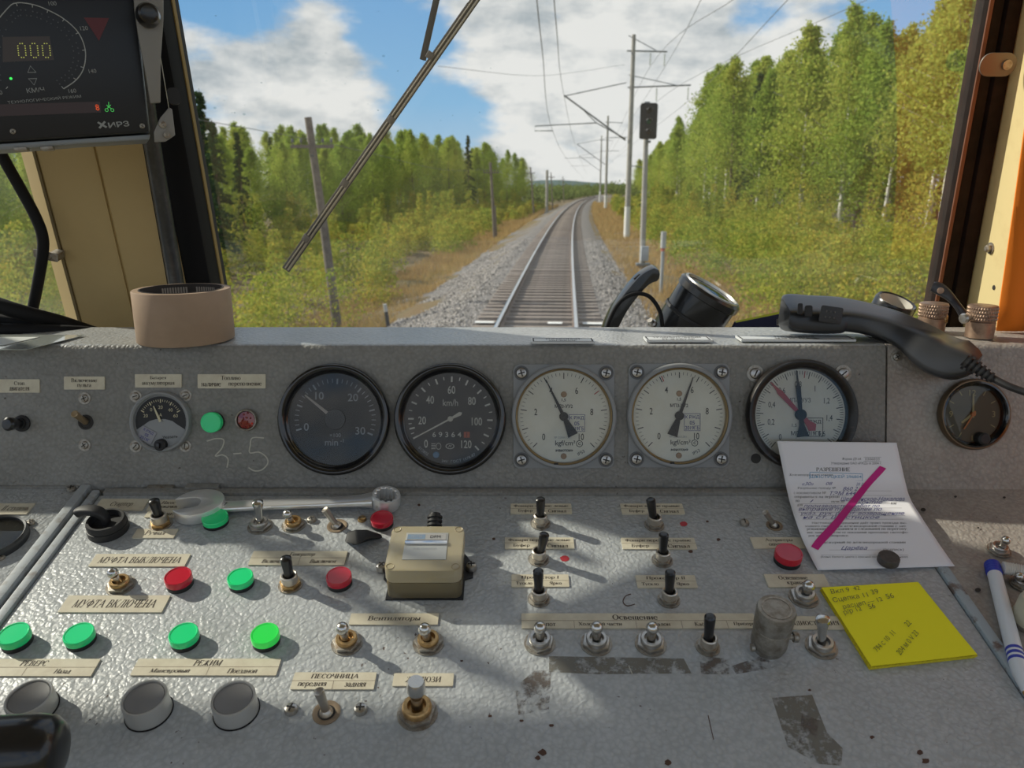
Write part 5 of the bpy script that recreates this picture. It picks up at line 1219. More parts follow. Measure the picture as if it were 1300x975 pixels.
    for sx in (-1, 1):
        for sy in (-1, 1):
            o, _ = screw_at(f_ @ Matrix.Translation((sx * 53.5 * k, sy * 55 * k, .002)), .0058, 'screw', M_STEEL, t)
            MB().lathe([(.0076, 0), (.0076, .0006), (.005, .0006)], 20).build('washer', mat('dark_washer', (.12, .12, .12), .5, .5), o)
    return t
flange_gauge(715.5, 528.5, 66.5, 4.05, 7, 'pressure gauge with grey square flange, left one, needle at 4', 116)
flange_gauge(861.5, 527.5, 66.5, 5.75, 4.1, 'pressure gauge with grey square flange, right one, needle near 6', 70.5)
# 5 two-needle gauge
f_ = fP(Pp(1014.5, 526)); k = mpp(f_.translation); R = 70 * k
t = thing('pressure_gauge', f_, 'black-rimmed pressure gauge with a red and a black needle, partly behind the paper form', 'gauge')
MB().lathe([(R * .97, 0), (R, .004), (R, .010), (R * .97, .0135), (R * .92, .0135), (R * .86, .0105), (R * .83, .0065), (R * .82, .002)], 64).build('bezel', mat('worn_black_rim', (.012, .010, .009), .35, noise=(90, (.07, .045, .035), .58, .7)), t, smooth=50)
gface(t, R * .84, .002, M_DIALW)
rot5 = 4
A5 = lambda v: 225 + rot5 - 270 * v / 1.6
r0 = R * .83
at_z(ticks(r0 * .87, r0 * .95, R * .008, [A5(v * .02) for v in range(81) if v % 5]), .0024).build('scale_marks', M_INK, t, smooth=0)
at_z(ticks(r0 * .80, r0 * .95, R * .014, [A5(v * .1) for v in range(17)]), .0024).build('scale_marks', M_INK, t, smooth=0)
at_z(ticks(r0 * .80, r0 * .95, R * .014, [A5(.86)]), .0025).build('red_mark', M_RED, t, smooth=0)
for v, s in ((0, '0'), (.2, '0,2'), (.4, '0,4'), (.6, '0,6'), (.8, '0,8'), (1.0, '1'), (1.2, '1,2'), (1.4, '1,4'), (1.6, '1,6')):
    x, y = pol(r0 * .65, A5(v)); text(t, s, (x, y), None, R * .105 if ',' not in s else R * .12, .0024, M_INK, sx=.72)
text(t, 'МП-3-УУЗ', (-.02 * R, .26 * R), R * .42, R * .085, .0024, M_INK); text(t, '1,5', (-.10 * R, -.20 * R), None, R * .07, .0024, M_INK); text(t, 'МПа', (-.05 * R, -.34 * R), None, R * .08, .0024, M_INK)
s = bpy.data.objects.new('inspection_stamp', None); C.objects.link(s); s.parent = t; s.location = (.24 * R, -.23 * R, 0)
w_, h_ = .18 * R, .17 * R; e = .01 * R; mb = MB()
for q in ((-w_, -h_, w_, -h_ + e), (-w_, h_ - e, w_, h_), (-w_, -h_, -w_ + e, h_), (w_ - e, -h_, w_, h_)): mb.box((q[0], q[1], .0024), (q[2], q[3], .00245))
mb.build('stamp_frame', M_INK, s, smooth=0)
for a, b in (('К РЖД', .095), ('05', -.01), ('2019ГБ', -.11)): text(s, a, (0, b * R), None if a == '05' else .29 * R, .075 * R, .0024, M_INK, bold=.01)
needle_tri(t, 133, [(-R * .32, -R * .09), (-R * .40, 0), (-R * .32, R * .09), (-R * .2, R * .05), (0, R * .03), (R * .55, R * .05), (R * .60, R * .03), (R * .80, .0005), (R * .80, -.0005), (R * .60, -R * .03), (R * .55, -R * .05), (0, -R * .03), (-R * .2, -R * .05)], .0034, .0008, mat('red_needle', (.42, .05, .06), .45), 'red_needle')
needle_tri(t, 96, [(-R * .40, -R * .11), (-R * .40, R * .11), (-R * .2, R * .05), (0, R * .03), (R * .5, R * .045), (R * .55, R * .02), (R * .80, .0005), (R * .80, -.0005), (R * .55, -R * .02), (R * .5, -R * .045), (0, -R * .03), (-R * .2, -R * .05)], .0046, .0008, M_INK, 'black_needle')
MB().lathe([(R * .10, .003), (R * .10, .006), (R * .07, .0066), (0, .0066)], 24).build('hub', M_INK, t)
gglass(t, R * .86, .0075, M_DIALGLASS2)
for x, y in ((958.5, 474), (1070, 474)): washer_screw(fP(Pp(x, y)), .0058, t, M_STEEL, 'slot')
mb = MB().lathe([(.0052, 0), (.0052, .0004), (0, .0004)], 18); o = mb.build('mounting_hole', M_INK, t); o.matrix_basis = f_.inverted() @ fP(Pp(959.5, 582))
# clock
f_ = fP(Pp(1233, 525.5)); R = 45 * mpp(f_.translation)
t = thing('clock', f_, 'small round brown-dialled clock at the right end of the panel below the handset', 'clock')
MB().lathe([(R * .97, 0), (R, .003), (R, .007), (R * .96, .0095), (R * .93, .0095)], 56).build('outer_rim', mat('bronze_rim', (.16, .115, .07), .35, .7), t, smooth=50)
MB().lathe([(R * .93, .0095), (R * .88, .0100), (R * .80, .006), (R * .785, .002)], 56).build('bezel', M_BEZBK, t, smooth=50)
gface(t, R * .80, .0018, mat('brown_dial', (.115, .10, .065), .45)); M_GOLD = mat('faded_gold_print', (.42, .35, .17), .5)
at_z(ticks(R * .60, R * .74, R * .025, [90 - 30 * h for h in range(12) if h not in (0, 3, 9)]), .0021).build('hour_marks', M_GOLD, t, smooth=0)
for s, a in (('12', 90), ('3', 0), ('9', 180)): x, y = pol(R * .60, a); text(t, s, (x, y), None, R * .17, .0021, M_GOLD)
for nm, a, L_, w_, m_, z in (('hour_hand', 218, .38, .04, M_GOLD, .0026), ('minute_hand', 90, .56, .03, M_GOLD, .0032), ('second_hand', 238, .48, .022, mat('orange_hand', (.62, .22, .08), .5), .0038)):
    needle_tri(t, a, [(-R * .10, -R * w_), (-R * .10, R * w_), (R * L_, R * w_ * .8), (R * L_ * 1.06, 0), (R * L_, -R * w_ * .8)], z, .0004, m_, nm)
MB().lathe([(R * .07, .0026), (R * .06, .0048), (0, .005)], 16).build('hub', mat('orange_hand', (.62, .22, .08), .5), t)
gglass(t, R * .81, .0062)
MB().lathe([(R * .18, .004), (R * .17, .011), (R * .12, .0125), (0, .0125)], 20, Matrix.Translation((R * .20, -R * .68, 0))).build('setting_knob', M_BLACKM, t)
# ammeter
f_ = fP(Pp(206, 535)); k = mpp(f_.translation); R = 38.5 * k
t = thing('ammeter', f_, 'small round grey ammeter with black fan-shaped scale on the left of the panel', 'gauge')
MB().lathe([(R, 0), (R, .005), (R * .97, .0075), (R * .92, .008), (R * .87, .0065), (R * .86, .003), (0, .003)], 48).build('case', M_GAUGEGREY, t, smooth=40)
def sector(r, a0, a1, n, c=(0, 0)): return [(c[0] + r * cos(radians(a0 + (a1 - a0) * i / n)), c[1] + r * sin(radians(a0 + (a1 - a0) * i / n))) for i in range(n + 1)]
top_ = sector(R * .83, -18, 198, 28); low = [(-.55 * R, -.10 * R), (-.38 * R, .02 * R), (-.15 * R, .085 * R), (.15 * R, .085 * R), (.38 * R, .02 * R), (.55 * R, -.10 * R)]
MB().prism(top_ + low, .003, .0034).build('scale_face', M_DIALBK, t, smooth=0); M_YEL = mat('cream_print', (.58, .53, .36), .6)
A6 = lambda v: 150 - 120 * (v + 20) / 80
at_z(ticks(R * .66, R * .73, R * .018, [30 + 6 * i for i in range(21) if i % 5]), .0037).build('scale_marks', M_YEL, t, smooth=0); at_z(ticks(R * .62, R * .74, R * .035, [30 + 30 * i for i in range(5)]), .0037).build('scale_marks', M_YEL, t, smooth=0)
for s, a in (('20', 160), ('0', 126), ('20', 90), ('40', 52), ('60', 20)): x, y = pol(R * .50, a); text(t, s, (x * 1.05, y * .85 + .05 * R), None, R * .11, .0037, M_YEL)
text(t, 'A', (0, .22 * R), None, R * .11, .0037, M_YEL)
needle_tri(t, 113, [(0, -R * .045), (0, R * .045), (R * .56, R * .018), (R * .56, -R * .018)], .0042, .0004, M_YEL)
s = bpy.data.objects.new('stamp_label', None); C.objects.link(s); s.parent = t; s.location = (-.46 * R, -.44 * R, .0035); s.rotation_euler.z = radians(-28)
MB().box((-.26 * R, -.22 * R, 0), (.26 * R, .22 * R, .0003)).build('paper', mat('grey_stamp_paper', (.30, .30, .33), .6), s, smooth=0)
for a, b in (('К РЖД', .13), ('05', 0), ('2019Г', -.13)): text(s, a, (0, b * R), None, .10 * R, .0004, M_STAMP, bold=.012)
text(t, 'Указать', (.30 * R, -.50 * R), R * .50, None, .0034, M_INK, rot=4)
MB().lathe([(R * .20, .003), (R * .19, .008), (R * .15, .009), (0, .009)], 20, Matrix.Translation((.02 * R, -.76 * R, 0))).build('selector_knob', M_BLACKM, t); MB().box((-.04 * R, -.86 * R, .009), (.06 * R, -.68 * R, .0125)).build('knob_grip', M_BLACK, t, bevel=.0008)
for x, y in ((172.5, 503), (236, 502), (172.5, 566.5), (235.5, 566)): washer_screw(fP(Pp(x, y)), .0042, t, M_DULL, 'slot')

# ------------------------------------------------------------------ things on the desk
# rotary starter switch
f_ = fD(Dp(138, 673)); t = thing('starter_switch', f_, 'black rotary starter switch with a curved lever handle', 'rotary switch'); k = mpp(f_.translation); R = 24.5 * k; hT = solve_tip(f_, 133.5, 659).z
MB().lathe([(R, 0), (R * 1.0, hT * .4), (R * .99, hT * .5), (R * .95, hT * .52), (R * .95, hT * .85), (R * .90, hT), (R * .78, hT), (R * .70, hT * .6), (0, hT * .6)], 44).build('collar', M_BLACKM, t)
tip = solve_tip(f_, 95, 642, .004)
pts = smooth_path([(0, 0, hT * .5), (0, .001, hT * 1.05), tuple(Vector((tip.x * .18, .002, hT * 1.5))), tuple(Vector((tip.x * .45, .003, hT * 1.6))), tuple(Vector((tip.x * .8, tip.y, hT * 1.5))), tuple(Vector((tip.x, tip.y, hT * 1.32)))], 6)
rings = []
for i, p in enumerate(pts):
    d = (pts[min(i + 1, len(pts) - 1)] - pts[max(i - 1, 0)]).normalized(); sd = Vector((0, 1, 0)); nn_ = d.cross(sd).normalized(); u = i / (len(pts) - 1)
    w_, h_ = .0042 + .0016 * sin(u * 3.0), .0052 + .0035 * u
    rings.append([p + sd * a + nn_ * b for a, b in rrect(2 * w_, h_, min(w_, h_ / 2) * .7, 3)])
MB().loft(rings).build('lever_handle', M_BLACKM, t)
# black rubber flap
o = MB().loft([[Dp(x, y, h) for x, y, h in sec] for sec in (
    [(437.5, 688, .0005), (438, 688, .014), (441, 676, .014), (441, 676, .0005)], [(452, 692, .0005), (454, 691, .015), (452, 672, .017), (449, 676, .0005)],
    [(468, 687, .0005), (467, 684, .011), (466, 672, .013), (462, 678, .0005)], [(486, 683, .0005), (486, 682, .004), (484, 678, .004), (482, 680, .0005)])]).build('rubber_flap', M_BLACKM, None, bevel=.0015, smooth=60)
tag(o, 'leaf-shaped black rubber flap lying between the bare pin switch and the red lamp', 'rubber piece')
# spanner
f_ = fD(Dp(365, 652)); t = thing('combination_spanner', f_, 'chrome combination spanner lying along the top edge of the desk', 'spanner'); k = mpp(f_.translation)
H0 = .009
pa, pb = solve_tip(f_, 252, 643), None
def dl(x, y, h): return f_.inverted() @ Dp(x, y, h)
e0, e1 = dl(254, 645, H0 - .004), dl(490, 634, H0 + .001)
ax = (e1 - e0); Ls = ax.length; ang = atan2(ax.y, ax.x)
m = Matrix.Translation((e0.x, e0.y, 0)) @ Matrix.Rotation(ang, 4, 'Z')
M_SPAN = mat('satin_chrome', (.84, .84, .83), .30, .72)
ro = 18.5 * k; ri = 13 * k
shank = []
for i, (u, w_, th, z) in enumerate(((.085, .0085, .0068, H0 - .004), (.14, .0070, .0064, H0 - .003), (.3, .0066, .006, H0 - .002), (.7, .0064, .006, H0 - .001), (.86, .0072, .0075, H0), (.93, .0095, .010, H0 + .001))):
    shank.append([m @ Vector((u * Ls, a, z + b)) for a, b in rrect(2 * w_, th, th * .42, 3)])
MB().loft(shank).build('shank', M_SPAN, t)
ml = m @ Matrix.Translation((Ls, 0, H0 + .001)) @ Matrix.Rotation(radians(8), 4, 'Y')
ringp = []
for kk in range(48):
    a = 2 * pi * kk / 48
    rin = ri * (1.0 + .07 * (1 if (kk % 4) < 2 else -1))
    c_, s_ = cos(a), sin(a)
    ringp.append([ml @ Vector((r * c_, r * s_, z)) for r, z in ((rin, -.0065), (ro * .95, -.0065), (ro, -.004), (ro, .004), (ro * .95, .0065), (rin + .0012, .0065), (rin, .0055))])
ringp.append(ringp[0]); MB().loft(ringp, cap=False).build('ring_end', M_SPAN, t, smooth=30)
# open end: two jaws round a slot that opens to the far left, slightly turned
jaw = []
oR = 28 * k
rotj = radians(10)
def jp(r, a): return (r * cos(a), r * sin(a))
outer = [jp(oR * (1.0 if abs(degrees(a)) < 100 else 1.04), a) for a in [radians(-155 + 310 * i / 24) for i in range(25)]]
slot = [(-oR * .92, oR * .40), (-oR * .15, oR * .38), (oR * .02, oR * .28), (oR * .10, 0), (oR * .02, -oR * .28), (-oR * .15, -oR * .38), (-oR * .92, -oR * .40)]
poly = outer + slot
mj = m @ Matrix.Translation((0, 0, H0 - .002)) @ Matrix.Rotation(rotj, 4, 'Z') @ Matrix.Diagonal((1.12, .92, 1, 1))
MB().prism(poly, -.0060, .0060, mj).build('open_jaw', M_SPAN, t, bevel=.0012, smooth=40)
text(t, '27', (m @ Vector((Ls * .13, 0, 0))).to_2d()[:], None, .0048, H0 + .0004, M_INK)
# fuel counter box
f_ = fD(Dp(539, 761)); t = thing('counter_box', f_, 'yellowed translucent plastic counter box with a small display, screwed to the desk', 'meter'); k = mpp(f_.translation)
wB = 95 * k; fl = f_.inverted()
hB = solve_tip(f_, 534, 724).z
pb_ = solve_tip(fD(Dp(547, 700)), 547, 668)
# depth from the back edge of the top face
dep = (hit(547, 668, PBOT + DN * hB, DN) - f_.translation).dot(DU)
ms = Matrix.Translation((0, dep / 2, 0))
M_BOX = bpy.data.materials.new('yellowed_clear_plastic'); M_BOX.use_nodes = True
tn = M_BOX.node_tree; bs_ = tn.nodes['Principled BSDF']; bs_.inputs['Base Color'].default_value = (.40, .33, .19, 1); bs_.inputs['Roughness'].default_value = .28; bs_.inputs['Subsurface Weight'].default_value = .6; bs_.inputs['Subsurface Radius'].default_value = (.03, .026, .016)
bs_.inputs['Alpha'].default_value = .38; bs_.inputs['Coat Weight'].default_value = .3
MB().prism(rrect(wB * 1.0, dep, .006, 4), .001, hB * .55, ms).build('base_shell', M_BOX, t, bevel=.0012)
M_BOX2 = M_BOX.copy(); M_BOX2.node_tree.nodes['Principled BSDF'].inputs['Alpha'].default_value = .66; M_BOX2.node_tree.nodes['Principled BSDF'].inputs['Base Color'].default_value = (.55, .48, .32, 1)
MB().prism(rrect(wB * 1.015, dep * 1.02, .007, 4), hB * .57, hB, ms).build('lid', M_BOX2, t, bevel=.002)
MB().prism(rrect(wB * .86, dep * .84, .004, 3), .003, hB * .50, ms).build('inner_module', mat('brown_module', (.11, .09, .055), .6), t)
MB().prism([(-wB * .52, -dep * .02), (wB * .52, -dep * .02), (wB * .52, dep * .4), (wB * .63, dep * .45), (wB * .63, dep * .72), (wB * .5, dep * .98), (-wB * .5, dep * .98), (-wB * .60, dep * .7), (-wB * .60, dep * .42), (-wB * .52, dep * .3)], -.0002, .0014).build('base_plate', M_BLACKM, t)
for x, y in ((485, 723.5), (598.5, 723)):
    screw_at(fD(Dp(x, y)) @ Matrix.Translation((0, 0, .001)), .0052, 'screw', M_STEEL, t, 'cross', .006)
fw, fd = wB * .58, dep * .62; fy = dep * .52
MB().box((-fw / 2, fy - fd * .48, hB), (fw / 2, fy + fd * .5, hB + .0006)).build('front_label', mat('silver_label', (.52, .52, .49), .4, .4), t, bevel=.0002)
MB().box((-fw * .46, fy + fd * .22, hB + .0006), (fw * .46, fy + fd * .44, hB + .0009)).build('display', mat('grey_display', (.38, .37, .35), .25), t)
MB().box((-fw * .46, fy + fd * .25, hB + .0009), (-fw * .04, fy + fd * .42, hB + .001)).build('display_badge', mat('steel_blue_badge', (.20, .28, .38), .35), t)
text(t, 'ДСТМ', (-fw * .25, fy + fd * .335), fw * .26, fd * .10, hB + .0011, M_GREYPR); text(t, 'DFM', (fw * .20, fy + fd * .335), fw * .24, fd * .10, hB + .0011, M_INK)
MB().box((-fw * .5, fy + fd * .04, hB + .0006), (fw * .5, fy + fd * .17, hB + .0022)).build('bright_bar', M_CHROME, t, bevel=.0006)
text(t, 'FUEL COUNTER', (0, fy - fd * .10), fw * .55, fd * .06, hB + .0008, M_GREYPR)
for sx in (-1, 1):
    for sy in (.08, .92): MB().lathe([(.0038, hB), (.0034, hB + .0004), (.0022, hB - .0006), (0, hB - .0006)], 16, Matrix.Translation((sx * wB * .43, dep * sy, 0))).build('lid_screw', mat('amber_screw_well', (.30, .24, .13), .4), t)
g0 = fl @ Dp(553, 690, hB * .5); g1 = solve_tip(f_, 553, 655, dep * 1.02 + .022)
mb = MB().tube([Vector((g1.x, dep, hB * .58)), Vector((g1.x, dep + .02, hB * .94))], .0052, 14)
for i in range(5): mb.tube([Vector((g1.x, dep + .003 + .0034 * i, hB * (.62 + .06 * i))), Vector((g1.x, dep + .0046 + .0034 * i, hB * (.65 + .06 * i)))], .0070, 14)
mb.build('cable_gland', M_BLACKM, t)
# knurled aerial cap
f_ = fD(Dp(974.5, 822)); t = thing('aerial_connector', f_, 'grey metal connector with a side screw, left of the radio plate', 'socket cap'); k = mpp(f_.translation); hC = solve_tip(f_, 974.5, 777, -.004).z; R = 23 * k
M_ALU = mat('tarnished_aluminium', (.36, .345, .31), .45, .7, noise=(120, (.20, .175, .14), .4, .68))
MB().lathe([(R * .85, 0), (R * .88, hC * .1), (R * .98, hC * .14), (R * .98, hC * .52), (R * .94, hC * .55), (R * 1.02, hC * .58), (R * 1.04, hC * .95), (R * .98, hC), (0, hC)], 40).build('cap_body', M_ALU, t)
MB().lathe([(R * .80, hC), (R * .80, hC + .0004), (R * .70, hC + .0004), (R * .70, hC)], 36).build('turned_ring', M_DULL, t)
msd = Matrix.Translation((R * .9, -R * .15, hC * .33)) @ Matrix.Rotation(pi / 2, 4, 'Y'); MB().lathe([(.0022, 0), (.0022, .004), (.0042, .004), (.0042, .0075), (.003, .0085), (0, .0085)], 16, msd).build('side_screw', M_DULL, t)
MB().lathe([(.002, 0), (.0034, .001), (.0034, .0035), (0, .004)], 12, Matrix.Translation((-R * .85, -R * .4, hC * .15)) @ Matrix.Rotation(-pi / 2, 4, 'Y')).build('side_screw', M_DULL, t)
# black controller handle, bottom left
c = EYE + ray(14, 956) * .475
ax_ = Vector((1, .16, -.03)).normalized(); mh = ax_.to_track_quat('Z', 'Y').to_matrix().to_4x4(); mh.translation = c
t = thing('controller_handle', mh, 'black ribbed cylindrical controller handle at the lower left corner', 'lever handle')
Rh = 46 * .475 / F_PX
pr = [(0, -.17), (Rh * .9, -.17)]
z = -.16
while z < -.012: pr += [(Rh, z), (Rh, z + .0040), (Rh * .955, z + .0044), (Rh * .955, z + .0054), (Rh, z + .0058)]; z += .0098
pr += [(Rh, .006), (Rh * .99, .014), (Rh * .90, .0235), (Rh * .70, .0285), (Rh * .5, .0300), (0, .0305)]
MB().lathe(pr, 48).build('grip', M_BLACK, t, smooth=35)
q = mh.inverted() @ (c + Vector((-.12, 0, -.2))); MB().tube([(0, 0, -.12), mh.inverted() @ (c - ax_ * .12 + Vector((0, .02, -.12)))], .010, 12).build('lever_arm', M_STEEL, t)
# sticky notes
h = .0042; cs_ = [Dp(1043, 745.5, .0042), Dp(1165.5, 738.5, .0042), Dp(1240.5, 831.5, .0042), Dp(1106, 846.5, .0042)]
cen = sum(cs_, Vector()) / 4; ex = ((cs_[2] - cs_[3]) + (cs_[1] - cs_[0])).normalized(); ey = DN.cross(ex).normalized(); mS = Matrix((ex, ey, DN)).transposed().to_4x4(); mS.translation = cen - DN * .0042
t = thing('sticky_note_pad', mS, 'pad of bright yellow sticky notes with handwritten times', 'sticky notes'); loc = [mS.inverted() @ c for c in cs_]
M_YN = mat('yellow_paper', (.93, .86, .015), .75); M_YE = mat('yellow_page_edges', (.72, .62, .02), .8, noise=(500, (.55, .47, .02), .4, .6))
for i, (z0, z1) in enumerate(((.0003, .0013), (.0014, .0026), (.0027, .0036))):
    j = .0006 * (i - 1); MB().prism([(p.x + j, p.y - j * .6) for p in loc][::-1], z0, z1).build('page_block', M_YE, t, smooth=0)
gr = []
for i in range(9):
    v = i / 8; row = []
    for jx in range(9):
        u = jx / 8; p = (loc[0] * (1 - u) + loc[1] * u) * (1 - v) + (loc[3] * (1 - u) + loc[2] * u) * v
        row.append(Vector((p.x, p.y, .0040 + .0012 * (v ** 3) * (.4 + .6 * abs(u - .5)))))
    gr.append(row)
mb = MB().loft(gr, cap=False, closed=False); mb.build('top_sheet', M_YN, t)
def note_at(x, y):
    p = mS.inverted() @ Dp(x, y, .0048); return (p.x, p.y)
M_PEN = mat('pencil_writing', (.10, .11, .05), .8); M_PEN2 = mat('faint_pencil_writing', (.13, .15, .04), .8)
def note(s, x, y, wpx, rot, m_=M_PEN, hh=None, name='handwriting'):
    a = note_at(x - wpx / 2, y); b = note_at(x + wpx / 2, y); text(t, s, note_at(x, y), sqrt((a[0] - b[0]) ** 2 + (a[1] - b[1]) ** 2), hh, .0052, m_, shear=.25, rot=rot, name=name, bold=-.005)
note('Вкл 9', 1066, 750, 26, 3); note('42', 1087, 747, 9, 3); note('Сцепка 11', 1080, 759, 50, 6); note('39', 1110, 751.5, 11, 6); note('расцеп — 12', 1095, 766.5, 58, 8); note('56', 1129, 757, 11, 8); note('р/р 12', 1082, 776, 27, 10); note('56', 1106, 770, 10, 10)
note('794 с 10  11', 1123, 814, 48, 34, M_PEN2); note('22', 1152, 792, 10, 34, M_PEN2); note('204 м 0 V 23', 1152, 816, 54, 36, M_PEN2)
# paper form, leaning on the panel and lying on the desk
def CR(vals, t_):
    n = len(vals) - 1; x = min(max(t_, 0), 1) * n; i = min(int(x), n - 1); f = x - i
    p0, p1, p2, p3 = vals[max(i - 1, 0)], vals[i], vals[i + 1], vals[min(i + 2, n)]
    return (p1 * 2 + (p2 - p0) * f + (p0 * 2 - p1 * 5 + p2 * 4 - p3) * f * f + (p1 * 3 - p0 - p2 * 3 + p3) * f ** 3) * .5
PXL = [(986.5, 560), (991.5, 585), (996.5, 610), (1001.5, 633), (1009, 658), (1020, 688), (1038, 724)]
PXR = [(1138, 562), (1143.5, 587), (1149, 611), (1155.5, 633), (1170, 657), (1189, 686), (1212, 719)]
hh_ = [('P', .021), ('P', .019), ('P', .017), ('P', .016), ('D', .013), ('D', .007), ('D', .0012)]
ctl = []
for (lx, ly_), (rx, ry), (kind, off) in zip(PXL, PXR, hh_):
    fnc = Pp if kind == 'P' else Dp
    if (lx, ly_) == PXL[3]: fnc = lambda x, y, h: (Pp(x, y, .014) * .5 + Dp(x, y, .022) * .5)
    ctl.append([fnc(lx + (rx - lx) * u, ly_ + (ry - ly_) * u, off + (.003 * (1 - abs(2 * u - 1)) if kind == 'D' and off < .01 else 0)) for u in (0, .33, .67, 1)])
def paper(u, v, lift=0):
    def ev(u, v): return CR([CR(list(r_), u) for r_ in ctl], v)
    p = ev(u, v); du_ = ev(min(u + .01, 1), v) - ev(max(u - .01, 0), v); dv_ = ev(u, min(v + .01, 1)) - ev(u, max(v - .01, 0))
    n = dv_.cross(du_).normalized(); 
    if n.dot(EYE - p) < 0: n = -n
    return p + n * lift
base = paper(.5, 1); mt = Matrix.Translation(base)
t = thing('paper_form', mt, 'white paper permission form struck through with a pink line, leaning from panel to desk', 'paper')
M_PAPER = mat('white_paper', (.82, .82, .85), .8)
mb = MB().loft([[paper(i / 16, j / 36) - base for i in range(17)] for j in range(37)], cap=False, closed=False)
sheet = mb.build('sheet', M_PAPER, t, smooth=60); md = sheet.modifiers.new('thickness', 'SOLIDIFY'); md.thickness = .00025
YL = [(a[1] + b[1]) / 2 for a, b in zip(PXL, PXR)]
_L = [Vector((*p, 0)) for p in PXL]; _R = [Vector((*p, 0)) for p in PXR]
vt = np.linspace(0, 1, 200); yl_ = [((CR(_L, v) + CR(_R, v)) * .5).y for v in vt]
def paper_px(x, y, lift=.0004):
    v = float(np.interp(y, yl_, vt)); a, b = CR(_L, v), CR(_R, v); u = (x - a.x) / (b.x - a.x)
    v2 = float(np.interp(y - (b.y - a.y) * (u - .5), yl_, vt)); a, b = CR(_L, v2), CR(_R, v2); u = (x - a.x) / (b.x - a.x)
    return paper(u, v2, lift) - base
def ptxt(s, x, y, wpx, hpx=None, material=M_INK, **k): text(t, s, (x, -y), wpx, hpx, 0, material, warp=lambda a, b: paper_px(a, -b), **k)
def pline(x0, x1, y, wpx=.5, m_=None, y1=None):
    n = 12; y1 = y if y1 is None else y1
    rows = [[paper_px(x0 + (x1 - x0) * i / n, y + (y1 - y) * i / n + d, .0003) for i in range(n + 1)] for d in (-wpx / 2, wpx / 2)]
    MB().loft(rows, cap=False, closed=False).build('ruled_line', m_ or M_GREYPR, t, smooth=0)
Z7 = lambda x, y: (x / 3.611 + 940, y / 3.611 + 560)
def z7t(s, x, y, w_, h_=None, m_=M_INK, **k):
    if 'name' not in k: k['serif'] = 1.1
    a, b = Z7(x, y); ptxt(s, a, b, w_ / 3.611, h_ / 3.611 if h_ else None, m_, **k)
M_TXT = mat('grey_typed_print', (.16, .16, .17), .7)
z7t('Форма ДУ-64', 508, 82, 85, 15, M_TXT); z7t('0306033', 597, 82, 58, 11, M_TXT)
for (x0, x1, y) in ((562, 633, 73), (562, 633, 92)): a, b = Z7(x0, y); c, _ = Z7(x1, y); pline(a, c, b)
z7t('Утверждена ОАО «РЖД» в 2004 г.', 526, 102, 220, 14, M_TXT); z7t('РАЗРЕШЕНИЕ', 425, 129, 150, 17, M_INK, bold=.01)
z7t('Железнодорожная станция', 330, 155, 190, 14, M_TXT)
z7t('ШЫСТИЦКЕЙ 296804', 440, 162, 225, 20, M_CYANINK, bold=.008)
for (x0, y0, x1, y1) in ((325, 142, 557, 150), (322, 172, 559, 181)): a, b = Z7(x0, y0); c, d = Z7(x1, y1); pline(a, c, b, .7, M_CYANINK, d)
for x in (325, 557): a, b = Z7(x, 143 + (x > 400) * 7); c, d = Z7(x, 174 + (x > 400) * 7); MB().loft([[paper_px(a - .35, b, .0003), paper_px(a + .35, b, .0003)], [paper_px(c - .35, d, .0003), paper_px(c + .35, d, .0003)]], cap=False, closed=False).build('ruled_line', M_CYANINK, t, smooth=0)
for x0, x1, y in ((242, 658, 178), (292, 640, 203), (462, 680, 229), (412, 680, 250), (262, 740, 268), (280, 690, 289), (285, 725, 308), (280, 738, 327), (290, 740, 343), (300, 735, 359), (420, 645, 500), (385, 765, 524)):
    a, b = Z7(x0, y); c, _ = Z7(x1, y); pline(a, c, b, .4, mat('thin_form_rule', (.4, .4, .42), .7))
hand = dict(shear=.35, bold=-.004, name='handwriting')
z7t('«30»', 318, 196, 46, 16, M_BLUEINK, **hand); z7t('08', 408, 195, 30, 14, M_BLUEINK, **hand); z7t('20 21', 548, 198, 40, 13, M_BLUEINK, **hand)
z7t('Разрешаю поезду №', 357, 217, 160, 13, M_TXT); z7t('860 2', 503, 219, 66, 17, M_BLUEINK, **hand); z7t('с локомотивом №', 325, 238, 136, 12, M_TXT); z7t('ТЭМ 644', 470, 240, 116, 18, M_BLUEINK, **hand)
z7t('отправиться на перегон', 357, 259, 195, 12, M_TXT); z7t('Шелотинское-Накалова', 600, 266, 280, 20, M_BLUEINK, **hand)
z7t('по', 275, 276, 20, 10, M_TXT); z7t('I', 337, 276, 14, 12, M_BLUEINK, **hand); z7t('пути до', 448, 281, 60, 11, M_TXT); z7t('закрытие', 575, 285, 140, 16, M_BLUEINK, **hand); z7t('км', 690, 287, 22, 10, M_TXT)
z7t('для', 286, 296, 26, 10, M_TXT); z7t('производства работ по', 470, 300, 330, 18, M_BLUEINK, **hand); z7t('выправке пути далее по', 462, 317, 365, 18, M_BLUEINK, **hand); z7t('указ. рук. работ. возвращение', 512, 334, 450, 18, M_BLUEINK, **hand); z7t('на ст. Шыстицкое', 468, 351, 335, 17, M_BLUEINK, **hand)
for i, (s, x, w_) in enumerate((('Настоящее разрешение даёт право проезда вы-', 545, 405), ('ходного светофора железнодорожной станции с зап-', 530, 440), ('рещающим показанием и следования по перегону,', 536, 435), ('вне зависимости от показаний проходных светофо-', 540, 440), ('ров автоблокировки.', 412, 172))): z7t(s, x, 377 + 14.5 * i, w_, 12, M_TXT)
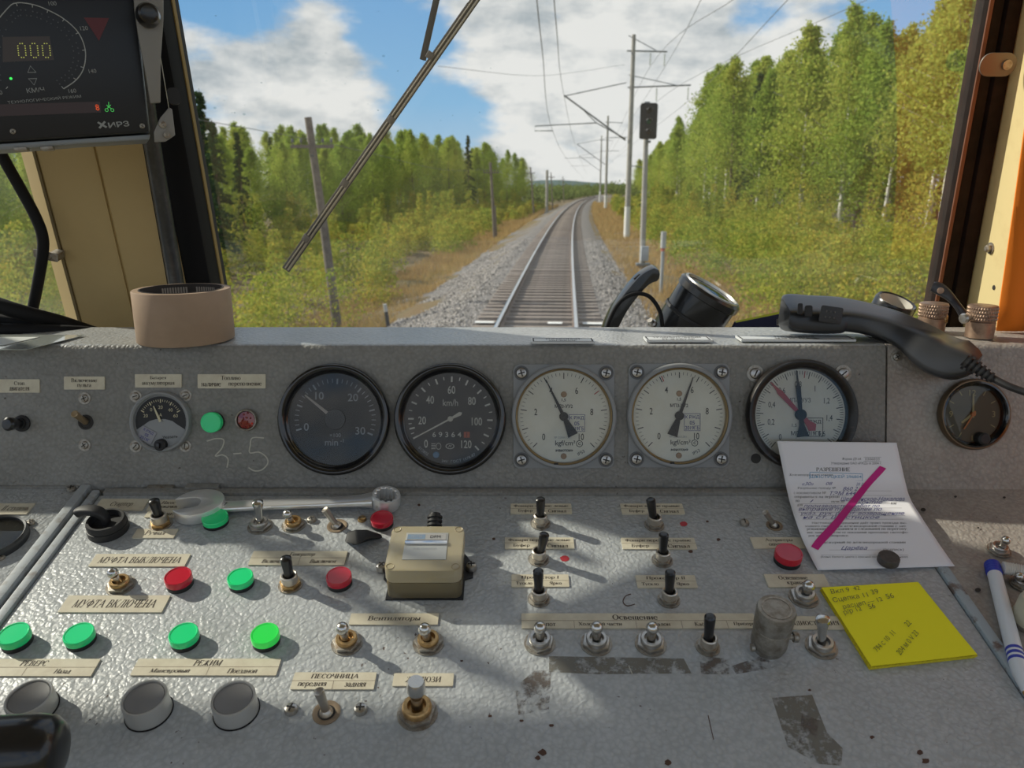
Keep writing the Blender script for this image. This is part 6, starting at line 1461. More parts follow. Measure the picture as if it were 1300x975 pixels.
z7t('Дежурный по железнодорожной станции', 570, 466, 360, 14, M_TXT, bold=.006); z7t('Царёва', 525, 493, 116, 22, M_BLUEINK, **hand); z7t('(подпись)', 699, 500, 92, 14, M_TXT); z7t('(бланк белого цвета с красной полосой по диагонали)', 574, 533, 380, 12, M_TXT)
a, b, c, d = [Z7(*p) for p in ((628, 112), (654, 124), (372, 502), (336, 486))]
MB().loft([[paper_px(a[0] + (b[0] - a[0]) * u + ((d[0] - a[0]) * (1 - u) + (c[0] - b[0]) * u) * v, a[1] + (b[1] - a[1]) * u + ((d[1] - a[1]) * (1 - u) + (c[1] - b[1]) * u) * v, .0007) for u in (0, .5, 1)] for v in [i / 30 for i in range(31)]], cap=False, closed=False).build('pink_stripe', mat('magenta_stripe', (.56, .012, .22), .6), t, smooth=60)
# magnet on the paper
q = paper_px(1126.5, 714.5) + base; f_ = fD(q); R = 13 * mpp(q)
o = MB().lathe([(R * .92, 0), (R, .001), (R, .0062), (R * .93, .0072), (0, .0072)], 32).build('round_magnet', mat('dark_ferrite', (.055, .048, .046), .5, noise=(150, (.09, .08, .075), .4, .7)), None); o.matrix_world = f_; tag(o, 'dark round ferrite magnet holding the lower edge of the paper form', 'magnet')
# pen
pa_, pb_ = Dp(1259, 715, .006), Dp(1302, 882, .005); d = pb_ - pa_; Lp = d.length; mP = d.to_track_quat('Z', 'Y').to_matrix().to_4x4(); mP.translation = pa_
t = thing('ballpoint_pen', mP, 'white ballpoint pen with blue end lying on the right shelf', 'pen'); rp = .0058
MB().lathe([(0, 0), (rp * .85, .0004), (rp * 1.12, .002), (rp * 1.12, .014), (rp * 1.0, .0155)], 24).build('blue_end', mat('blue_rubber', (.03, .05, .42), .45), t)
for i in range(4): MB().lathe([(rp * 1.13, .003 + .003 * i), (rp * 1.17, .0037 + .003 * i), (rp * 1.13, .0045 + .003 * i)], 24).build('grip_ring', mat('blue_rubber', (.03, .05, .42), .45), t)
MB().lathe([(rp * 1.0, .0145), (rp * 1.05, .06), (rp * 1.05, Lp * .84), (rp * .9, Lp * .88), (rp * .35, Lp * .985), (0, Lp * .99)], 24).build('barrel', mat('white_pen_plastic', (.72, .76, .80), .3), t)
for z in (.70, .735, .77): MB().lathe([(rp * 1.06, Lp * z), (rp * 1.08, Lp * (z + .004)), (rp * 1.08, Lp * (z + .016)), (rp * 1.06, Lp * (z + .02))], 24).build('blue_band', mat('blue_rubber', (.03, .05, .42), .45), t)
MB().lathe([(rp * .36, Lp * .98), (.0008, Lp * 1.02), (0, Lp * 1.02)], 12).build('tip', M_BRASS, t)
# white spiral hose and pale round cover at the right edge
pts = [Dp(1273, 721, .010), Dp(1288, 723, .010), Dp(1310, 726, .012), Dp(1380, 728, .02)]
mb = MB(); sp_ = smooth_path(pts, 10); mb.tube(sp_, [.0046 + .0012 * (i % 2) for i in range(len(sp_))], 14); o = mb.build('ribbed_hose', mat('white_ribbed_plastic', (.70, .67, .62), .45), None, smooth=20); tag(o, 'thin white ribbed hose running off to the right behind the pen', 'hose')
q = Dp(1313, 790); f_ = fD(q); R = 26 * mpp(q)
t = thing('round_cover', f_, 'pale beige round plastic cover cut by the right picture edge', 'cover'); MB().lathe([(R * 1.05, 0), (R * 1.05, .005), (R, .007), (R * .98, .020), (R * .9, .024), (0, .025)], 40).build('cap', mat('beige_plastic', (.55, .52, .40), .45), t); MB().lathe([(R * 1.1, 0), (R * 1.1, .003), (R * 1.04, .003)], 40).build('flange', M_DULL, t)
# far-left gauge cut by the frame
f_ = fD(Dp(-8, 688)); k = mpp(f_.translation); R = 41 * k
t = thing('pressure_gauge', f_, 'round gauge with pale dial cut by the left picture edge on the left desk lid', 'gauge')
MB().lathe([(R, 0), (R, .006), (R * .96, .009), (R * .90, .008), (R * .88, .003)], 56).build('bezel', mat('dark_grey_rim', (.045, .047, .05), .3, .4), t, smooth=50); gface(t, R * .89, .002, mat('grey_dial', (.30, .33, .35), .4)); gglass(t, R * .9, .006, M_DIALGLASS2)
at_z(ticks(R * .70, R * .82, R * .02, range(-45, 226, 27)), .0024).build('scale_marks', M_WHITEPR, t, smooth=0)
for s, a in (('10', -18), ('15', -42)): x, y = pol(R * .55, a); text(t, s, (x, y), None, R * .13, .0024, M_WHITEPR, rot=10)

# ------------------------------------------------------------------ things on the ledge and by the window
# roll of kraft tape
q = Tp(212, 442); k = mpp(q); R = 61.5 * k; f_ = fT(q + Vector((0, R, 0)))
t = thing('tape_roll', f_, 'roll of brown kraft tape with dark core standing on the left of the ledge', 'tape roll'); Ht = .0535
f_2 = f_ @ Matrix.Rotation(radians(0), 4, 'X')
MB().lathe([(R * .985, 0), (R, .001), (R, Ht - .001), (R * .99, Ht), (R * .86, Ht), (R * .86, 0)], 64, None, True).build('tape_winding', mat('kraft_tape', (.40, .28, .19), .6, noise=(14, (.33, .23, .155), .4, .7)), t, smooth=40)
MB().lathe([(R * .858, 0), (R * .858, Ht + .0005), (R * .83, Ht + .0005), (R * .83, 0)], 64, None, True).build('core', mat('dark_cardboard', (.045, .035, .03), .8), t, smooth=40)
mb = MB(); 
for kk in range(22):
    a0 = radians(58 + kk * 3.9)
    if kk in (9, 10, 11): continue
    ring = [[Vector((R * .828 * cos(a0 + d), R * .828 * sin(a0 + d), z)) for d in (0, radians(2.6))] for z in (Ht - .012, Ht - .003)]
    mb.loft(ring, cap=False, closed=False)
mb.build('core_print', mat('pale_core_print', (.36, .31, .26), .8), t, smooth=0)
# cables along the left window and over the ledge
def cable(pts, r, label, name='cable', material=None, n=12):
    o = MB().tube(smooth_path(pts, 8), r, n).build(name, material or M_RUBBER, None, smooth=60); return tag(o, label, 'cable', None)
cable([Wp(-60, 80, .06), Wp(0, 193, .05), Wp(28, 243, .045), Wp(45, 275, .05), Wp(54, 300, .055), Wp(54, 323, .055), Wp(48, 360, .05), Wp(41, 394, .05), Vp(36, 412, .90)], .0062, 'black cable clipped to the left window pillar')
pC = Wp(61, 323, .046); f_ = frame(pC, WU, WN) @ Matrix.Rotation(radians(-14), 4, 'Z'); k = mpp(pC)
t = thing('cable_clip', f_, 'perforated zinc cable clip screwed to the cream pillar', 'cable clip')
MB().prism(rrect(30 * k, 11 * k, 2 * k), .004, .0052).build('clip_strap', M_DULL, t, bevel=.0004)
MB().box((4 * k, -5 * k, -.012), (14 * k, 5 * k, .004)).build('clip_foot', M_DULL, t, bevel=.0005)
MB().lathe([(4.5 * k, .0052), (4 * k, .0072), (0, .0076)], 18, Matrix.Translation((3 * k, 0, 0))).build('screw', M_STEEL, t)
for dx, dy in ((-8, 3), (-9, -2)): MB().lathe([(1.4 * k, .0053), (0, .0054)], 10, Matrix.Translation((dx * k, dy * k, 0))).build('clip_hole', M_INK, t, smooth=0)
lz = EDGE.z
def ledge_pt(x, y, Y): return Vp(x, y, Y)
cable([Vp(-90, 356, .86), Vp(0, 388, .85), Vp(40, 400, .86), Vp(75, 409, .88), Vp(106, 419, .90), Vp(125, 425, .93)], .0088, 'thickest black cable sloping across the left end of the ledge')
cable([Vp(-90, 392, .87), Vp(0, 405, .865), Vp(40, 412, .87), Vp(80, 416, .89), Vp(112, 422, .92)], .0065, 'second black cable below the thickest one at the left end of the ledge')
cable([Vp(-90, 418, .84), Vp(0, 419, .84), Vp(50, 420, .85), Vp(105, 422, .87), Vp(150, 428, .90)], .0075, 'black cable lying flat on the left end of the ledge above the papers')
cable([Vp(-90, 409, .83), Vp(-20, 413, .835), Vp(30, 421, .845), Vp(95, 424, .86)], .005, 'thin black cable beside the flat-lying one on the left ledge')
# papers under the cables
def flat_sheet(name, px, label, material, h=.0006):
    cs_ = [Tp(x, y, h) for x, y in px]; c = sum(cs_, Vector()) / len(cs_); t = thing(name, Matrix.Translation(c), label, 'paper')
    MB().prism([((p - c).x, (p - c).y) for p in cs_], -.0003, .0003).build('sheet', material, t, smooth=0); return t
flat_sheet('document_sheet', [(-60, 444), (33, 444), (108, 425.5), (-60, 424)], 'glossy laminated sheet lying under the cables at the left end of the ledge', mat('laminated_sheet', (.42, .45, .42), .12, coat=.8))
flat_sheet('document_sheet', [(-60, 439), (5, 438), (50, 428), (-40, 428)], 'smaller pale paper slip lying on the laminated sheet', mat('pale_slip', (.66, .68, .64), .5), .0015)
# conduit in front of the pillar
pts = [Wp(158, -80, .075), Wp(176, 60, .07), Wp(193, 180, .066), Wp(210, 280, .066), Wp(224, 362, .066), Wp(229, 395, .066)]
o = MB().tube(smooth_path(pts, 4), .0088, 18).build('conduit_pipe', mat('grey_conduit', (.055, .06, .065), .3, .4, noise=(40, (.10, .105, .11), .45, .7)), None, smooth=60); tag(o, 'dark grey conduit pipe running down the cream pillar behind the tape roll', 'pipe')
o = MB().tube([p + Vector((-.0095, .008, 0)) for p in smooth_path(pts, 4)], .0045, 10).build('thin_cable', M_RUBBER, None, smooth=60); tag(o, 'thin black cable running along the left side of the conduit pipe', 'cable')

# speed display box, upper left
BO = EYE + ray(95, 90) * .67; BN = Vector((.50, -1, .0)).normalized()
def Bp(x, y, h=0): return hit(x, y, BO + BN * h, BN)
ctr = Bp(40, 60); ex = (Bp(190, 168) - Bp(0, 180)).normalized(); ey = BN.cross(ex).normalized(); mB = Matrix((ex, ey, BN)).transposed().to_4x4(); mB.translation = ctr
t = thing('speed_display', mB, 'black digital speed display box hanging at the upper left of the windscreen', 'display unit'); iB = mB.inverted()
def bl(x, y, h=0): p = iB @ Bp(x, y, 0); return Vector((p.x, p.y, h))
kB = mpp(ctr)
c4 = [bl(191, 168), bl(165, -70), bl(-120, -60), bl(-115, 188)]
M_BOXBK = mat('dark_navy_face', (.008, .0095, .014), .35, bump=('noise', 700, .05, .0003))
def inset(poly, s): c = sum(poly, Vector()) / len(poly); return [((p - c) * s + c) for p in poly]
MB().prism([(p.x, p.y) for p in c4][::-1], -.11, -.004).build('case', mat('dark_grey_case', (.06, .065, .07), .4), t, bevel=.003)
MB().prism([(p.x, p.y) for p in inset(c4, .985)][::-1], -.004, 0).build('face', M_BOXBK, t, bevel=.0008)
rim = [bl(191, 170), bl(0, 182), bl(-115, 190), bl(-115, 196), bl(0, 190), bl(100, 182), bl(190, 177)]
MB().prism([(p.x, p.y) for p in rim], -.08, -.006).build('bottom_frame', M_GALV, t, bevel=.001)
for x, y in ((25, 187), (59, 186)): q = bl(x, y); MB().box((q.x - 8 * kB, q.y - 4 * kB, -.03), (q.x + 7 * kB, q.y + 1 * kB, -.004)).build('mounting_nut', M_DULL, t, bevel=.001)
ZA = lambda x, y: (x / 3.9, y / 3.9)
def bt(s, x, y, w_=None, h_=None, m_=None, **k): q = bl(*ZA(x, y)); text(t, s, (q.x, q.y), w_ / 3.9 * kB if w_ else None, h_ / 3.9 * kB if h_ else None, .0003, m_ or M_SCR, rot=2.5, **k)
M_SCR = mat('display_print', (.34, .36, .36), .6); M_ARC = mat('scale_arc_print', (.42, .44, .44), .6)
def arcpts(a0, a1, n=40):
    P_ = [(-52, 440), (-60, 300), (-40, 150), (35, 45), (80, 15), (160, 22), (237, 50), (318, 95), (388, 162), (422, 248), (415, 335), (378, 395), (315, 440)]
    return P_
ap = [bl(*ZA(x, y)) for x, y in sp2(arcpts(0, 0), 6)]
mb = MB(); vs = []
cA = bl(*ZA(175, 265))
for p in ap:
    d = (p - cA).normalized() * .6 * kB; vs += [p - d, p + d]
mb.add([(p.x, p.y, .0003) for p in vs], [(2 * i, 2 * i + 1, 2 * i + 3, 2 * i + 2) for i in range(len(ap) - 1)]); mb.build('scale_arc', M_ARC, t, smooth=0)
mb = MB()
for x, y in ((80, 15), (160, 22), (237, 50), (318, 95), (388, 162), (422, 248), (415, 335), (378, 395), (315, 440), (30, 440)):
    p = bl(*ZA(x, y)); d = (cA - p).normalized(); n = Vector((-d.y, d.x, 0)) * .45 * kB; a, b = p, p + d * 3.6 * kB
    mb.add([(q.x, q.y, .00032) for q in (a + n, a - n, b - n, b + n)], [(0, 1, 2, 3)])
mb.build('scale_ticks', M_ARC, t, smooth=0)
mb = MB()
for rr_, n_ in ((.86, 32), (.76, 30)):
    for i in range(n_):
        p = ap[int(i * (len(ap) - 1) / (n_ - 1))]; q = cA + (p - cA) * rr_; mb.prism(disc_poly(.85 * kB, 8, q.x, q.y), 0, .0004)
mb.build('unlit_dots', mat('unlit_led', (.085, .09, .10), .4), t, smooth=0)
q = bl(*ZA(54, 389)); MB().lathe([(1.6 * kB, 0), (1.3 * kB, .0008), (0, .001)], 12, Matrix.Translation((q.x, q.y, 0))).build('lit_green_dot', mat('green_led', (.05, .8, .1), .4, emit=((.05, 1, .12), 1.0)), t)
for s, x, y in (('100', 260, 17), ('120', 416, 140), ('140', 458, 352), ('160', 358, 450), ('0', 4, 458)): bt(s, x, y, None, 19)
for a, b, tri in ((155, 345, 1), (165, 403, -1)):
    q = bl(*ZA(a, b)); r_ = 19 / 3.9 * kB; mb = MB()
    o_ = [(0, r_), (-r_ * 1.05, -r_ * .75), (r_ * 1.05, -r_ * .75)]; i_ = [(x * .80, y * .80) for x, y in o_]
    mb.loft([[(q.x + x, q.y + tri * y, .0003) for x, y in o_], [(q.x + x, q.y + tri * y, .0003) for x, y in i_]], cap=False); mb.build('arrow_outline', M_SCR, t, smooth=0)
bt('КМ/Ч', 176, 446, 78, 22, bold=.008); bt('ТЕХНОЛОГИЧЕСКИЙ РЕЖИМ', 222, 490, 328, 17)
bt('ИРЗ', 588, 616, 100, 28, mat('logo_print', (.34, .36, .36), .6), bold=.02); bt('✖', 506, 618, 42, 36, mat('logo_print', (.34, .36, .36), .6))
wq = [bl(*ZA(x, y)) for x, y in ((12, 183), (245, 180), (268, 297), (14, 308))]; MB().prism([(p.x, p.y) for p in wq][::-1], 0, .0003).build('digit_window', mat('amber_filter', (.055, .038, .028), .3), t, smooth=0)
for x in (105, 166, 226):
    mb = MB()
    for i in range(4):
        for j in range(7):
            if (i in (0, 3) and j not in (0, 6)) or (i in (1, 2) and j in (0, 6)):
                p = bl(*ZA(x - 18 + 12 * i + j * 1.2, 216 + 11.5 * j)); mb.prism(disc_poly(.75 * kB, 6, p.x, p.y), 0, .0006)
    mb.build('led_digit', mat('amber_led', (.4, .42, .10), .5, emit=((.62, .66, .14), .42)), t, smooth=0)
wq = [bl(*ZA(x, y)) for x, y in ((-120, 520), (495, 503), (500, 557), (-120, 580))]; MB().prism([(p.x, p.y) for p in wq][::-1], 0, .0003).build('status_window', mat('dark_red_filter', (.045, .018, .014), .3), t, smooth=0)
bt('8', 482, 532, 17, 30, mat('red_led', (.8, .1, .03), .5, emit=((1, .12, .03), .55)), bold=.01)
mb = MB()
M_GLED = mat('green_glyph', (.05, .5, .1), .5, emit=((.10, .75, .14), .45))
for x in (528, 556): p = bl(*ZA(x, 545)); mb.lathe([(2.2 * kB, .0004), (1.6 * kB, .0004)], 12, Matrix.Translation((p.x, p.y, 0)))
for (xa, ya, xb, yb) in ((538, 505, 538, 530), (528, 520, 538, 532), (548, 520, 538, 532), (538, 530, 530, 538), (538, 530, 552, 538)):
    p, q_ = bl(*ZA(xa, ya)), bl(*ZA(xb, yb)); d = (q_ - p).normalized(); n = Vector((-d.y, d.x, 0)) * .35 * kB; mb.add([(v.x, v.y, .0004) for v in (p + n, p - n, q_ - n, q_ + n)], [(0, 1, 2, 3)])
mb.build('green_glyph', M_GLED, t, smooth=0)
wq = [bl(*ZA(x, y)) for x, y in ((415, 87), (540, 90), (490, 203))]; MB().prism([(p.x, p.y) for p in wq][::-1], 0, .0004).build('red_triangle', mat('dim_red_triangle', (.12, .012, .016), .4), t, smooth=0)
for x, y in ((64, 651), (704, 624)): q = bl(*ZA(x, y)); screw_at(mB @ Matrix.Translation((q.x, q.y, 0)), 3.6 * kB, 'screw', M_DULL, t)
# clamp bracket right of the box
pts = [bl(x, y) for x, y in ((166, -60), (207, -60), (206.5, 30), (203, 80), (203, 132), (190, 133), (183, 90), (175, 50), (170, 15))]
MB().prism([(p.x, p.y) for p in pts][::-1], .008, .013).build('clamp_arm', mat('grey_clamp_metal', (.27, .26, .24), .5, .3), t, bevel=.0012)
q = bl(187, 24); MB().lathe([(15 * kB, .013), (15 * kB, .020), (12 * kB, .026), (9 * kB, .027), (0, .026)], 28, Matrix.Translation((q.x, q.y, 0))).build('clamp_knob', M_BLACK, t)
pts = [bl(x, y) for x, y in ((214, 137), (218, 139), (222, 172), (210, 180), (196, 181), (195, 168), (203, 150))]
MB().prism([(p.x, p.y) for p in pts][::-1], .0, .006).build('latch_plate', mat('grey_clamp_metal', (.27, .26, .24), .5, .3), t, bevel=.001)
for x, y, r_ in ((206, 159, 5), (211, 172, 4.6)): q = bl(x, y); MB().lathe([(r_ * kB, .006), (r_ * .9 * kB, .0085), (r_ * .4 * kB, .009), (0, .0082)], 18, Matrix.Translation((q.x, q.y, 0))).build('latch_rivet', M_DULL, t)
a, b = bl(203, 75, .010), bl(214, 138, .004); MB().tube([a, b], .6 * kB, 6).build('latch_wire', M_STEEL, t)
q = bl(222, 120); MB().prism(rrect(16 * kB, 22 * kB, 6 * kB, 5, q.x, q.y), -.02, -.012).build('clamp_pad', M_BLACKM, t)
q0, q1 = bl(178, -75, -.05), bl(90, -230, -.05); MB().tube([q0, q1], .012, 12).build('hanger_arm', M_GALV, t)

# wiper outside the glass
t = thing('windscreen_wiper', frame(Wp(480, 170, -.025), WU, WN), 'slanting windscreen wiper with steel-backed blade and thin black arm', 'wiper')
def wiper_bar(pa, pb, h0, wpx, th, off, name, material):
    a, b = Wp(*pa, h0), Wp(*pb, h0); d = (b - a).normalized(); n = WN.cross(d).normalized(); ka, kb_ = mpp(a) * wpx / 2, mpp(b) * wpx / 2
    o_ = n * off * mpp(a)
    rings = [[p + n * k_ + o_, p - n * k_ + o_, p - n * k_ + o_ + WN * th, p + n * k_ + o_ + WN * th] for p, k_ in ((a, ka), (b, kb_))]
    return wbuild(MB().loft(rings), name, material, t, bevel=.0006)
E0, E1 = (364, 341), (648, -64)
wiper_bar(E0, E1, -.016, 10.5, .006, 0, 'blade_holder', mat('grey_blade_rubber', (.045, .042, .038), .6))
wiper_bar(E0, E1, -.010, 2.4, .003, -2.2, 'blade_spine', mat('blade_steel', (.42, .38, .31), .4, .8)); wiper_bar(E0, E1, -.010, 1.8, .0025, 1.8, 'blade_spine', mat('blade_steel', (.42, .38, .31), .4, .8))
wiper_bar((396, 298), (600, 8), -.024, 3, .006, 5.4, 'rubber_lip', M_RUBBER)
for x, y in ((389, 302), (497, 152), (546, 70), (438, 232)): p = Wp(x, y, -.010); wbuild(MB().box((-4.5 * mpp(p), -4.5 * mpp(p), 0), (4.5 * mpp(p), 4.5 * mpp(p), .004), frame(p, WU, WN) @ Matrix.Rotation(radians(-36), 4, 'Z')), 'blade_clip', mat('blade_clip_metal', (.12, .11, .10), .5, .4), t, bevel=.0008)
wiper_bar((537, 76), (570, -70), -.032, 8, .005, 0, 'wiper_arm', mat('black_arm_paint', (.02, .022, .025), .4))

t = thing('windscreen_wiper', frame(Wx(-1.05, .45, -.025), WU, WN), 'second windscreen wiper across the left pane, outside the glass', 'wiper')  # out of view: added so its shadow falls in diagonal bands across the desk
def wiper_bar2(pa, pb, h0, w_, th, name, material):
    a, b = Wx(*pa, h0), Wx(*pb, h0); n = WN.cross((b - a).normalized()).normalized()
    return wbuild(MB().loft([[p + n * w_, p - n * w_, p - n * w_ + WN * th, p + n * w_ + WN * th] for p in (a, b)]), name, material, t, bevel=.001)
wiper_bar2((-.90, .16), (-1.17, .70), -.05, .014, .008, 'blade_holder', MATS['grey_blade_rubber']); wiper_bar2((-1.06, .50), (-1.01, 1.0), -.06, .009, .008, 'wiper_arm', MATS['black_arm_paint'])

# telephone handset on the ledge
P_ = [(1003.5, 396, 19, .036, .80), (1009, 396.5, 25.5, .046, .80), (1020, 397, 28, .050, .80), (1045, 398.5, 28, .050, .80), (1072, 399, 27, .050, .80), (1081, 400, 24, .049, .80), (1104, 404.5, 23, .048, .795), (1128, 411.5, 23, .047, .785), (1150, 421, 25, .048, .772), (1170, 434, 29, .050, .757), (1188, 446, 31.5, .052, .745), (1205, 453, 31, .052, .735), (1220, 456, 26, .048, .728), (1234, 458, 18, .036, .722), (1241, 460, 12, .024, .719)]
t = thing('telephone_handset', Matrix.Translation(Vp(1040, 425, .80)), 'black telephone handset lying across the ledge and hanging over the panel', 'handset')
cen = [Vp(x, y, Y) for x, y, _h, _w, Y in P_]; rings = []
roll = radians(-26)
for i, (x, y, hp, wd, Y) in enumerate(P_):
    d = (cen[min(i + 1, len(P_) - 1)] - cen[max(i - 1, 0)]).normalized()
    v = (EYE - cen[i]).normalized(); u = d.cross(v).normalized()        # u: up in the picture
    if u.z < 0: u = -u
    dep_ = u.cross(d).normalized()
    if dep_.y < 0: dep_ = -dep_
    hh2 = hp * mpp(cen[i]); 
    # section: tilted so that the back of the handset shows above the near side
    up_ = hh2; sec = [(-.5, -.92), (-.5, .05 + .25 * min(1, max(0, (i - 4) / 6))), (.5, 1.0), (.5, -.92)]
    if i >= 9: sec[1] = (-.5, .42 - .12 * (i - 9) / 5)
    pts = []
    c_ = [cen[i] + dep_ * (a + .5) * wd * .9 + u * b * up_ for a, b in sec]
    for j in range(4):
        p, pp, pn = c_[j], c_[j - 1], c_[(j + 1) % 4]; f = .22
        for s_ in range(5):
            w_ = s_ / 4; A, B = p.lerp(pp, f), p.lerp(pn, f)
            pts.append(A.lerp(p, w_).lerp(p.lerp(B, w_), w_))
    rings.append(pts)
fine = []
for i in range(len(rings) - 1):
    for s_ in range(3):
        tt = s_ / 3; fine.append([CR([rings[max(i - 1, 0)][j], rings[i][j], rings[i + 1][j], rings[min(i + 2, len(rings) - 1)][j]], (1 + tt) / 3) for j in range(20)])
fine.append(rings[-1])
M_HAND = mat('handset_plastic', (.028, .030, .034), .30, bump=('noise', 1200, .05, .0002))
wbuild(MB().loft(fine), 'body', M_HAND, t, smooth=55)
def near_pt(x, y, Y): return Vp(x, y, Y)
def key(x0, y0, x1, y1, Y, name, material, th=.004, rr_=.3, sk=0):
    a, b, c, d = Vp(x0, y1, Y), Vp(x1, y1 + sk, Y), Vp(x1, y0 + sk, Y), Vp(x0, y0, Y); o_ = (a + b + c + d) / 4
    ex_ = (b - a).normalized(); ez_ = (EYE - o_).normalized(); ey_ = ez_.cross(ex_).normalized(); m_ = Matrix((ex_, ey_, ez_)).transposed().to_4x4(); m_.translation = o_
    w_, h_ = (b - a).length, (d - a).length
    return wbuild(MB().prism(rrect(w_, h_, min(w_, h_) * rr_), -.006, th, m_), name, material, t, bevel=.0008), m_
key(1012.5, 385, 1019, 399, .792, 'volume_key', M_BLACKM, .005); key(1021.5, 387.5, 1031.5, 402, .792, 'volume_key', M_BLACKM, .005)
_, mk = key(1041, 387, 1069, 408, .792, 'talk_key', mat('grey_talk_key', (.035, .036, .038), .5), .006, .12, 4)
mb = MB()
for i in range(3):
    for j in range(2): mb.lathe([(.0011, .0060), (.0008, .0068), (0, .0070)], 8, mk @ Matrix.Translation((-.0055 + .0045 * i, .003 - .006 * j, 0)))
wbuild(mb, 'key_dimples', mat('pale_dimple', (.11, .11, .11), .5), t)
mb = MB()
for i in range(9): mb.box((-.009, -.0003, .0), (.009, .0003, .001), Matrix.Translation(Vp(1028 + 5 * i, 370.5 + .3 * i, .815)))
ca, cb = Vp(1224, 457, .716), Vp(1262, 482, .70)
mb = MB().tube([ca, cb], [.0058, .0036], 14)
dC = cb - ca
for i in range(6): p = ca + dC * (.06 + .155 * i); mb.tube([p, p + dC * .08], .0082 - .0006 * i, 14)
wbuild(mb, 'strain_relief', M_BLACKM, t)
wbuild(MB().tube(smooth_path([Vp(1258, 479, .702), Vp(1280, 490, .69), Vp(1305, 499, .68), Vp(1400, 530, .64), Vp(1560, 640, .57), Vp(1700, 760, .52)], 6), .0034, 10), 'cord', M_BLACKM, t)

# inspection lamp, black arc handle with cable loop (behind the ledge on the lower shelf)
def cyl_axis(c, ax, up=None): m = ax.normalized().to_track_quat('Z', 'Y').to_matrix().to_4x4(); m.translation = c; return m
Yl = .96
lc = Vp(902, 370.5, Yl); kx = mpp(lc); axd = (RV * .46 + UV * .78 - FV * .36).normalized(); mL = cyl_axis(lc, axd); R = 41 * kx
t = thing('hand_lamp', mL, 'black cylindrical hand lamp lying tilted behind the ledge, glass facing up', 'lamp'); Hl = 80 * kx
MB().lathe([(R * .80, -Hl * 1.25), (R * .98, -Hl * 1.1), (R * .98, -.009), (R * 1.03, -.008), (R * 1.04, 0), (R * .98, .003), (R * .90, .003), (R * .86, -.004)], 48).build('body', M_BLACK, t, smooth=40)
MB().lathe([(R * .93, .0022), (R * .92, .0045), (R * .86, .0048), (R * .84, .0015)], 48).build('lens_ring', M_STEEL, t, smooth=40)
MB().lathe([(R * .86, -.004), (R * .5, -.014), (0, -.018)], 40).build('reflector', mat('lamp_reflector', (.7, .7, .68), .15, 1.0), t)
MB().lathe([(R * .86, .001), (R * .4, .003), (0, .0035)], 40).build('lens', M_DIALGLASS2, t)
MB().box((-R * .25, -R * 1.05, -Hl * .55), (R * .25, -R * .9, -.002), Matrix.Rotation(radians(100), 4, 'Z')).build('side_latch', M_BLACKM, t, bevel=.002)
MB().lathe([(R * 1.0, -Hl * .50), (R * 1.015, -Hl * .49), (R * 1.015, -Hl * .45), (R * 1.0, -Hl * .44)], 48).build('seam_band', M_BLACKM, t)
Z5 = lambda x, y: (x / 4.643 + 740, y / 4.643 + 320)
Ya = .94
outer = [(105, 520), (130, 440), (190, 320), (300, 180), (360, 125), (420, 95)]; inner = [(175, 520), (215, 440), (262, 350), (330, 258), (390, 195), (440, 172)]
oc_ = sp2(outer, 4) + [(448, 105), (456, 130), (452, 155)]; ic_ = sp2(inner, 4)[::-1]
poly = [Z5(*p) for p in oc_ + ic_]
t = thing('curved_handle', Matrix.Translation(Vp(785, 405, Ya)), 'curved black carrying handle with a loop of cable, sticking up left of the hand lamp', 'handle')
n_ = len(poly); fr_ = [Vp(x, y, Ya) for x, y in poly]; bk_ = [p + Vector((0, .022, .003)) for p in fr_]
wbuild(MB().add(fr_ + bk_, [tuple(range(n_)), tuple(reversed(range(n_, 2 * n_)))] + [(i, (i + 1) % n_, n_ + (i + 1) % n_, n_ + i) for i in range(n_)]), 'handle_bow', M_BLACK, t, bevel=.0025, smooth=50)
a = Vp(*Z5(325, 155), Ya + .01); wbuild(MB().box((-.0045, -.004, -.003), (.0045, .004, .004), Matrix.Translation(a) @ Matrix.Rotation(radians(-40), 4, 'Y')), 'push_stud', M_BLACKM, t, bevel=.0008)
wbuild(MB().tube(smooth_path([Vp(*Z5(x, y), Ya - .012) for x, y in ((120, 520), (150, 420), (195, 325), (250, 268), (320, 245), (385, 258), (430, 305), (458, 365), (468, 440), (470, 520))], 6), 16 / 4.643 / 2 * mpp(a) * 1.5, 12), 'cable_loop', M_RUBBER, t)
a = Vp(*Z5(415, 428), .935); wbuild(MB().lathe([(.005, 0), (.0055, .004), (.0035, .006), (.0035, .012), (0, .012)], 14, cyl_axis(a, Vector((-.4, -.5, .5)))), 'terminal_nut', M_STEEL, t)
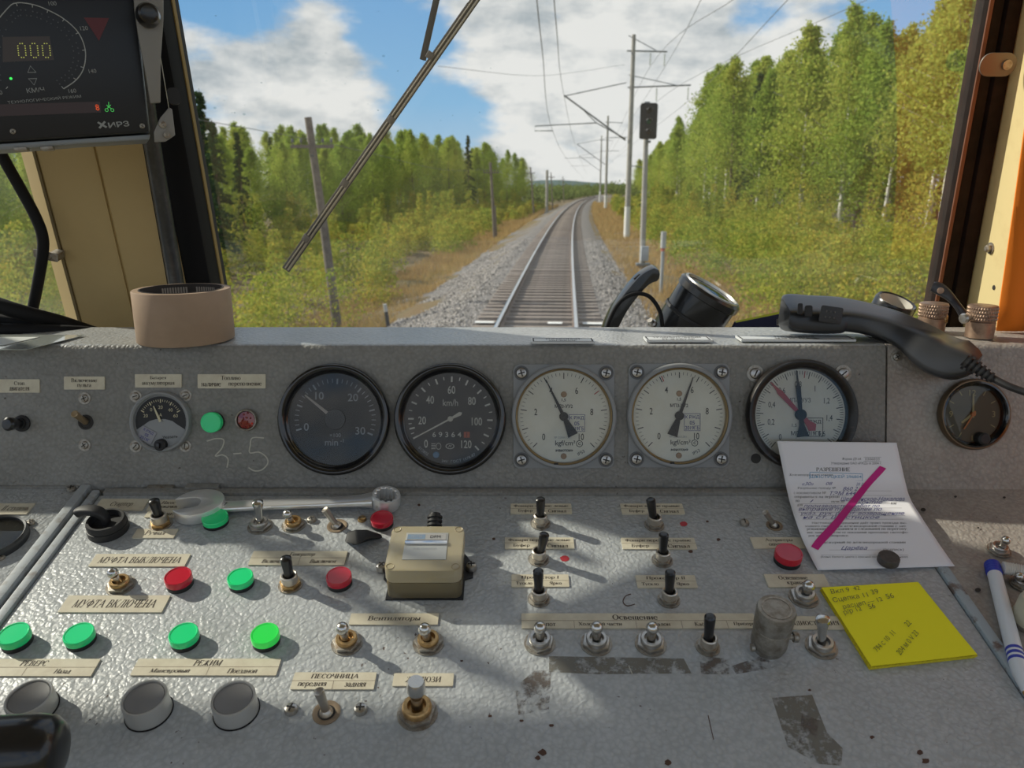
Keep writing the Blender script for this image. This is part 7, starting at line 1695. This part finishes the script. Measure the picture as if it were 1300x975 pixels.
# booklet behind the lamp
def slab_px(name, px, Y, th, label, cat, material):
    ps = [Vp(x, y, Y) for x, y in px]; c = sum(ps, Vector()) / len(ps); t = thing(name, Matrix.Translation(c), label, cat)
    n = len(ps); wbuild(MB().add(ps + [p + Vector((0, th, 0)) for p in ps], [tuple(range(n)), tuple(reversed(range(n, 2 * n)))] + [(i, (i + 1) % n, n + (i + 1) % n, n + i) for i in range(n)]), 'cover', material, t, smooth=0); return t
t = slab_px('booklet', [(928, 420), (934, 409.5), (1003, 395.5), (1062, 384), (1062, 420)], .935, .006, 'dark blue booklet with yellow-green top edge leaning behind the handset', 'booklet', mat('navy_cover', (.010, .014, .06), .35))
wbuild(MB().add([Vp(x, y, .9345) for x, y in ((934, 409.8), (1003, 395.8), (1003, 392.8), (934, 407.4))] + [Vp(x, y, .9415) for x, y in ((934, 409.8), (1003, 395.8), (1003, 392.8), (934, 407.4))], [(0, 1, 2, 3), (7, 6, 5, 4), (3, 2, 6, 7), (0, 4, 5, 1), (0, 3, 7, 4), (1, 5, 6, 2)]), 'yellow_edge', mat('lime_edge', (.55, .62, .06), .5), t, smooth=0)
mb = MB()
for i in range(9): x = 987 + 1.75 * i; mb.add([Vp(a, b, .9343) for a, b in ((x, 404.8 - .2 * i), (x + .9 + .3 * (i % 2), 404.6 - .2 * i), (x + .9 + .3 * (i % 2), 412), (x, 412))], [(0, 1, 2, 3)])
wbuild(MB().add([Vp(x, y, .9346) for x, y in ((986, 405), (1004, 401.5), (1004, 413), (986, 413))], [(0, 1, 2, 3)]), 'barcode_panel', mat('barcode_panel', (.36, .34, .32), .6), t, smooth=0); wbuild(mb, 'barcode_bars', M_INK, t, smooth=0)
# second lamp behind the handset
lc = Vp(1137, 384, .93); kx = mpp(lc); mL = cyl_axis(lc, (UV * .85 - FV * .55 + RV * .22).normalized()); R = 25.5 * kx
t = thing('hand_lamp', mL, 'second hand lamp with black ring lying behind the middle of the handset', 'lamp')
MB().lathe([(R * .85, -.05), (R * .95, -.03), (R, -.02), (R, .0), (R * .94, .003), (R * .84, .002), (R * .82, -.008)], 44).build('body', M_BLACK, t, smooth=40); MB().lathe([(R * .84, .0015), (R * .80, .002), (R * .76, -.004), (R * .74, -.012)], 44).build('inner_rim', mat('pale_lamp_rim', (.50, .48, .42), .4), t)
MB().lathe([(R * .75, -.012), (0, -.014)], 32).build('reflector', mat('lamp_reflector', (.7, .7, .68), .15, 1.0), t)
# two knurled caps, latch lever
M_COPPER = mat('oxidised_brass', (.40, .28, .20), .45, .75, noise=(90, (.24, .16, .12), .4, .68))
def knurl(px, pyt, pyb, wpx, Y, label, sx_, sp):
    c = Vp(px, pyb - 4, Y); k = mpp(c); R = wpx / 2 * k; H = (pyb - pyt) * k * 1.0
    base_z = EDGE.z; c = Vector((c.x, c.y, base_z)); H = Vp(px, pyt + 4, Y).z - base_z
    t = thing('knurled_connector', fT(c), label, 'connector cap', 'knurled connector caps')
    MB().lathe([(R * .93, 0), (R * .95, H * .50), (R * .9, H * .52), (R * .95, H * .54), (R * .97, H), (R * .90, H + .0006), (0, H + .0006)], 36).build('cap_body', M_COPPER, t)
    mb = MB()
    for row in range(4):
        for i in range(36):
            a = 2 * pi * (i + .5 * (row % 2)) / 36; z = H * (.60 + .11 * row); r_ = R * .965; w_ = R * .075; h_ = H * .06
            p = Vector((r_ * cos(a), r_ * sin(a), z)); tn = Vector((-sin(a), cos(a), 0)) * w_; up_ = Vector((0, 0, h_)); o_ = Vector((cos(a), sin(a), 0)) * R * .05
            mb.add([p - tn, p - up_, p + tn, p + up_, p + o_], [(0, 1, 4), (1, 2, 4), (2, 3, 4), (3, 0, 4)])
    mb.build('knurling', M_COPPER, t, smooth=0)
    q = fT(c).inverted() @ Vp(*sp, Y - R * .4); ms_ = cyl_axis(q, Vector((sx_, -.5, 0))); MB().lathe([(.0028, -.012), (.0028, 0), (.0052, 0), (.0056, .0035), (.004, .0055), (0, .0055)], 16, ms_).build('side_screw', M_STEEL if sx_ < 0 else M_BRASS, t); return t
knurl(1183.5, 381, 409, 34, .845, 'brown knurled connector cap right behind the handset', 1, (1196, 405))
knurl(1245, 384, 415.5, 35, .815, 'brown knurled connector cap at the foot of the pale window jamb', -1, (1226, 404))
t = thing('latch_lever', Matrix.Translation(Vp(1205, 385, .90)), 'dark curved latch lever between the two knurled caps by the window seal', 'lever')
pts = smooth_path([Vp(1184, 364, .90), Vp(1193, 367, .895), Vp(1206, 377, .885), Vp(1219, 393, .875), Vp(1228, 408, .87)], 5); rings = []
for i, p in enumerate(pts):
    d = (pts[min(i + 1, len(pts) - 1)] - pts[max(i - 1, 0)]).normalized(); sd = d.cross((EYE - p).normalized()).normalized(); nv = sd.cross(d)
    w_ = (6.0 + 1.5 * sin(i * .35)) * mpp(p); rings.append([p + sd * a + nv * b for a, b in rrect(2 * w_, .010, .003, 3)])
wbuild(MB().loft(rings), 'lever_arm', mat('dark_lever_metal', (.035, .036, .042), .3, .5), t, smooth=50)
wbuild(MB().lathe([(4 * mpp(pts[0]), 0), (3.6 * mpp(pts[0]), .003), (0, .0035)], 16, cyl_axis(Vp(1194, 369, .882), EYE - Vp(1194, 369, .88))), 'pivot_screw', M_COPPER, t)
# clip on the right seal
p = Wp(1266, 82, .034); f_ = frame(p, WU, WN); k = mpp(p); t = thing('seal_clip', f_, 'rounded metal clip screwed on the dark right window seal', 'clip')
MB().prism([(x, y) for x, y in rrect(46 * k, 28 * k, 13 * k, 6)], 0, .0025).build('clip_plate', mat('dull_clip', (.19, .165, .14), .5, .5), t, bevel=.0006)
MB().lathe([(6.5 * k, .0025), (6 * k, .005), (0, .0055)], 18, Matrix.Translation((10 * k, 0, 0))).build('clip_screw', M_DULL, t)
# orange hi-vis cloth hanging at the right
M_ORANGE = mat('orange_fabric', (.85, .22, .012), .8, bump=('noise', 40, .2, .003))
def cloth(rows, label, name='orange_cloth'):
    n = 24; g = []
    for a, b, am in rows: g.append([a.lerp(b, i / n) + Vector((0, -1, 0)) * am * sin(i * 1.05 + a.z * 3) for i in range(n + 1)])
    c = (rows[-1][0] + rows[-1][1]) / 2; t = thing(name, Matrix.Translation(c), label, 'cloth'); o = wbuild(MB().loft(g, cap=False, closed=False), 'cloth_sheet', M_ORANGE, t, smooth=180); md = o.modifiers.new('thickness', 'SOLIDIFY'); md.thickness = .002; return t
cloth([(Vp(1330, -60, .745), Vector((1.0, .72, 2.90)), .003), (Vp(1303, 130, .79), Vector((1.0, .76, 2.72)), .004), (Vp(1284, 262, .82), Vector((1.0, .79, 2.58)), .005), (Vp(1266, 385, .845), Vector((1.0, .81, 2.47)), .006), (Vp(1262, 419, .848), Vector((1.0, .815, 2.440)), .006)], 'flat orange cloth hanging beside the pale jamb at the right edge')
cloth([(Vector((.67, .47, 2.455)), Vector((.80, .55, 2.465)), .008), (Vector((.645, .45, 2.41)), Vector((.83, .57, 2.42)), .010), (Vector((.64, .45, 2.34)), Vector((.84, .57, 2.34)), .012), (Vector((.66, .45, 2.24)), Vector((.84, .57, 2.26)), .012)], 'orange work vest standing crumpled at the right end of the desk', 'orange_vest')  # unseen vest, placed to give an orange reflection in the windscreen
flush_text()
bpy.context.view_layer.update()
